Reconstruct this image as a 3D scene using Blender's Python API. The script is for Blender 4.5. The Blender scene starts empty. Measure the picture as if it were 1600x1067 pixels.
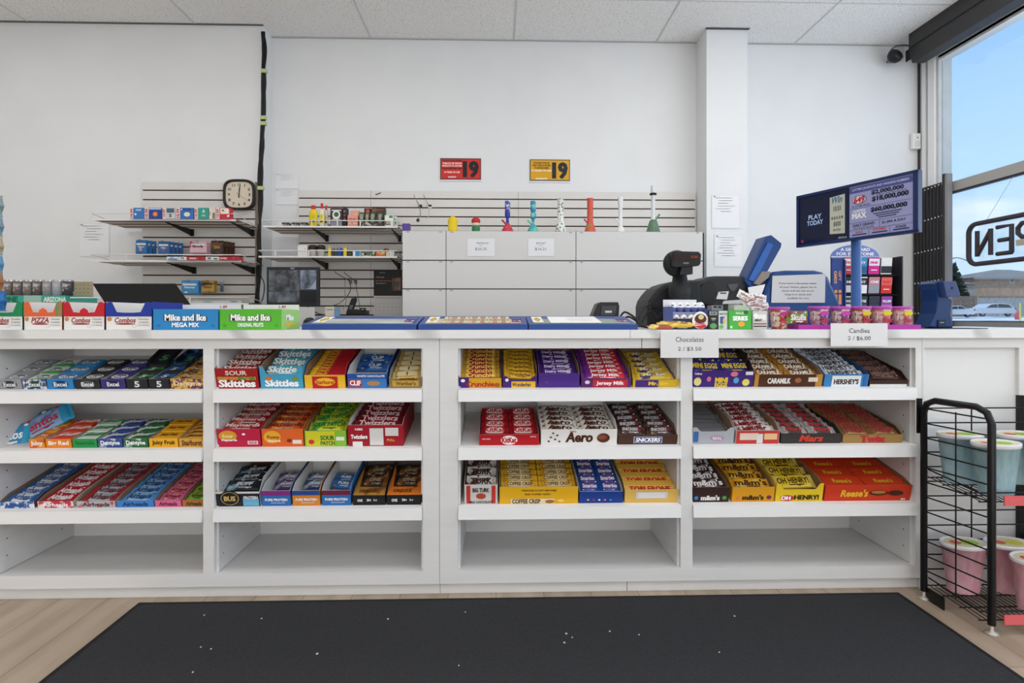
import bpy, bmesh, math, random
from mathutils import Vector, Matrix
random.seed(7)
S = bpy.context.scene
COL = S.collection
# ------------------------------------------------------------------ camera
H = 1.044; F = 900.0; TH = math.atan(25/900.0)
cd = bpy.data.cameras.new('camera'); cam = bpy.data.objects.new('camera', cd); COL.objects.link(cam)
cam.location = (0, 0, H); cam.rotation_euler = (math.pi/2, 0, -TH)
cd.sensor_width = 36; cd.lens = F/1600*36; cd.shift_y = -36.5/1600; cd.clip_end = 500
S.camera = cam
CT, ST = math.cos(TH), math.sin(TH)
def P(px, py, Y):
    """world point at depth Y (metres behind the camera plane, along the room) seen at photo pixel px,py"""
    u = (px-800)/F; v = (497-py)/F
    d = Vector((u*CT+ST, -u*ST+CT, v)); k = Y/d.y
    return Vector((d.x*k, Y, H+v*k))
# ------------------------------------------------------------------ world
S.view_settings.view_transform = 'Standard'; S.view_settings.look = 'None'
S.view_settings.gamma = 1; S.view_settings.use_curve_mapping = False
S.view_settings.exposure = -0.6
W = bpy.data.worlds.new('sky'); S.world = W; W.use_nodes = True
nt = W.node_tree; bg = nt.nodes['Background']
tc = nt.nodes.new('ShaderNodeTexCoord'); sx = nt.nodes.new('ShaderNodeSeparateXYZ')
cr = nt.nodes.new('ShaderNodeValToRGB')
cr.color_ramp.elements[0].position = 0.0; cr.color_ramp.elements[0].color = (.62, .76, .93, 1)
cr.color_ramp.elements[1].position = .6; cr.color_ramp.elements[1].color = (.16, .40, .82, 1)
e = cr.color_ramp.elements.new(.2); e.color = (.44, .66, .93, 1)
mp = nt.nodes.new('ShaderNodeMapping'); mp.inputs['Scale'].default_value = (1, 1, 2.6)
mp.inputs['Location'].default_value = (.25, .1, .06)
nz = nt.nodes.new('ShaderNodeTexNoise'); nz.inputs['Scale'].default_value = 4.2; nz.inputs['Detail'].default_value = 5
r2 = nt.nodes.new('ShaderNodeValToRGB'); r2.color_ramp.elements[0].position = .55; r2.color_ramp.elements[1].position = .75
mx = nt.nodes.new('ShaderNodeMix'); mx.data_type = 'RGBA'; mx.inputs[7].default_value = (.9, .93, .97, 1)
L = nt.links.new
L(tc.outputs['Generated'], sx.inputs[0]); L(sx.outputs['Z'], cr.inputs[0])
L(tc.outputs['Generated'], mp.inputs[0]); L(mp.outputs[0], nz.inputs['Vector']); L(nz.outputs['Fac'], r2.inputs[0])
L(r2.outputs[0], mx.inputs[0]); L(cr.outputs[0], mx.inputs[6]); L(mx.outputs[2], bg.inputs['Color'])
bg.inputs['Strength'].default_value = 1.95
# ------------------------------------------------------------------ lights
def area(name, loc, sx_, sy_, power, rot=(0, 0, 0), col=(1, 1, 1)):
    l = bpy.data.lights.new(name, 'AREA'); l.shape = 'RECTANGLE'; l.size = sx_; l.size_y = sy_; l.energy = power; l.color = col
    o = bpy.data.objects.new(name, l); COL.objects.link(o); o.location = loc; o.rotation_euler = rot
    return o
CEIL = 3.43
TROFF = [(x, y) for x in (-3.6, -1.2, 1.2, 3.0) for y in (-3.6, -1.2, 1.2, 3.3)]
for x, y in TROFF:
    area('ceiling_lamp', (x, y, CEIL-.03), 1.15, .55, 16, col=(1, .985, .96))
area('rear_fill', (0, -4.85, 1.5), 6.5, 2.4, 230, rot=(math.radians(121), 0, 0), col=(1, .995, .985))  # added fill behind the camera, tipped up to brighten ceiling and fronts
area('window_daylight', (3.95, .2, 2.05), 2.1, 6.8, 170, rot=(0, math.radians(122), 0), col=(.97, .985, 1))
sun = bpy.data.lights.new('sun', 'SUN'); sun.energy = 3.2; sun.angle = .02
so = bpy.data.objects.new('sun', sun); COL.objects.link(so); so.rotation_euler = (math.radians(40), 0, math.radians(-60))
# ------------------------------------------------------------------ materials
def lin(h):
    if isinstance(h, str):
        h = h.lstrip('#'); c = [int(h[i:i+2], 16)/255 for i in (0, 2, 4)]
    else: c = h
    return tuple((x/12.92 if x <= .04045 else ((x+.055)/1.055)**2.4) for x in c)+(1,)
MC = {}
def M(c, rough=.5, metal=0, emit=0, alpha=1, trans=0, coat=0):
    k = (c, rough, metal, emit, alpha, trans, coat)
    if k in MC: return MC[k]
    m = bpy.data.materials.new('paint_'+str(c)); m.use_nodes = True
    b = m.node_tree.nodes['Principled BSDF']
    b.inputs['Base Color'].default_value = lin(c); b.inputs['Roughness'].default_value = rough
    b.inputs['Metallic'].default_value = metal; b.inputs['Alpha'].default_value = alpha
    b.inputs['Transmission Weight'].default_value = trans; b.inputs['Coat Weight'].default_value = coat
    b.inputs['Specular IOR Level'].default_value = .3 if not metal else .5
    if emit:
        b.inputs['Emission Color'].default_value = lin(c); b.inputs['Emission Strength'].default_value = emit
    MC[k] = m; return m
def MP(c1, c2, scale=30, thr=.5, rough=.4, kind='noise', soft=.04, bump=0, stretch=(1, 1, 1), c3=None):
    k = ('p', c1, c2, scale, thr, rough, kind, soft, bump, stretch, c3)
    if k in MC: return MC[k]
    m = bpy.data.materials.new('print_'+str(c1)); m.use_nodes = True
    t = m.node_tree; b = t.nodes['Principled BSDF']; b.inputs['Roughness'].default_value = rough
    tc = t.nodes.new('ShaderNodeTexCoord'); mp = t.nodes.new('ShaderNodeMapping'); mp.inputs['Scale'].default_value = stretch
    t.links.new(tc.outputs['Object'], mp.inputs[0])
    if kind == 'voronoi':
        n = t.nodes.new('ShaderNodeTexVoronoi'); n.inputs['Scale'].default_value = scale; out = n.outputs['Distance']
    else:
        n = t.nodes.new('ShaderNodeTexNoise'); n.inputs['Scale'].default_value = scale; n.inputs['Detail'].default_value = 4; out = n.outputs['Fac']
    t.links.new(mp.outputs[0], n.inputs['Vector'])
    r = t.nodes.new('ShaderNodeValToRGB'); r.color_ramp.elements[0].position = max(0, thr-soft); r.color_ramp.elements[1].position = min(1, thr+soft)
    r.color_ramp.elements[0].color = lin(c2); r.color_ramp.elements[1].color = lin(c1)
    if c3:
        e = r.color_ramp.elements.new(min(.99, thr+soft+.05)); e.color = lin(c3)
        r.color_ramp.elements[-1].color = lin(c3)
        r.color_ramp.elements[1].color = lin(c1)
    t.links.new(out, r.inputs[0]); t.links.new(r.outputs[0], b.inputs['Base Color'])
    if bump:
        bp = t.nodes.new('ShaderNodeBump'); bp.inputs['Strength'].default_value = bump; bp.inputs['Distance'].default_value = .002
        t.links.new(out, bp.inputs['Height']); t.links.new(bp.outputs[0], b.inputs['Normal'])
    MC[k] = m; return m
def mat(c, **k):
    """a colour string, a material, or a tuple (c1, c2, scale, thr[, kind]) of a printed pattern"""
    if isinstance(c, bpy.types.Material): return c
    if isinstance(c, tuple): return MP(*c[:4], kind=(c[4] if len(c) > 4 else 'noise'), **k)
    return M(c, **k)
# ------------------------------------------------------------------ mesh builder
TX = {}
def text2d(s, bold=.02, shear=0, sp=1.0):
    k = (s, bold, shear, sp)
    if k in TX: return TX[k]
    cu = bpy.data.curves.new('lettering', 'FONT'); cu.body = s; cu.size = 1; cu.offset = bold; cu.shear = shear
    cu.resolution_u = 2; cu.space_line = .9; cu.align_x = 'CENTER'; cu.space_character = sp
    o = bpy.data.objects.new('lettering', cu)
    me = bpy.data.meshes.new_from_object(o)
    vs = [(v.co.x, v.co.y) for v in me.vertices]; fs = [tuple(p.vertices) for p in me.polygons]
    bpy.data.objects.remove(o); bpy.data.curves.remove(cu); bpy.data.meshes.remove(me)
    xs = [v[0] for v in vs] or [0, 1]; ys = [v[1] for v in vs] or [0, 1]
    cx, cy = (min(xs)+max(xs))/2, (min(ys)+max(ys))/2; w = max(xs)-min(xs) or 1; h = max(ys)-min(ys) or 1
    TX[k] = ([((x-cx), (y-cy)) for x, y in vs], fs, w, h); return TX[k]
class MB:
    def __init__(s): s.v = []; s.f = []; s.m = []; s.sm = []; s.mats = []
    def mi(s, m):
        m = mat(m)
        if m not in s.mats: s.mats.append(m)
        return s.mats.index(m)
    def add(s, vs, fs, m, smooth=False):
        b = len(s.v); s.v += [tuple(v) for v in vs]; i = s.mi(m)
        for f in fs: s.f.append(tuple(b+k for k in f)); s.m.append(i); s.sm.append(smooth)
        return s
    def box(s, a, b, m, M4=None):
        (x0, y0, z0), (x1, y1, z1) = a, b
        x0, x1 = sorted((x0, x1)); y0, y1 = sorted((y0, y1)); z0, z1 = sorted((z0, z1))
        vs = [Vector((x, y, z)) for z in (z0, z1) for x, y in ((x0, y0), (x1, y0), (x1, y1), (x0, y1))]
        if M4: vs = [M4 @ v for v in vs]
        return s.add(vs, [(3, 2, 1, 0), (4, 5, 6, 7), (0, 1, 5, 4), (1, 2, 6, 5), (2, 3, 7, 6), (3, 0, 4, 7)], m)
    def rbox(s, a, b, r, m, seg=3):
        """box with rounded vertical (z) and softened top edges"""
        (x0, y0, z0), (x1, y1, z1) = a, b
        r = min(r, (x1-x0)/2*.99, (y1-y0)/2*.99); t = min(r, (z1-z0)/2)*.6
        rings = []
        for z, ins in ((z0, t*.7), (z0+t*.5, .0), (z1-t, 0), (z1-t*.3, t*.3), (z1, t)):
            rg = []
            for cx, cy, a0 in ((x1-r, y1-r, 0), (x0+r, y1-r, 90), (x0+r, y0+r, 180), (x1-r, y0+r, 270)):
                for k in range(seg+1):
                    an = math.radians(a0+90*k/seg); rr = max(r-ins, 1e-5)
                    rg.append(Vector((cx+rr*math.cos(an), cy+rr*math.sin(an), z)))
            rings.append(rg)
        return s.loft(rings, m, smooth=False)
    def loft(s, rings, m, smooth=True, cap=True, closed=True):
        n = len(rings[0]); vs = [v for r in rings for v in r]; fs = []
        for i in range(len(rings)-1):
            for j in range(n if closed else n-1):
                k = (j+1) % n; fs.append((i*n+j, i*n+k, (i+1)*n+k, (i+1)*n+j))
        s.add(vs, fs, m, smooth)
        if cap:
            s.add(rings[0], [tuple(reversed(range(n)))], m); s.add(rings[-1], [tuple(range(n))], m)
        return s
    def lathe(s, prof, m, c=(0, 0, 0), seg=20, sx=1, sy=1, cap=True, smooth=True):
        rings = [[Vector((c[0]+r*sx*math.cos(2*math.pi*k/seg), c[1]+r*sy*math.sin(2*math.pi*k/seg), c[2]+z)) for k in range(seg)] for r, z in prof]
        return s.loft(rings, m, smooth, cap)
    def prism(s, poly, d, m, o=(0, 0, 0), u=(1, 0, 0), v=(0, 0, 1), side=None):
        """polygon in axes u,v extruded by vector d; caps m, sides side"""
        o, u, v, d = Vector(o), Vector(u), Vector(v), Vector(d)
        a = [o+u*x+v*y for x, y in poly]; b = [p+d for p in a]; n = len(poly)
        s.add(a+b, [tuple(reversed(range(n))), tuple(range(n, 2*n))], m)
        s.add(a+b, [(i, (i+1) % n, n+(i+1) % n, n+i) for i in range(n)], side or m)
        return s
    def tube(s, pts, r, m, seg=6, smooth=True, spline=0, closed=False):
        pts = [Vector(p) for p in pts]
        if spline:
            q = []; n = len(pts)
            for i in range(n-1):
                p0, p1, p2, p3 = pts[max(i-1, 0)], pts[i], pts[i+1], pts[min(i+2, n-1)]
                for k in range(spline):
                    t = k/spline
                    q.append(.5*((2*p1)+(p2-p0)*t+(2*p0-5*p1+4*p2-p3)*t*t+(3*p1-p0-3*p2+p3)*t**3))
            pts = q+[pts[-1]]
        rings = []; up = None
        for i, p in enumerate(pts):
            d = (pts[min(i+1, len(pts)-1)]-pts[max(i-1, 0)]).normalized()
            if up is None: up = Vector((0, 0, 1)) if abs(d.z) < .9 else Vector((1, 0, 0))
            x = d.cross(up).normalized(); y = x.cross(d).normalized(); up = y
            rings.append([p+(x*math.cos(2*math.pi*k/seg)+y*math.sin(2*math.pi*k/seg))*r for k in range(seg)])
        return s.loft(rings, m, smooth)
    def text(s, st, c, w, h, m, u=(1, 0, 0), v=(0, 0, 1), bold=.02, shear=0, fit=False, sp=1.0):
        """lettering centred at c, at most w wide and h high (fit: exactly)"""
        extra = max(0, bold-.03); vs, fs, tw, th = text2d(st, min(bold, .03), shear, sp)
        kx, ky = w/tw, h/th
        if not fit:
            ky = min(ky, kx*1.6); kx = min(kx, ky*1.3)
        c, u, v = Vector(c), Vector(u), Vector(v)
        for dx in ((-extra, extra) if extra else (0,)): s.add([c+u*(x+dx)*kx+v*y*ky+u.cross(v)*(dx*.002) for x, y in vs], fs, m)
        return s
    def oval(s, c, w, h, m, u=(1, 0, 0), v=(0, 0, 1), seg=18, pw=1):
        c, u, v = Vector(c), Vector(u), Vector(v); pt = []
        for k in range(seg):
            a = 2*math.pi*k/seg; ca, sa = math.cos(a), math.sin(a)
            pt.append(c+u*(w/2*math.copysign(abs(ca)**pw, ca))+v*(h/2*math.copysign(abs(sa)**pw, sa)))
        return s.add(pt, [tuple(range(seg))], m)
    def rect(s, c, w, h, m, u=(1, 0, 0), v=(0, 0, 1)):
        c, u, v = Vector(c), Vector(u), Vector(v)
        return s.add([c-u*w/2-v*h/2, c+u*w/2-v*h/2, c+u*w/2+v*h/2, c-u*w/2+v*h/2], [(0, 1, 2, 3)], m)
    def mesh(s, name):
        me = bpy.data.meshes.new(name); me.from_pydata(s.v, [], s.f)
        for m in s.mats: me.materials.append(m)
        me.polygons.foreach_set('material_index', s.m); me.polygons.foreach_set('use_smooth', s.sm); me.update()
        return me
    def build(s, name, parent=None, loc=None, rot=None, mtx=None):
        o = bpy.data.objects.new(name, s.mesh(name)); COL.objects.link(o)
        if parent: o.parent = parent
        if loc is not None: o.location = loc
        if rot: o.rotation_euler = rot
        if mtx: o.matrix_basis = mtx
        return o
LABELS = {}
def tag(o, label, cat, group=None):
    n = len(label.split()); assert 4 <= n <= 16, label
    if label in LABELS: print('DUP LABEL', label)
    LABELS[label] = 1
    o['label'] = label; o['category'] = cat
    if group: o['group'] = group
    return o
def thing(name, label, cat, loc=(0, 0, 0), rot=(0, 0, 0), group=None, mtx=None):
    o = bpy.data.objects.new(name, None); COL.objects.link(o); o.location = loc; o.rotation_euler = rot
    o.empty_display_size = .05
    if mtx: o.matrix_basis = mtx
    return tag(o, label, cat, group)
def struct(name, mb):
    o = mb.build(name); o['kind'] = 'structure'; return o
def place(name, me, mtx, label, cat, group=None):
    o = bpy.data.objects.new(name, me); COL.objects.link(o); o.matrix_basis = mtx
    return tag(o, label, cat, group)
T_ = Matrix.Translation
def R_(a, ax): return Matrix.Rotation(a, 4, ax)
ORD = ['first', 'second', 'third', 'fourth', 'fifth', 'sixth', 'seventh', 'eighth', 'ninth', 'tenth', 'eleventh', 'twelfth']
WHITE = M('#e9e9e8', .45); WALLW = MP('#e6e7e8', '#e2e3e4', 3, .5, rough=.75, soft=.2)
BLACK = M('#16171a', .4); STEEL = M('#b9babd', .3, 1)
# ================================================================== ROOM
YW, YL = 4.95, 4.75
XR = P(1437, 400, YW).x; XS = P(410, 200, YL).x; XL = -5.2; YB = -5.0
# floor: light oak planks
def plank_mat():
    m = bpy.data.materials.new('oak_planks'); m.use_nodes = True; t = m.node_tree; b = t.nodes['Principled BSDF']
    tc = t.nodes.new('ShaderNodeTexCoord'); br = t.nodes.new('ShaderNodeTexBrick')
    mp = t.nodes.new('ShaderNodeMapping'); mp.inputs['Rotation'].default_value = (0, 0, math.pi/2)
    br.inputs['Scale'].default_value = 1; br.inputs['Brick Width'].default_value = 1.2; br.inputs['Row Height'].default_value = .18
    br.inputs['Mortar Size'].default_value = .0015; br.inputs['Color1'].default_value = lin('#bfad99'); br.inputs['Color2'].default_value = lin('#b09e8a')
    br.inputs['Mortar'].default_value = lin('#8d7a66'); br.offset = .4
    n = t.nodes.new('ShaderNodeTexNoise'); n.inputs['Scale'].default_value = 3; n.inputs['Detail'].default_value = 8
    m2 = t.nodes.new('ShaderNodeMapping'); m2.inputs['Scale'].default_value = (5, .6, 1)
    mx = t.nodes.new('ShaderNodeMix'); mx.data_type = 'RGBA'; mx.blend_type = 'MULTIPLY'; mx.inputs[0].default_value = .55
    rr = t.nodes.new('ShaderNodeValToRGB'); rr.color_ramp.elements[0].position = .35; rr.color_ramp.elements[0].color = (.62, .55, .48, 1)
    rr.color_ramp.elements[1].position = .6; rr.color_ramp.elements[1].color = (1, 1, 1, 1)
    L = t.links.new
    L(tc.outputs['Object'], mp.inputs[0]); L(mp.outputs[0], br.inputs['Vector']); L(tc.outputs['Object'], m2.inputs[0]); L(m2.outputs[0], n.inputs['Vector'])
    L(n.outputs['Fac'], rr.inputs[0]); L(br.outputs['Color'], mx.inputs[6]); L(rr.outputs[0], mx.inputs[7]); L(mx.outputs[2], b.inputs['Base Color'])
    b.inputs['Roughness'].default_value = .45; return m
struct('floor', MB().box((XL, YB, -.1), (XR, YW, 0), plank_mat()))
TILE = MP('#f3f3f2', '#bdbdbb', 95, .38, rough=.9, soft=.05)
mb = MB().box((XL, YB, CEIL), (XR+.3, YW+.1, CEIL+.08), TILE); struct('ceiling', mb)
TB = M('#cfcfcf', .5)
k = 0
for px in (-170, 60, 325, 580, 803, 1025, 1240, 1455):
    x = P(px if px != 60 else 75, 60, YW).x
    struct('trim_%d' % (k+1), MB().box((x-.006, YB, CEIL-.004), (x+.006, YW if px > 400 else YL, CEIL+.001), TB)); k += 1
y = 4.95-.66
while y > YB:
    struct('trim_%d' % (k+1), MB().box((XL, y-.006, CEIL-.003), (XR, y+.006, CEIL+.001), TB)); k += 1; y -= 1.22
# walls
struct('wall_back', MB().box((XS, YW, 0), (XR+.12, YW+.1, CEIL), WALLW))
struct('wall_left_section', MB().box((XL, YL, 0), (XS, YW+.1, CEIL), WALLW)).name = 'wall_alcove'
xc0, xc1 = P(1104, 200, 4.70).x, P(1168, 200, 4.70).x
struct('wall_column', MB().box((xc0, 4.70, 0), (xc1, YW, CEIL), WALLW))
struct('wall_left', MB().box((XL-.1, YB, 0), (XL, YL+.2, CEIL), WALLW))
struct('wall_front', MB().box((XL, YB-.1, 0), (XR+.1, YB, CEIL), WALLW))
# angle trim where ceiling meets wall, its shadow put into the dark greys
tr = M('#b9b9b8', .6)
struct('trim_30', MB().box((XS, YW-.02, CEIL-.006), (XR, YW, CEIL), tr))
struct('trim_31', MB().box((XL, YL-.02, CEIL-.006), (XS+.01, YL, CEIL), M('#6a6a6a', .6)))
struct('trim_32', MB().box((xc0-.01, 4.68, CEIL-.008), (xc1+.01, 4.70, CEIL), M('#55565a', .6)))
# right wall with the shop window
def yat(px): return (XR)/(P(px, 400, 1).x)       # depth where the window plane passes this column
SILL = 1.015; GT = P(1490, 81, 4.62).z; YG = 4.735
wr = MB()
wr.box((XR, -3.5, 0), (XR+.12, YG, SILL-.07), WALLW); wr.box((XR, -3.5, GT), (XR+.12, YG, CEIL), WALLW)
wr.box((XR, YB, 0), (XR+.12, -3.5, CEIL), WALLW)
struct('wall_right', wr)
struct('wall_pier', MB().box((XR+.0, YG, 0), (XR+.115, yat(1463), CEIL), MP('#d6d5d2', '#c6c5c2', 8, .5, rough=.9, soft=.2)))
wf = MB(); g = M('#b8b9ba', .4); wt = M('#eeeeee', .4)
wf.box((XR-.01, yat(1443.5), 0), (XR+.12, YW, CEIL), g); wf.box((XR-.02, yat(1449.5), 0), (XR+.1, yat(1443.5), CEIL), wt)
wf.box((XR+.01, yat(1453), 0), (XR+.1, yat(1449.5), CEIL), M('#26262a', .6)); wf.box((XR-.02, yat(1463), 0), (XR+.1, yat(1453), CEIL), wt)
wf.box((XR-.02, yat(1439.5), 1.9), (XR-.01, YW, CEIL), M('#3a3a3c', .5))
struct('trim_33', wf)
alu = M('#a9a6a2', .45)
w1 = MB(); 
tz1, tz0 = P(1490, 285, yat(1490)).z, P(1490, 300, yat(1490)).z
w1.box((XR-.03, -3.5, tz0), (XR+.06, YG+.1, tz1), alu); w1.box((XR-.032, -3.5, tz0-.012), (XR+.0, YG+.1, tz0), M('#2b2a2a', .6))
w1.box((XR-.02, -3.5, SILL-.075), (XR+.10, YG, SILL), M('#8d8d8d', .5)); w1.box((XR-.02, -3.5, SILL), (XR+.02, YG, SILL+.008), M('#4a4a4c', .5))
w1.box((XR, -3.5, GT-.02), (XR+.08, YG, GT+.02), M('#e6e6e4', .5))
for yy in (1.9, -.6, -3.45): w1.box((XR-.02, yy, SILL), (XR+.06, yy+.06, GT), alu)
wn = struct('window_1', w1)
gl = bpy.data.materials.new('clear_glass'); gl.use_nodes = True; t = gl.node_tree; t.nodes.remove(t.nodes['Principled BSDF'])
tr_ = t.nodes.new('ShaderNodeBsdfTransparent'); tr_.inputs[0].default_value = (.96, .98, .98, 1); gs = t.nodes.new('ShaderNodeBsdfGlossy'); gs.inputs['Roughness'].default_value = .02
ms = t.nodes.new('ShaderNodeMixShader')
ms.inputs[0].default_value = .05; t.links.new(tr_.outputs[0], ms.inputs[1]); t.links.new(gs.outputs[0], ms.inputs[2]); t.links.new(ms.outputs[0], t.nodes['Material Output'].inputs[0])
GLASS = gl
gp = MB().box((XR+.03, -3.45, SILL), (XR+.036, YG, GT), gl).build('pane', wn)
# counter wall beneath window in line with frame is the sill
# roller shutter housing
h0 = P(1443.5, 98.7, 4.75); 
hb = MB(); dk = M('#3b3a3a', .5)
hx = h0.x; hz = h0.z
hb.prism([(-.10, .0), (0, 0), (.0, .10), (.0, .20), (-.10, .26), (-.13, .26), (-.13, .1)], (0, -8, 0), dk, o=(hx, 4.75, hz))
hb.box((hx-.135, -3.2, hz+.115), (hx-.128, 4.74, hz+.125), M('#1d1d1e', .5))
hr = thing('shutter_housing', 'dark grey roller shutter housing along the top of the shop window', 'shutter housing', (0, 0, 0))
hb.build('casing', hr)
MB().box((P(1420, 80, 4.9).x, 4.84, P(1420, 93, 4.88).z), (hx-.02, YW-.01, P(1420, 75, 4.88).z), M('#2a2a2b', .5)).build('end_bracket', hr)
# ------------------------------------------------------------------ floor mat
a = P(225, 937, 2.165); 
x0 = P(225, 938, 2.17).x; x1 = P(1395, 920, 2.17).x
MATM = MP('#2d2e32', '#232427', 190, .5, rough=.97, soft=.12, bump=.8)
mm = MB().box((x0+.02, -1.2, .001), (x1-.02, 2.12, .009), MATM)
mt = thing('floor_mat', 'large charcoal carpet mat lying in front of the white counter', 'mat', (0, 0, 0))
mm.build('carpet_pile', mt)
ed = MB()
for q in ((x0, -1.22, x0+.02, 2.14), (x1-.02, -1.22, x1, 2.14), (x0+.02, 2.12, x1-.02, 2.14), (x0+.02, -1.22, x1-.02, -1.2)):
    ed.box((q[0], q[1], .001), (q[2], q[3], .006), M('#1c1c1e', .7))
ed.build('rubber_edge', mt)
for i in range(16):
    px, py = random.uniform(250, 1350), random.uniform(950, 1060); Yp = H*F/(py-497)
    p = P(px, py, Yp*.995); w = random.uniform(.0015, .003)
    MB().box((-w, -w, 0), (w, w, .002), M('#d8d8d6', .8)).build('lint', mt, loc=(p.x, p.y, .0092))
# ------------------------------------------------------------------ counter
YF = 2.18; DEP = .39; ZR = [.777, .559, .336]; ZB = .095; RISE = [.104, .068, .082]
CAB = MP('#e4e3e2', '#dddcdb', 6, .5, rough=.45, soft=.2, stretch=(.4, 1, 4)); DARKLINE = M('#4b4b4d', .7)
def X(px): return P(px, 700, YF).x
def tilt(r): return math.atan2(RISE[r], DEP)
def cabinet(label, bays, xa, xb, group):
    c = thing('display_cabinet', label, 'cabinet', (xa, YF, 0), group=group)
    o = Vector((-xa, -YF, 0))
    T = T_(o)
    def bx(a, b, m=CAB): return MB().box(a, b, m, T)
    bx((xa, YF+DEP, .03), (xb, YF+DEP+.012, .968)).build('back_panel', c)
    ff = bx((xa, YF-.012, .93), (xb, YF+.008, .968)); ff.box((xa, YF-.012, .047), (xb, YF+.008, ZB), CAB, T)
    edges = [xa]+[v for b in bays for v in b]+[xb]
    for i in range(0, len(edges), 2):
        if edges[i+1]-edges[i] > .004: ff.box((edges[i], YF-.012, ZB), (edges[i+1], YF+.008, .93), CAB, T)
    ff.build('face_frame', c)
    k = bx((xa, YF+.012, 0), (xb, YF+.03, .05)); k.build('toe_kick', c)
    bx((xa, YF+.008, ZB-.02), (xb, YF+DEP, ZB-.002)).build('bottom_panel', c)
    for b0, b1 in bays:
        for s, xx in ((1, b0-.008), (-1, b1-.008)):
            pn = bx((xx, YF+.008, ZB), (xx+.016, YF+DEP, .93))
            inx = b0+.0082 if s == 1 else b1-.0082
            for yy in (.035, .31):
                z = .15
                while z < .9:
                    pn.oval((inx-xa, yy+.008, z), .006, .006, M('#2a2a2a', .8), u=(0, s, 0), v=(0, 0, 1), seg=8); z += .032*2
            pn.build('side_panel', c)
        for r in range(3):
            t = tilt(r); z = ZR[r]
            m4 = T_(o+Vector((0, YF, z))) @ R_(t, 'X')
            sh = MB().box((b0+.009, .004, -.016), (b1-.009, (DEP-.004)/math.cos(t), 0), CAB, m4)
            s_ = sh.build('shelf', c)
            lp = MB(); 
            lp.prism([(0, 0), (0, .014), (-.026, .010), (-.030, -.034), (-.020, -.036), (-.010, -.01)], (b1-b0-.003, 0, 0), M('#eeeeee', .4), o=(b0+.0015-xa, .004, z-.011), u=(0, 1, 0), v=(0, 0, 1))
            lp.build('shelf_lip', s_)
    return c
XA = [X(-8), X(320)], [X(337), X(661)]
XB = [X(716), X(1062)], [X(1080), X(1427)]
cabinet('white open shelf cabinet on the left, filled with gum and candy bags', XA, X(-25), X(687), 'shelf cabinets under the counter')
cabinet('white open shelf cabinet on the right, filled with chocolate bars', XB, X(687.6), X(1437), 'shelf cabinets under the counter')
for a_, b_, z0_, z1_, yy in ((1001, 1002, .93, .968, YF-.0125), (980.5, 981.3, 0, .05, YF+.0115)):
    sm_ = MB().box((X(a_)-X(687.6), yy-YF, z0_), (X(b_)-X(687.6), yy-YF+.001, z1_), DARKLINE).build('seam', [o for o in S.objects if o.name == 'display_cabinet.001'][0])
# far-left neighbour is out of frame; blank end section on the right
ec = thing('counter_end_section', 'blank white panelled counter section behind the black wire rack', 'cabinet', (X(1437.6), YF, 0))
xe = X(1437.6); xf = X(1760)
T = T_(Vector((-xe, -YF, 0)))
MB().box((xe, YF+.004, .0), (xf, YF+.022, .968), M('#e6e6e6', .5), T).build('panel', ec)
q = MB(); q.box((xe, YF-.012, .93), (xf, YF+.004, .968), CAB, T)
for s0, s1 in ((1437.6, 1441), (1588, 1603)): q.box((X(s0), YF-.012, 0), (X(s1), YF+.004, .93), CAB, T)
q.build('face_frame', ec)
MB().box((xe, YF+.3, 0), (xf, YF+.312, .968), CAB, T).build('back_panel', ec)
# worktop (marble look) in two pieces with a joint at px 982
def marble():
    m = bpy.data.materials.new('pale_marble'); m.use_nodes = True; t = m.node_tree; b = t.nodes['Principled BSDF']; b.inputs['Roughness'].default_value = .35
    tc = t.nodes.new('ShaderNodeTexCoord'); w = t.nodes.new('ShaderNodeTexWave'); w.inputs['Scale'].default_value = .9; w.inputs['Distortion'].default_value = 9; w.inputs['Detail'].default_value = 4
    r = t.nodes.new('ShaderNodeValToRGB'); r.color_ramp.elements[0].position = .0; r.color_ramp.elements[0].color = lin('#c3c3c3'); r.color_ramp.elements[1].position = .14; r.color_ramp.elements[1].color = lin('#e6e6e5')
    mp = t.nodes.new('ShaderNodeMapping'); mp.inputs['Rotation'].default_value = (0, .6, .4)
    t.links.new(tc.outputs['Object'], mp.inputs[0]); t.links.new(mp.outputs[0], w.inputs['Vector']); t.links.new(w.outputs['Fac'], r.inputs[0]); t.links.new(r.outputs[0], b.inputs['Base Color']); return m
MAR = marble(); ZC = 1.0; xj = X(982)
wtp = tag(MB().box((X(-160), YF-.03, .9682), (xj-.0007, 2.95, ZC), MAR).build('worktop'), 'pale marble worktop on the left of the joint, carrying boxes and lottery trays', 'worktop', 'worktops')
wtq = tag(MB().box((xj+.0007, YF-.03, .9682), (X(1760), 2.95, ZC), MAR).build('worktop'), 'pale marble worktop on the right of the joint, carrying till and candy cups', 'worktop', 'worktops')
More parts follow.
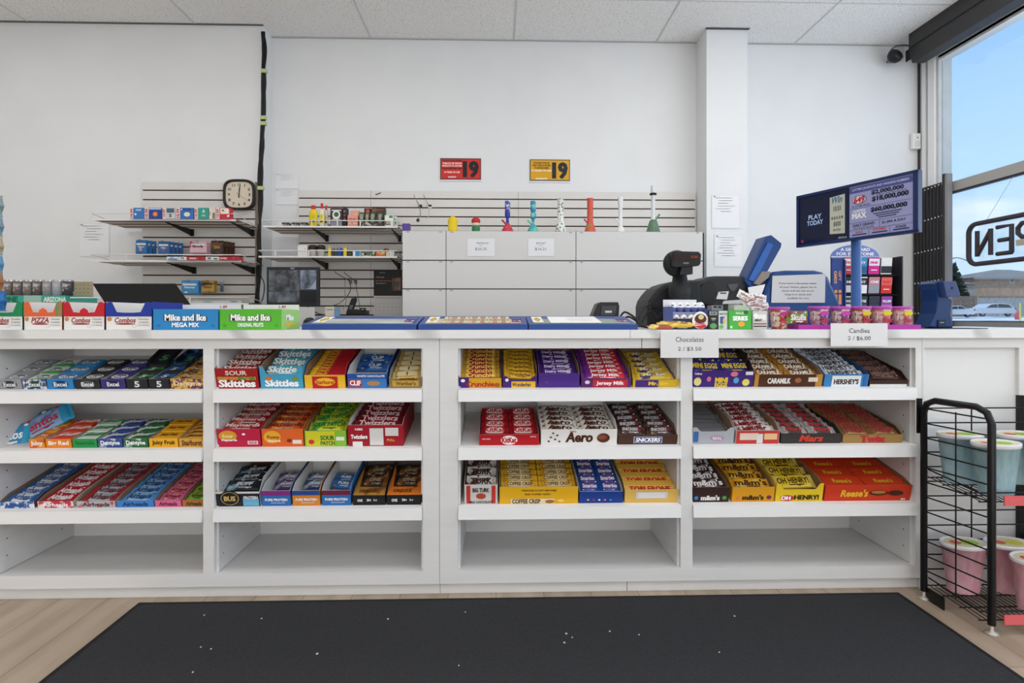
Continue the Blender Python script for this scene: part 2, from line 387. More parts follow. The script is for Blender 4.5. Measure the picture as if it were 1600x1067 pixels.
# ================================================================== CANDY
KRAFT = M('#8f7358', .8); GREYB = M('#a9a49c', .8); WHB = M('#e3e3e1', .6)
def mixc(tc, i):
    c = lin(tc) if isinstance(tc, str) else (1, 1, 1)
    return tc if i % 2 else ('#d8c8a8' if sum(c[:3]) > 1 else '#6a4a3a')
def bar_mesh(L_, W_, T, base, text='', tc='#ffffff', ends=None, patch=None, half=None, th=.43, tw=.72, sub=None, sc=None, shear=0, crimp=True, foil=.35, icon=None, bold=.03, deco=True):
    """a crimped wrapper lying along x: flat sealed ends, plump middle, printed name on its upper face"""
    m = MB(); base = mat(base, rough=foil) if not isinstance(base, str) else M(base, foil)
    e = (M(ends, foil) if isinstance(ends, str) else mat(ends)) if ends else base
    hf = (M(half, foil) if isinstance(half, str) else mat(half)) if half else None
    N = 12
    def ring(x, w, t, zz=0):
        r = []
        for k in range(N):
            a = 2*math.pi*(k+.5)/N; c, s = math.cos(a), math.sin(a)
            r.append(Vector((x, w/2*math.copysign(abs(c)**.45, c), zz+t/2*math.copysign(abs(s)**.5, s))))
        return r
    h = L_/2; cl = min(.011, L_*.09) if crimp else .002
    def lo(rs, mm, cap=False): m.loft(rs, mm, smooth=True, cap=cap)
    f = .0016
    lo([ring(-h, W_, f), ring(-h+cl, W_*.98, f)], e, True); lo([ring(h-cl, W_*.98, f), ring(h, W_, f)], e, True)
    x1 = h-cl; x2 = h-cl-T*.55; x3 = x2*.8
    m1, m2, m3, m4 = ring(-x1, W_*.97, f), ring(-(x1+x2)/2, W_*.92, T*.75), ring(-x2, W_*.93, T), ring(-x3, W_*.95, T*1.02)
    n1, n2, n3, n4 = ring(x1, W_*.97, f), ring((x1+x2)/2, W_*.92, T*.75), ring(x2, W_*.93, T), ring(x3, W_*.95, T*1.02)
    lo([m1, m2, m3, m4], e); lo([m4, ring(0, W_*.94, T*1.0)], base); lo([ring(0, W_*.94, T), n4], hf or base); lo([n4, n3, n2, n1], hf or e)
    z = T/2*1.02+.0009
    U, V = (1, 0, 0), (0, 1, 0)
    if patch: m.oval((0, 0, z-.0004), L_*.66, W_*.66, patch, U, V, pw=.6)
    if icon: m.oval((L_*.27, 0, z-.0002), L_*.14, W_*.5, icon, U, V)
    if text:
        cx = -L_*.06 if icon else 0
        m.text(text, (cx, W_*(.08 if sub else 0), z), L_*tw*(.8 if icon else 1), W_*th, tc, U, V, bold=bold, shear=shear)
    if text and deco:
        for i in range(4): m.oval((L_*(-.33+.22*i), W_*(.36 if i % 2 else -.34), z-.0012), L_*.09, W_*.10, mixc(tc, i), U, V, seg=8)
        m.rect((L_*.05, -W_*.30, z-.0005), L_*.34, W_*.07, mixc(tc, 1), U, V)
    if sub: m.text(sub, (0, -W_*.27, z), L_*.45, W_*.14, sc or tc, U, V, bold=.0)
    return m.mesh('wrapper')
def pack_mesh(L_, W_, T, base, text='', tc='#ffffff', oval=None, side=None, th=.42, tw=.8, band=None, ring=None):
    """a rigid carton: rounded edges, a coloured band, an oval badge and the name on top and front"""
    m = MB(); m.rbox((-L_/2, -W_/2, -T/2), (L_/2, W_/2, T/2), .002, base, seg=2)
    z = T/2+.0006; U, V = (1, 0, 0), (0, 1, 0)
    if band: m.rect((0, -W_*.30, z-.0003), L_*.96, W_*.22, band, U, V)
    if ring: m.oval((0, 0, z), L_*.78, W_*.62, ring, U, V)
    if oval: m.oval((0, 0, z+.0003), L_*.70, W_*.52, oval, U, V)
    if text:
        m.text(text, (0, 0, z+.0007), L_*tw*.82, W_*th, tc, U, V, bold=.03, shear=.15)
        m.text(text, (0, -W_/2-.0006, 0), L_*tw*.8, T*.5, tc, (1, 0, 0), (0, 0, 1), bold=.02)
    return m.mesh('carton')
def tray(root, w, d, fh, bh, outer, inner, front=None, notch=None, flap=None, back_h=None):
    """open cardboard display tray: low front, side walls rising to the back"""
    o, i_, fr = mat(outer), mat(inner), mat(front or outer); t = .0016; bk = back_h or bh
    m = MB()
    prof = [(0, 0), (d, 0), (d, bh), (d*.16, bh), (d*.02, fh), (0, fh)]
    for x, inn in ((0, 1), (w-t, -1)):
        m.prism(prof, (t*.5, 0, 0), o if inn == 1 else i_, o=(x, 0, 0), u=(0, 1, 0), v=(0, 0, 1))
        m.prism(prof, (t*.5, 0, 0), i_ if inn == 1 else o, o=(x+t*.5, 0, 0), u=(0, 1, 0), v=(0, 0, 1))
    m.box((t, d-t, 0), (w-t, d, bk), i_); m.box((t, t, 0), (w-t, d-t, t), i_)
    m.build('tray_walls', root)
    f = MB(); n = notch
    if n:   # cut-away front: tall corners, low middle
        c = w*n[0]; lo = fh*n[1]
        poly = [(0, 0), (w, 0), (w, fh*1.12), (w-c*.5, fh*1.1), (w-c, lo), (c, lo), (c*.5, fh*1.1), (0, fh*1.12)]
    else: poly = [(0, 0), (w, 0), (w, fh), (0, fh)]
    f.prism(poly, (0, t, 0), fr, o=(0, -.0002, 0), side=i_)
    return f, (fh*n[1] if n else fh)
BAYX = {'a': XA[0], 'b': XA[1], 'c': XB[0], 'd': XB[1]}
BAYN = {'a': 'far left bay', 'b': 'second bay', 'c': 'third bay', 'd': 'right bay'}
ROWN = ['top shelf', 'middle shelf', 'bottom filled shelf']
def box(bay, row, p0, p1, fpx, short, outer, inner, desc, art, c, front=None, notch=None, bh=None, d=.30, up=0, liner=True):
    """one display tray with its goods. art: list of drawing calls for the front; c: contents"""
    x0 = P(p0, 600, YF).x+.0015; x1 = P(p1, 600, YF).x-.0015; w = x1-x0
    fh = fpx*2.42e-3*1.12; t = tilt(row); bh = (bh+.008) if bh else fh+.014
    mtx = T_(Vector((x0, YF+.010, ZR[row]+.0012))) @ R_(t, 'X') @ T_(Vector((0, 0, .0004)))
    root = thing('candy_display_tray', desc, 'display tray', group=ROWN[row]+' trays, '+BAYN[bay], mtx=mtx)
    f, lo = tray(root, w, d, fh, bh, outer, inner, front, notch)
    for a in art:
        k = a[0]; X_, Z_ = a[1]*w, a[2]*fh; y = -.0012-.0003*art.index(a)
        if k == 't': f.text(a[3], (X_, y, Z_), a[4]*w, a[5]*fh, a[6], bold=(a[7] if len(a) > 7 else .03), shear=(a[8] if len(a) > 8 else 0))
        if k == 'r': f.rect((X_, y, Z_), a[3]*w, a[4]*fh, a[5])
        if k == 'o': f.oval((X_, y, Z_), a[3]*w, a[4]*fh, a[5])
    f.build('front_panel', root)
    cols, rows = c.get('cols', 1), c['rows']; s0 = c.get('y0', .012); s1 = c.get('y1', d-.02)
    pit = (s1-s0)/rows; cw = (w-.008)/cols; T = c.get('T', .016); lean = math.radians(c.get('lean', 14))
    Wb = c.get('W', pit*1.0); zt = c.get('z', lo*.9); z2 = c.get('z2', zt+.012)
    if c.get('kind') == 'pack': Wb = pit*.96; lean = math.radians(c.get('lean', 0))
    me = c['mesh'](cw-.003, Wb)
    sl = math.atan2(z2-zt, s1-s0)
    # liner wedge that carries the goods
    zs = zt-T*.62-Wb/2*math.sin(lean)*.9
    if liner and zs > .004:
        ln = MB(); ln.prism([(s0, .0018), (s1, .0018), (s1, zs+(z2-zt)-.001), (s0, zs-.001)], (w-.008, 0, 0), inner, o=(.004, 0, 0), u=(0, 1, 0), v=(0, 0, 1)); ln.build('inner_liner', root)
    drop = c.get('drop', ())
    cn = {1: [''], 2: ['left column ', 'right column '], 3: ['left column ', 'middle column ', 'right column ']}[cols]
    for q in range(cols):
        for r in range(rows):
            if (q, r) in drop: continue
            x = .004+cw*(q+.5); y = s0+pit*(r+.5); z = zt+(z2-zt)*(r/max(1, rows-1))
            j = c.get('jit', 2.2)
            L4 = T_(Vector((x+random.uniform(-.001, .001), y, z+random.uniform(0, .001)*j))) @ R_(sl+lean+math.radians(random.uniform(-1, 1)*j), 'X') @ R_(math.radians(random.uniform(-1, 1)*j*.7), 'Y') @ R_(math.radians(random.uniform(-1, 1)*j), 'Z')
            lb = '%s, %s%s from front in %s' % (c['label'], cn[q], ORD[r], short)
            place(c['name'], me, mtx @ L4, lb, c.get('cat', 'candy'), c['label']+' in '+short)
    return root, mtx, w, fh
def bars(name, label, rows, mesh, cat='chocolate bar', **k): return dict(name=name, label=label, rows=rows, mesh=mesh, cat=cat, **k)
def bm(base, text, tc='#ffffff', T=.016, **k): return lambda l, w: bar_mesh(l, w, T, base, text, tc, **k)
def pm(base, text, tc='#ffffff', T=.014, **k): return lambda l, w: pack_mesh(l, w, T, base, text, tc, **k)
# ---------------- far left bay, top: gum
def gum(px0, px1, short, desc, base, lab, oval, tc, text='Excel', front=None, rows=3, row=0, fpx=15, inner=None, cols=1, **k):
    return box('a', row, px0, px1, fpx, short, front or base, inner or GREYB, desc,
        [('o', .5, .5, .62, .72, oval), ('t', .5, .5, text, .5, .42, tc)] if oval else [('t', .5, .5, text, .8, .6, tc)],
        bars('gum_pack', lab, rows, pm(base, text, tc, oval=oval, ring='#e8e8e8' if oval else None, T=.016), 'gum', kind='pack', cols=cols, T=.016, z=.026, jit=.6, **k), d=.225 if row == 0 else .20, bh=.030)
gum(-6, 33, 'silver gum tray', 'silver gum tray at the far left end of the top shelf', '#9a9da3', 'silver gum pack', '#3b3d45', '#f2f2f2')
gum(34, 71, 'green gum tray', 'white and green gum tray on the top shelf beside the silver one', ('#3f9a4e', '#dfe6e2', 14, .5), 'green and white gum pack', '#2b4c3b', '#f2f2f2', front=('#2c4f87', '#dfe3e8', 60, .5))
gum(72, 114, 'blue gum tray', 'bright blue gum tray between green and black ones on top shelf', '#2f86c4', 'bright blue gum pack', '#1c3c6b', '#f2f2f2')
gum(116, 155, 'black gum tray', 'black gum tray with silver ovals between blue and purple ones', '#2b2c31', 'black gum pack', '#5a5c63', '#f2f2f2')
gum(156, 195, 'purple gum tray', 'deep purple gum tray left of the lidded dark ones', '#3d3379', 'purple gum pack', '#23204f', '#f2f2f2')
gum(196, 230, 'green striped gum tray', 'black gum tray with green stripes on the top shelf', ('#2d2e33', '#2fa04a', 16, .44), 'black and green gum pack', None, '#e8e8e8', text='5', front='#26272c')
gum(231, 264, 'blue striped gum tray', 'black gum tray with blue stripes under a raised lid', ('#2b2c33', '#2a6fb4', 16, .47), 'black and blue gum pack', None, '#e8e8e8', text='5', front='#26272c')
gum(265, 319, 'golden gum tray', 'golden and brown patterned gum tray at the right end of top shelf', ('#d9a63a', '#5a2d3a', 45, .5), 'golden patterned gum pack', None, '#f4e6b0', text='Dentyne', front=('#e0b040', '#6a2f60', 60, .5))
# raised lids standing over the dark trays
def lid(px, c1, label, ang, dz=.0, w=.08):
    x = P(px, 590, YF).x; t = tilt(0)
    m4 = T_(Vector((x, YF+.14, ZR[0]+.14*math.tan(t)+.045+dz))) @ R_(t+math.radians(ang), 'X')
    m = MB(); m.box((0, 0, 0), (w, .12, .002), c1); m.box((0, .0, .002), (.003, .12, .018), c1); m.box((w-.003, 0, .002), (w, .12, .018), c1)
    m.box((0, .117, .002), (w, .12, .02), c1); m.text('5', (w/2, .05, .0026), w*.4, .04, '#4fb060', (1, 0, 0), (0, 1, 0))
    place('folded_carton', m.mesh('folded_carton'), m4, label, 'carton', 'cartons over the dark gum trays')
lid(196, '#2b2d33', 'black folded carton with green print resting over the dark gum trays', 12)
lid(240, ('#24262c', '#2b6fb0', 25, .46), 'black and blue folded carton resting beside the golden gum', 6, dz=.0, w=.07)
# ---------------- far left bay, middle
JF = dict(row=1, fpx=13)
gum(43, 68, 'orange gum tray', 'narrow orange and yellow gum tray on the middle shelf, leftmost carton', ('#f0a020', '#e06020', 25, .5), 'orange gum pack', None, '#ffffff', text='Juicy', **JF)
gum(69, 110, 'red orange gum tray', 'red and orange gum tray on the middle shelf with raised back', ('#e5401f', '#efe7df', 11, .42), 'red gum pack', None, '#ffffff', text='Big Red', front='#f08a1c', **JF)
gum(111, 150, 'green white gum tray', 'white gum tray with green corners on the middle shelf', ('#dfe9e0', '#3aa45f', 11, .44), 'white and green gum pack', None, '#1d7d3d', text='Spearmint', front='#2b9a52', **JF)
gum(151, 190, 'navy gum tray', 'navy blue and white gum tray on the middle shelf', ('#2d4c93', '#dfe4ea', 22, .44), 'navy and white gum pack', None, '#ffffff', text='Dentyne', **JF)
gum(191, 230, 'forest green gum tray', 'forest green and white gum tray on the middle shelf', ('#23683a', '#dfe6e0', 22, .44), 'forest green gum pack', None, '#ffffff', text='Dentyne', **JF)
gum(231, 277, 'yellow gum tray', 'bright yellow gum tray on the middle shelf with black lettering', '#f2ac1c', 'yellow gum pack', None, '#3b2a12', text='Juicy Fruit', front='#f4b223', **JF)
gum(278, 319, 'ochre gum tray', 'ochre and brown gum tray at the right end of middle shelf', ('#e0a43c', '#a5672a', 30, .42), 'ochre gum pack', None, '#5a3216', text='Starburst', rows=5, **JF)
# loose pouches at the left
def pouch(px, py, Y, w, h, base, text, tc, label, rx, rz, T=.02, row=1, grp='loose candy pouches', ends=None):
    p = P(px, py, Y); me = bar_mesh(h, w, T, base, text, tc, ends=ends, th=.4, tw=.6)
    place('candy_pouch', me, T_(p) @ R_(math.radians(rz), 'Z') @ R_(math.radians(rx), 'Y') @ R_(math.radians(48), 'X'), label, 'candy pouch', grp)
pouch(12, 684, 2.25, .11, .17, ('#2f8fbe', '#c43a4a', 30, .38), 'Mentos', '#ffffff', 'bright blue pouch with red spots at the left of middle shelf', -8, 20, ends='#3fa7cf')
pouch(14, 667, 2.36, .10, .16, ('#3f8f9c', '#7fae4a', 30, .45), 'Mints', '#ffffff', 'teal green pouch lying behind the bright blue pouch', -14, 25, ends='#6fb5b0')
pouch(45, 668, 2.34, .10, .19, ('#3a8fae', '#28506a', 25, .45), 'Gum', '#ffffff', 'dark blue pouch leaning between teal and purple pouches', -22, 35)
pouch(62, 665, 2.30, .095, .24, ('#7fb2d8', '#7a5a9a', 12, .42), 'Mentos', '#c03048', 'light blue and purple pouch leaning up to the right', -30, 22, ends='#39a0d0')
# ---------------- far left bay, bottom: chewy bars
def chewy(p0, p1, short, desc, outer, base, lab, tc, ends, front, rows=6, text='Airheads', inner=KRAFT, d=.31, bh=.028, **k):
    box('a', 2, p0, p1, 10, short, outer, inner, desc, [('t', .5, .5, text, .7, .6, tc)],
        bars('candy_bar', lab, rows, bm(base, text, tc, T=.011, ends=ends, th=.6), 'candy bar', T=.011, z=.020, z2=.026, y1=d-.01, lean=8, **k), front=front, d=d, bh=bh)
chewy(-4, 52, 'white bar tray', 'blue rimmed tray of white chewy bars at the left of bottom shelf', '#6b3a4c', '#dfe6f0', 'white and blue chewy bar', '#3a5a9a', '#2e6cb0', ('#2b66ac', '#e8eef6', 40, .5))
chewy(56, 113, 'red bar tray', 'tray of red chewy bars with white lettering on bottom shelf', '#c9bcae', '#b92033', 'cherry red chewy bar', '#ffffff', '#c22a3c', ('#c8324a', '#f0e6e6', 30, .5))
chewy(117, 179, 'silver bar tray', 'tray of silver chewy bars with red ends on bottom shelf', '#b9a68e', '#b9bbc0', 'silver chewy bar', '#6a2a38', '#b8323f', ('#b9bbc0', '#c8324a', 30, .45))
chewy(180, 239, 'sky blue bar tray', 'sky blue tray of blue chewy bars on bottom shelf', '#4d8fd0', '#8fbce6', 'sky blue chewy bar', '#1d3f78', '#5b9ad8', '#3d86d0')
chewy(240, 282, 'pink bar tray', 'pink tray of pink and yellow chewy bars on bottom shelf', '#d86a92', ('#e26a90', '#e0b63c', 35, .42), 'pink chewy bar', '#7a2040', '#e0709a', '#dd6a95')
chewy(283, 319, 'lime bar tray', 'lime and pink tray at the right end of bottom shelf', '#c04a5c', ('#6f9e2e', '#c83a5a', 35, .42), 'lime green chewy bar', '#204a10', '#8ab83a', '#b86a3a')
# ================= second bay
def bag(base, text, tc, T=.024, **k):
    return lambda l, w: bar_mesh(l, w, T, base, text, tc, th=.5, tw=.86, **k)
FR = ('#d93a2a', '#e8b030', 28, .40)
box('b', 0, 336, 404, 30, 'red fruit candy tray', '#a91a22', KRAFT, 'tall red tray of fruit candy bags, leftmost in the second bay',
    [('t', .5, .78, 'SOUR', .55, .22, '#f0d9d0'), ('r', .5, .52, .9, .16, ('#d98a2a', '#3f8f3a', 60, .5)), ('t', .5, .27, 'Skittles', .86, .36, '#ffffff', .05)],
    bars('candy_bag', 'dark red candy bag', 5, bag(('#8c1820', '#b0402a', 18, .4), 'Skittles', '#f2e6e0'), 'candy bag', T=.024, z=.058, z2=.075), bh=.085, d=.30)
box('b', 0, 406, 474, 30, 'teal fruit candy tray', '#49a6cc', KRAFT, 'teal tray of fruit candy bags beside the red one',
    [('t', .5, .28, 'Skittles', .78, .34, '#ffffff', .05), ('o', .2, .5, .14, .2, '#e07a2a'), ('o', .82, .5, .14, .2, '#8a9a2a')],
    bars('candy_bag', 'teal candy bag', 4, bag(('#4fb0c6', '#c87a3a', 22, .38), 'Skittles', '#ffffff'), 'candy bag', T=.026, z=.05, z2=.08, lean=20), notch=(.16, .72), bh=.086, d=.29)
box('b', 0, 475, 540, 20, 'yellow red chew tray', '#a3151e', KRAFT, 'red tray with yellow corners holding rows of chews',
    [('r', .5, .45, .62, .9, '#c41f26'), ('o', .5, .5, .5, .6, '#f2c32e'), ('t', .5, .48, 'Starburst', .46, .30, '#c01c28')],
    bars('candy_stick', 'yellow and red chew stick', 9, bm('#e9b72c', 'Starburst', '#b81c28', T=.013, half='#c02430', th=.5, crimp=False), 'candy', T=.013, z=.038, z2=.058, lean=22), front='#f0c030', bh=.075, d=.28)
box('b', 0, 542, 605, 22, 'blue energy bar tray', '#2358ab', WHB, 'blue tray with white inside, nearly empty, in the second bay',
    [('r', .5, .35, .96, .62, '#3c7fc8'), ('r', .2, .38, .34, .5, '#b8303c'), ('t', .2, .38, 'CLIF', .28, .34, '#ffffff', .05), ('o', .66, .36, .34, .34, '#b98a56'), ('t', .6, .84, 'WHITE CHOCOLATE', .7, .14, '#ffffff')],
    bars('energy_bar', 'blue energy bar', 2, bm(('#2b6fc0', '#16458f', 20, .45), 'CLIF', '#ffffff', T=.015, tw=.36, th=.34), 'energy bar', T=.015, z=.030, y0=.12, y1=.23, z2=.045, jit=5), bh=.068, d=.30)
box('b', 0, 607, 660, 15, 'golden bar tray', '#8d7a52', GREYB, 'gold foil tray of golden bars at the right of second bay',
    [('r', .5, .5, .8, .6, '#c9a24a'), ('t', .5, .5, 'Werther\'s', .6, .4, '#6b4a18')],
    bars('candy_bar', 'golden foil bar', 5, bm(M('#cda552', .25, .6), '1', '#7a5a20', T=.018, ends='#e0c078', patch='#e9d9a8'), 'candy bar', T=.018, z=.032, z2=.05, y0=.03), notch=(.2, .6), bh=.055, d=.28)
box('b', 1, 338, 407, 26, 'crimson berry tray', '#c21f45', KRAFT, 'crimson tray of berry gummy bags, leftmost on the middle shelf',
    [('o', .25, .62, .42, .6, '#e0a02c'), ('t', .25, .62, 'Sour', .26, .2, '#f6e8c0'), ('t', .28, .38, 'Maynards', .38, .16, '#ffffff'), ('r', .82, .25, .24, .2, '#f0d8dc'), ('o', .62, .72, .08, .12, '#ffffff'), ('t', .82, .25, 'SALE', .18, .12, '#a02040')],
    bars('candy_bag', 'crimson gummy bag', 5, bag(('#b51d3a', '#d98a3a', 18, .36), 'Maynards', '#f6e0d0', sub='SWEDISH BERRIES', sc='#ffffff'), 'candy bag', T=.024, z=.056, z2=.066), bh=.076)
box('b', 1, 408, 474, 26, 'orange peach tray', '#e5682a', KRAFT, 'orange tray of peach gummy bags beside the crimson one',
    [('o', .25, .55, .42, .7, '#f2b032'), ('t', .28, .52, 'Fuzzy', .34, .22, '#8a2c14'), ('t', .3, .32, 'Maynards', .34, .13, '#ffffff'), ('r', .85, .28, .22, .22, '#f4e4da'), ('o', .66, .35, .12, .2, '#8a2c14')],
    bars('candy_bag', 'orange gummy bag', 5, bag(('#e0602a', '#f0a040', 18, .42), 'Maynards', '#7a2418', sub='FUZZY PEACH', sc='#ffffff'), 'candy bag', T=.024, z=.056, z2=.066), bh=.076)
box('b', 1, 475, 541, 23, 'lime sour tray', '#8cc63a', KRAFT, 'lime green and yellow tray of sour gummy bags',
    [('r', .38, .5, .7, .94, '#d8d22c'), ('t', .55, .55, 'SOUR', .34, .3, '#2a7a34', .06), ('t', .55, .22, 'PATCH', .34, .26, '#2a7a34', .06), ('o', .16, .3, .14, .3, '#d8303a'), ('r', .86, .5, .2, .24, '#f0f2e0')],
    bars('candy_bag', 'lime and yellow gummy bag', 4, bag(('#c8cf2c', '#3f9a3a', 16, .44), 'SOUR PATCH', '#1f6a2a', T=.03), 'candy bag', T=.03, z=.058, z2=.072, lean=20), bh=.072)
box('b', 1, 543, 630, 31, 'deep red licorice tray', '#a81a2a', WHB, 'wide deep red tray with white stickers at the right of middle shelf',
    [('t', .2, .45, 'Twizzlers', .3, .2, '#ffffff', .05), ('t', .2, .8, 'NIBS', .14, .1, '#ffffff'), ('r', .17, .12, .18, .22, '#f0efee'), ('r', .52, .45, .25, .8, '#dfdcda'), ('r', .8, .68, .24, .38, '#dedbd9'), ('t', .78, .3, 'PULL', .14, .12, '#e8b84a')],
    bars('candy_pack', 'dark red licorice pack', 5, bm('#9c1626', 'Twizzlers', '#f2dada', T=.022, ends='#7c1220', th=.55), 'candy pack', T=.022, z=.066, z2=.074), bh=.088, d=.30)
rt, mx_, w, fh = box('b', 2, 336, 406, 22, 'black protein tray', WHB, KRAFT, 'black fronted protein bar tray with round gold emblem',
    [('r', .5, .45, 1, .86, '#24262e'), ('o', .32, .55, .5, 1.05, '#15171d'), ('o', .32, .55, .42, .9, '#b99a58'), ('o', .32, .55, .38, .82, '#1a1c24'), ('t', .32, .55, 'BUS', .26, .34, '#d8b868', .05), ('r', .8, .3, .36, .5, '#6fb4d8'), ('t', .8, .62, 'PROTEIN', .32, .2, '#ffffff')],
    bars('protein_bar', 'black and blue protein bar', 3, bm(('#23262f', '#8fb8cc', 25, .42), 'PUFF', '#e8e8e8', T=.02, th=.32, tw=.4), 'protein bar', T=.02, z=.042, z2=.045, y0=.04, y1=.22, jit=5), bh=.088, d=.30)
bl = bar_mesh(.13, .05, .02, ('#22242c', '#d8d8dc', 22, .5), 'BUILT', '#e6d8a8')
place('protein_bar', bl, T_(P(444, 757, 2.38)) @ R_(.2, 'Z') @ R_(math.radians(-50), 'Y'), 'black and white protein bar standing up in the black tray corner', 'protein bar')
def protein(p0, p1, short, desc, outer, top, lab, base, drop=()):
    box('b', 2, p0, p1, 23, short, outer, WHB, desc,
        [('r', .5, .85, 1, .3, top), ('t', .5, .42, 'PURE PROTEIN', .78, .17, '#ffffff', .04), ('t', .55, .22, 'CHOCOLATE', .5, .08, '#cfe0f4')],
        bars('protein_bar', lab, 2, bm(base, 'PURE', '#ffffff', T=.016, tw=.42, th=.3), 'protein bar', T=.018, z=.024, z2=.028, y0=.09, y1=.18, jit=6, drop=drop), bh=.07, d=.25)
protein(408, 454, 'purple topped blue tray', 'blue protein tray with a purple top strip, leftmost of three', '#2f6fb8', '#8a2f86', 'purple protein bar', ('#5a3a86', '#a8a8b8', 20, .45))
protein(456, 500, 'orange topped blue tray', 'blue and orange protein tray in the middle of three', '#e08a2a', '#2a4f98', 'navy protein bar', ('#2b4a8a', '#b0b8c8', 20, .45))
protein(502, 548, 'maroon topped blue tray', 'blue protein tray with a maroon top strip, rightmost of three', '#2f74ba', '#7a2440', 'light blue protein bar', ('#2f7ac0', '#7a2a3a', 20, .4))
def one(p0, p1, short, desc, top, lab):
    root, mtx, w, fh = box('b', 2, p0, p1, 15, short, '#1f1c1c', M('#5e564f', .8), desc,
        [('t', .22, .5, 'ONE', .16, .3, '#ffffff'), ('t', .5, .5, '20g', .14, .32, '#ffffff'), ('t', .7, .5, '1g', .1, .3, '#ffffff')],
        bars('protein_bar', lab, 2, bm(('#3a2c26', '#8a5a2e', 20, .45), 'ONE', '#b8a888', T=.016, th=.3, tw=.4), 'protein bar', T=.016, z=.030, z2=.04, y0=.10, y1=.22), bh=.052, d=.26)
    c = MB(); c.prism([(0, 0), (w, 0), (w, .05), (w*.9, .16), (w*.84, .16), (w*.8, .052), (w*.12, .052), (w*.08, .16), (0, .2)], (0, 0, .0015), top, o=(0, .003, .0385), u=(1, 0, 0), v=(0, 1, .12))
    c.text('DRIZZLE', (w*.42, .028, .044), w*.5, .018, '#3a2010', (1, 0, 0), (0, 1, .12)); c.build('top_panel', root)
one(550, 602, 'brown and gold tray', 'black tray with golden brown top panel at the right of second bay', ('#b9853a', '#7a4a20', 14, .45), 'dark gold protein bar')
one(603, 660, 'orange topped black tray', 'black tray with bright orange top panel, rightmost in second bay', ('#e07a26', '#8a3c1a', 14, .40), 'dark orange protein bar')
# ================= third bay
PUR = '#4a2a7c'
box('c', 0, 716, 784, 16, 'purple and gold tray', PUR, KRAFT, 'purple and gold tray of honeycomb bars, leftmost in third bay',
    [('r', .62, .5, .76, .9, '#e3a92e'), ('t', .5, .38, 'Crunchie', .66, .5, '#b01c28', .04), ('o', .1, .7, .1, .3, '#ffffff'), ('o', .9, .3, .14, .4, '#a8602a')],
    bars('chocolate_bar', 'red and gold bar', 7, bm('#a32030', 'Crunchie', '#f0c860', T=.018, ends='#cfa23c', th=.6), T=.018, z=.035, z2=.062, lean=22), bh=.07, d=.27)
box('c', 0, 785, 840, 16, 'yellow bar purple tray', PUR, KRAFT, 'purple sided tray of yellow bars, second in third bay',
    [('r', .6, .32, .7, .6, '#f0c22c'), ('t', .55, .32, 'Wunderbar', .56, .34, '#3a2470'), ('o', .12, .75, .1, .3, '#ffffff')],
    bars('chocolate_bar', 'golden yellow bar', 7, bm('#e0ae2a', 'Wunderbar', '#6a4a1a', T=.018, th=.45), T=.018, z=.035, z2=.062, lean=25, jit=3), bh=.07, d=.27, notch=(.2, .8))
box('c', 0, 841, 906, 21, 'plain purple tray', '#51308a', KRAFT, 'plain purple tray of purple chocolate bars in third bay',
    [('o', .2, .4, .03, .1, '#8a6ab8')],
    bars('chocolate_bar', 'purple milk chocolate bar', 5, bm('#4b2b80', 'Dairy Milk', '#e8dcf4', T=.014, icon='#c9c4d8'), T=.014, z=.046, z2=.062, lean=16, y1=.24), bh=.075, d=.27)
box('c', 0, 908, 987, 14, 'violet and red tray', '#5a2a6c', KRAFT, 'violet tray of red wrapped bars, fourth in third bay',
    [('r', .58, .5, .7, .8, '#c22a40'), ('t', .58, .45, 'Jersey Milk', .56, .5, '#ffffff', .03), ('o', .12, .6, .1, .4, '#e8dcf4')],
    bars('chocolate_bar', 'violet and red bar', 7, bm('#b02438', 'Jersey Milk', '#f4e4e4', T=.018, ends='#6a2a86', half='#c82a3a', th=.5), T=.018, z=.032, z2=.06, lean=22), bh=.066, d=.28)
box('c', 0, 989, 1062, 12, 'yellow cornered tray', '#d9b42c', KRAFT, 'yellow tray of purple and yellow bars, rightmost in third bay',
    [('r', .3, .5, .5, .9, '#4a2a7c'), ('t', .55, .45, 'Mr. Big', .5, .6, '#f0d040', .05)],
    bars('chocolate_bar', 'yellow and purple bar', 5, bm(('#e0bc34', '#3e2a60', 30, .44), 'Mr. Big', '#f2ead0', T=.018, th=.5), T=.018, z=.030, z2=.05, lean=16), bh=.062, d=.26)
box('c', 1, 748, 843, 16, 'red wafer tray', '#b5131f', GREYB, 'wide red tray of red wafer bars on the middle shelf',
    [('o', .5, .48, .28, .85, '#f4e8e6'), ('t', .5, .48, 'KitKat', .24, .5, '#b5131f', .05), ('t', .12, .6, 'HAVE A BREAK', .14, .18, '#f0d0d0'), ('t', .9, .8, 'NESTLE', .1, .12, '#f0d0d0')],
    bars('chocolate_bar', 'red wafer bar', 4, bm('#a5131e', 'KitKat', '#c01824', T=.016, patch='#ecd9d4', th=.5, sub='chocolate', shear=.1), cols=2, T=.016, z=.036, z2=.058, lean=12), bh=.045, d=.25)
box('c', 1, 845, 965, 23, 'white bubble tray', '#e8e6e3', WHB, 'wide white tray of brown and white bars on the middle shelf',
    [('t', .5, .5, 'Aero', .36, .66, '#4a2418', .05, .15), ('t', .42, .86, 'NESTLE', .08, .1, '#b02030'), ('o', .82, .45, .17, .6, '#5a2c1c'), ('o', .80, .5, .12, .3, '#8a4c30')]+
    [('o', .1+.028*i, .25+.13*((i*7) % 5), .03, .12, '#6a3420') for i in range(6)],
    bars('chocolate_bar', 'white and brown bar', 5, bm(('#e9e2d8', '#6a3c28', 45, .44), 'Aero', '#4a2014', T=.018, th=.55), cols=2, T=.018, z=.048, z2=.06, lean=16, y1=.24, jit=3), bh=.078, d=.29)
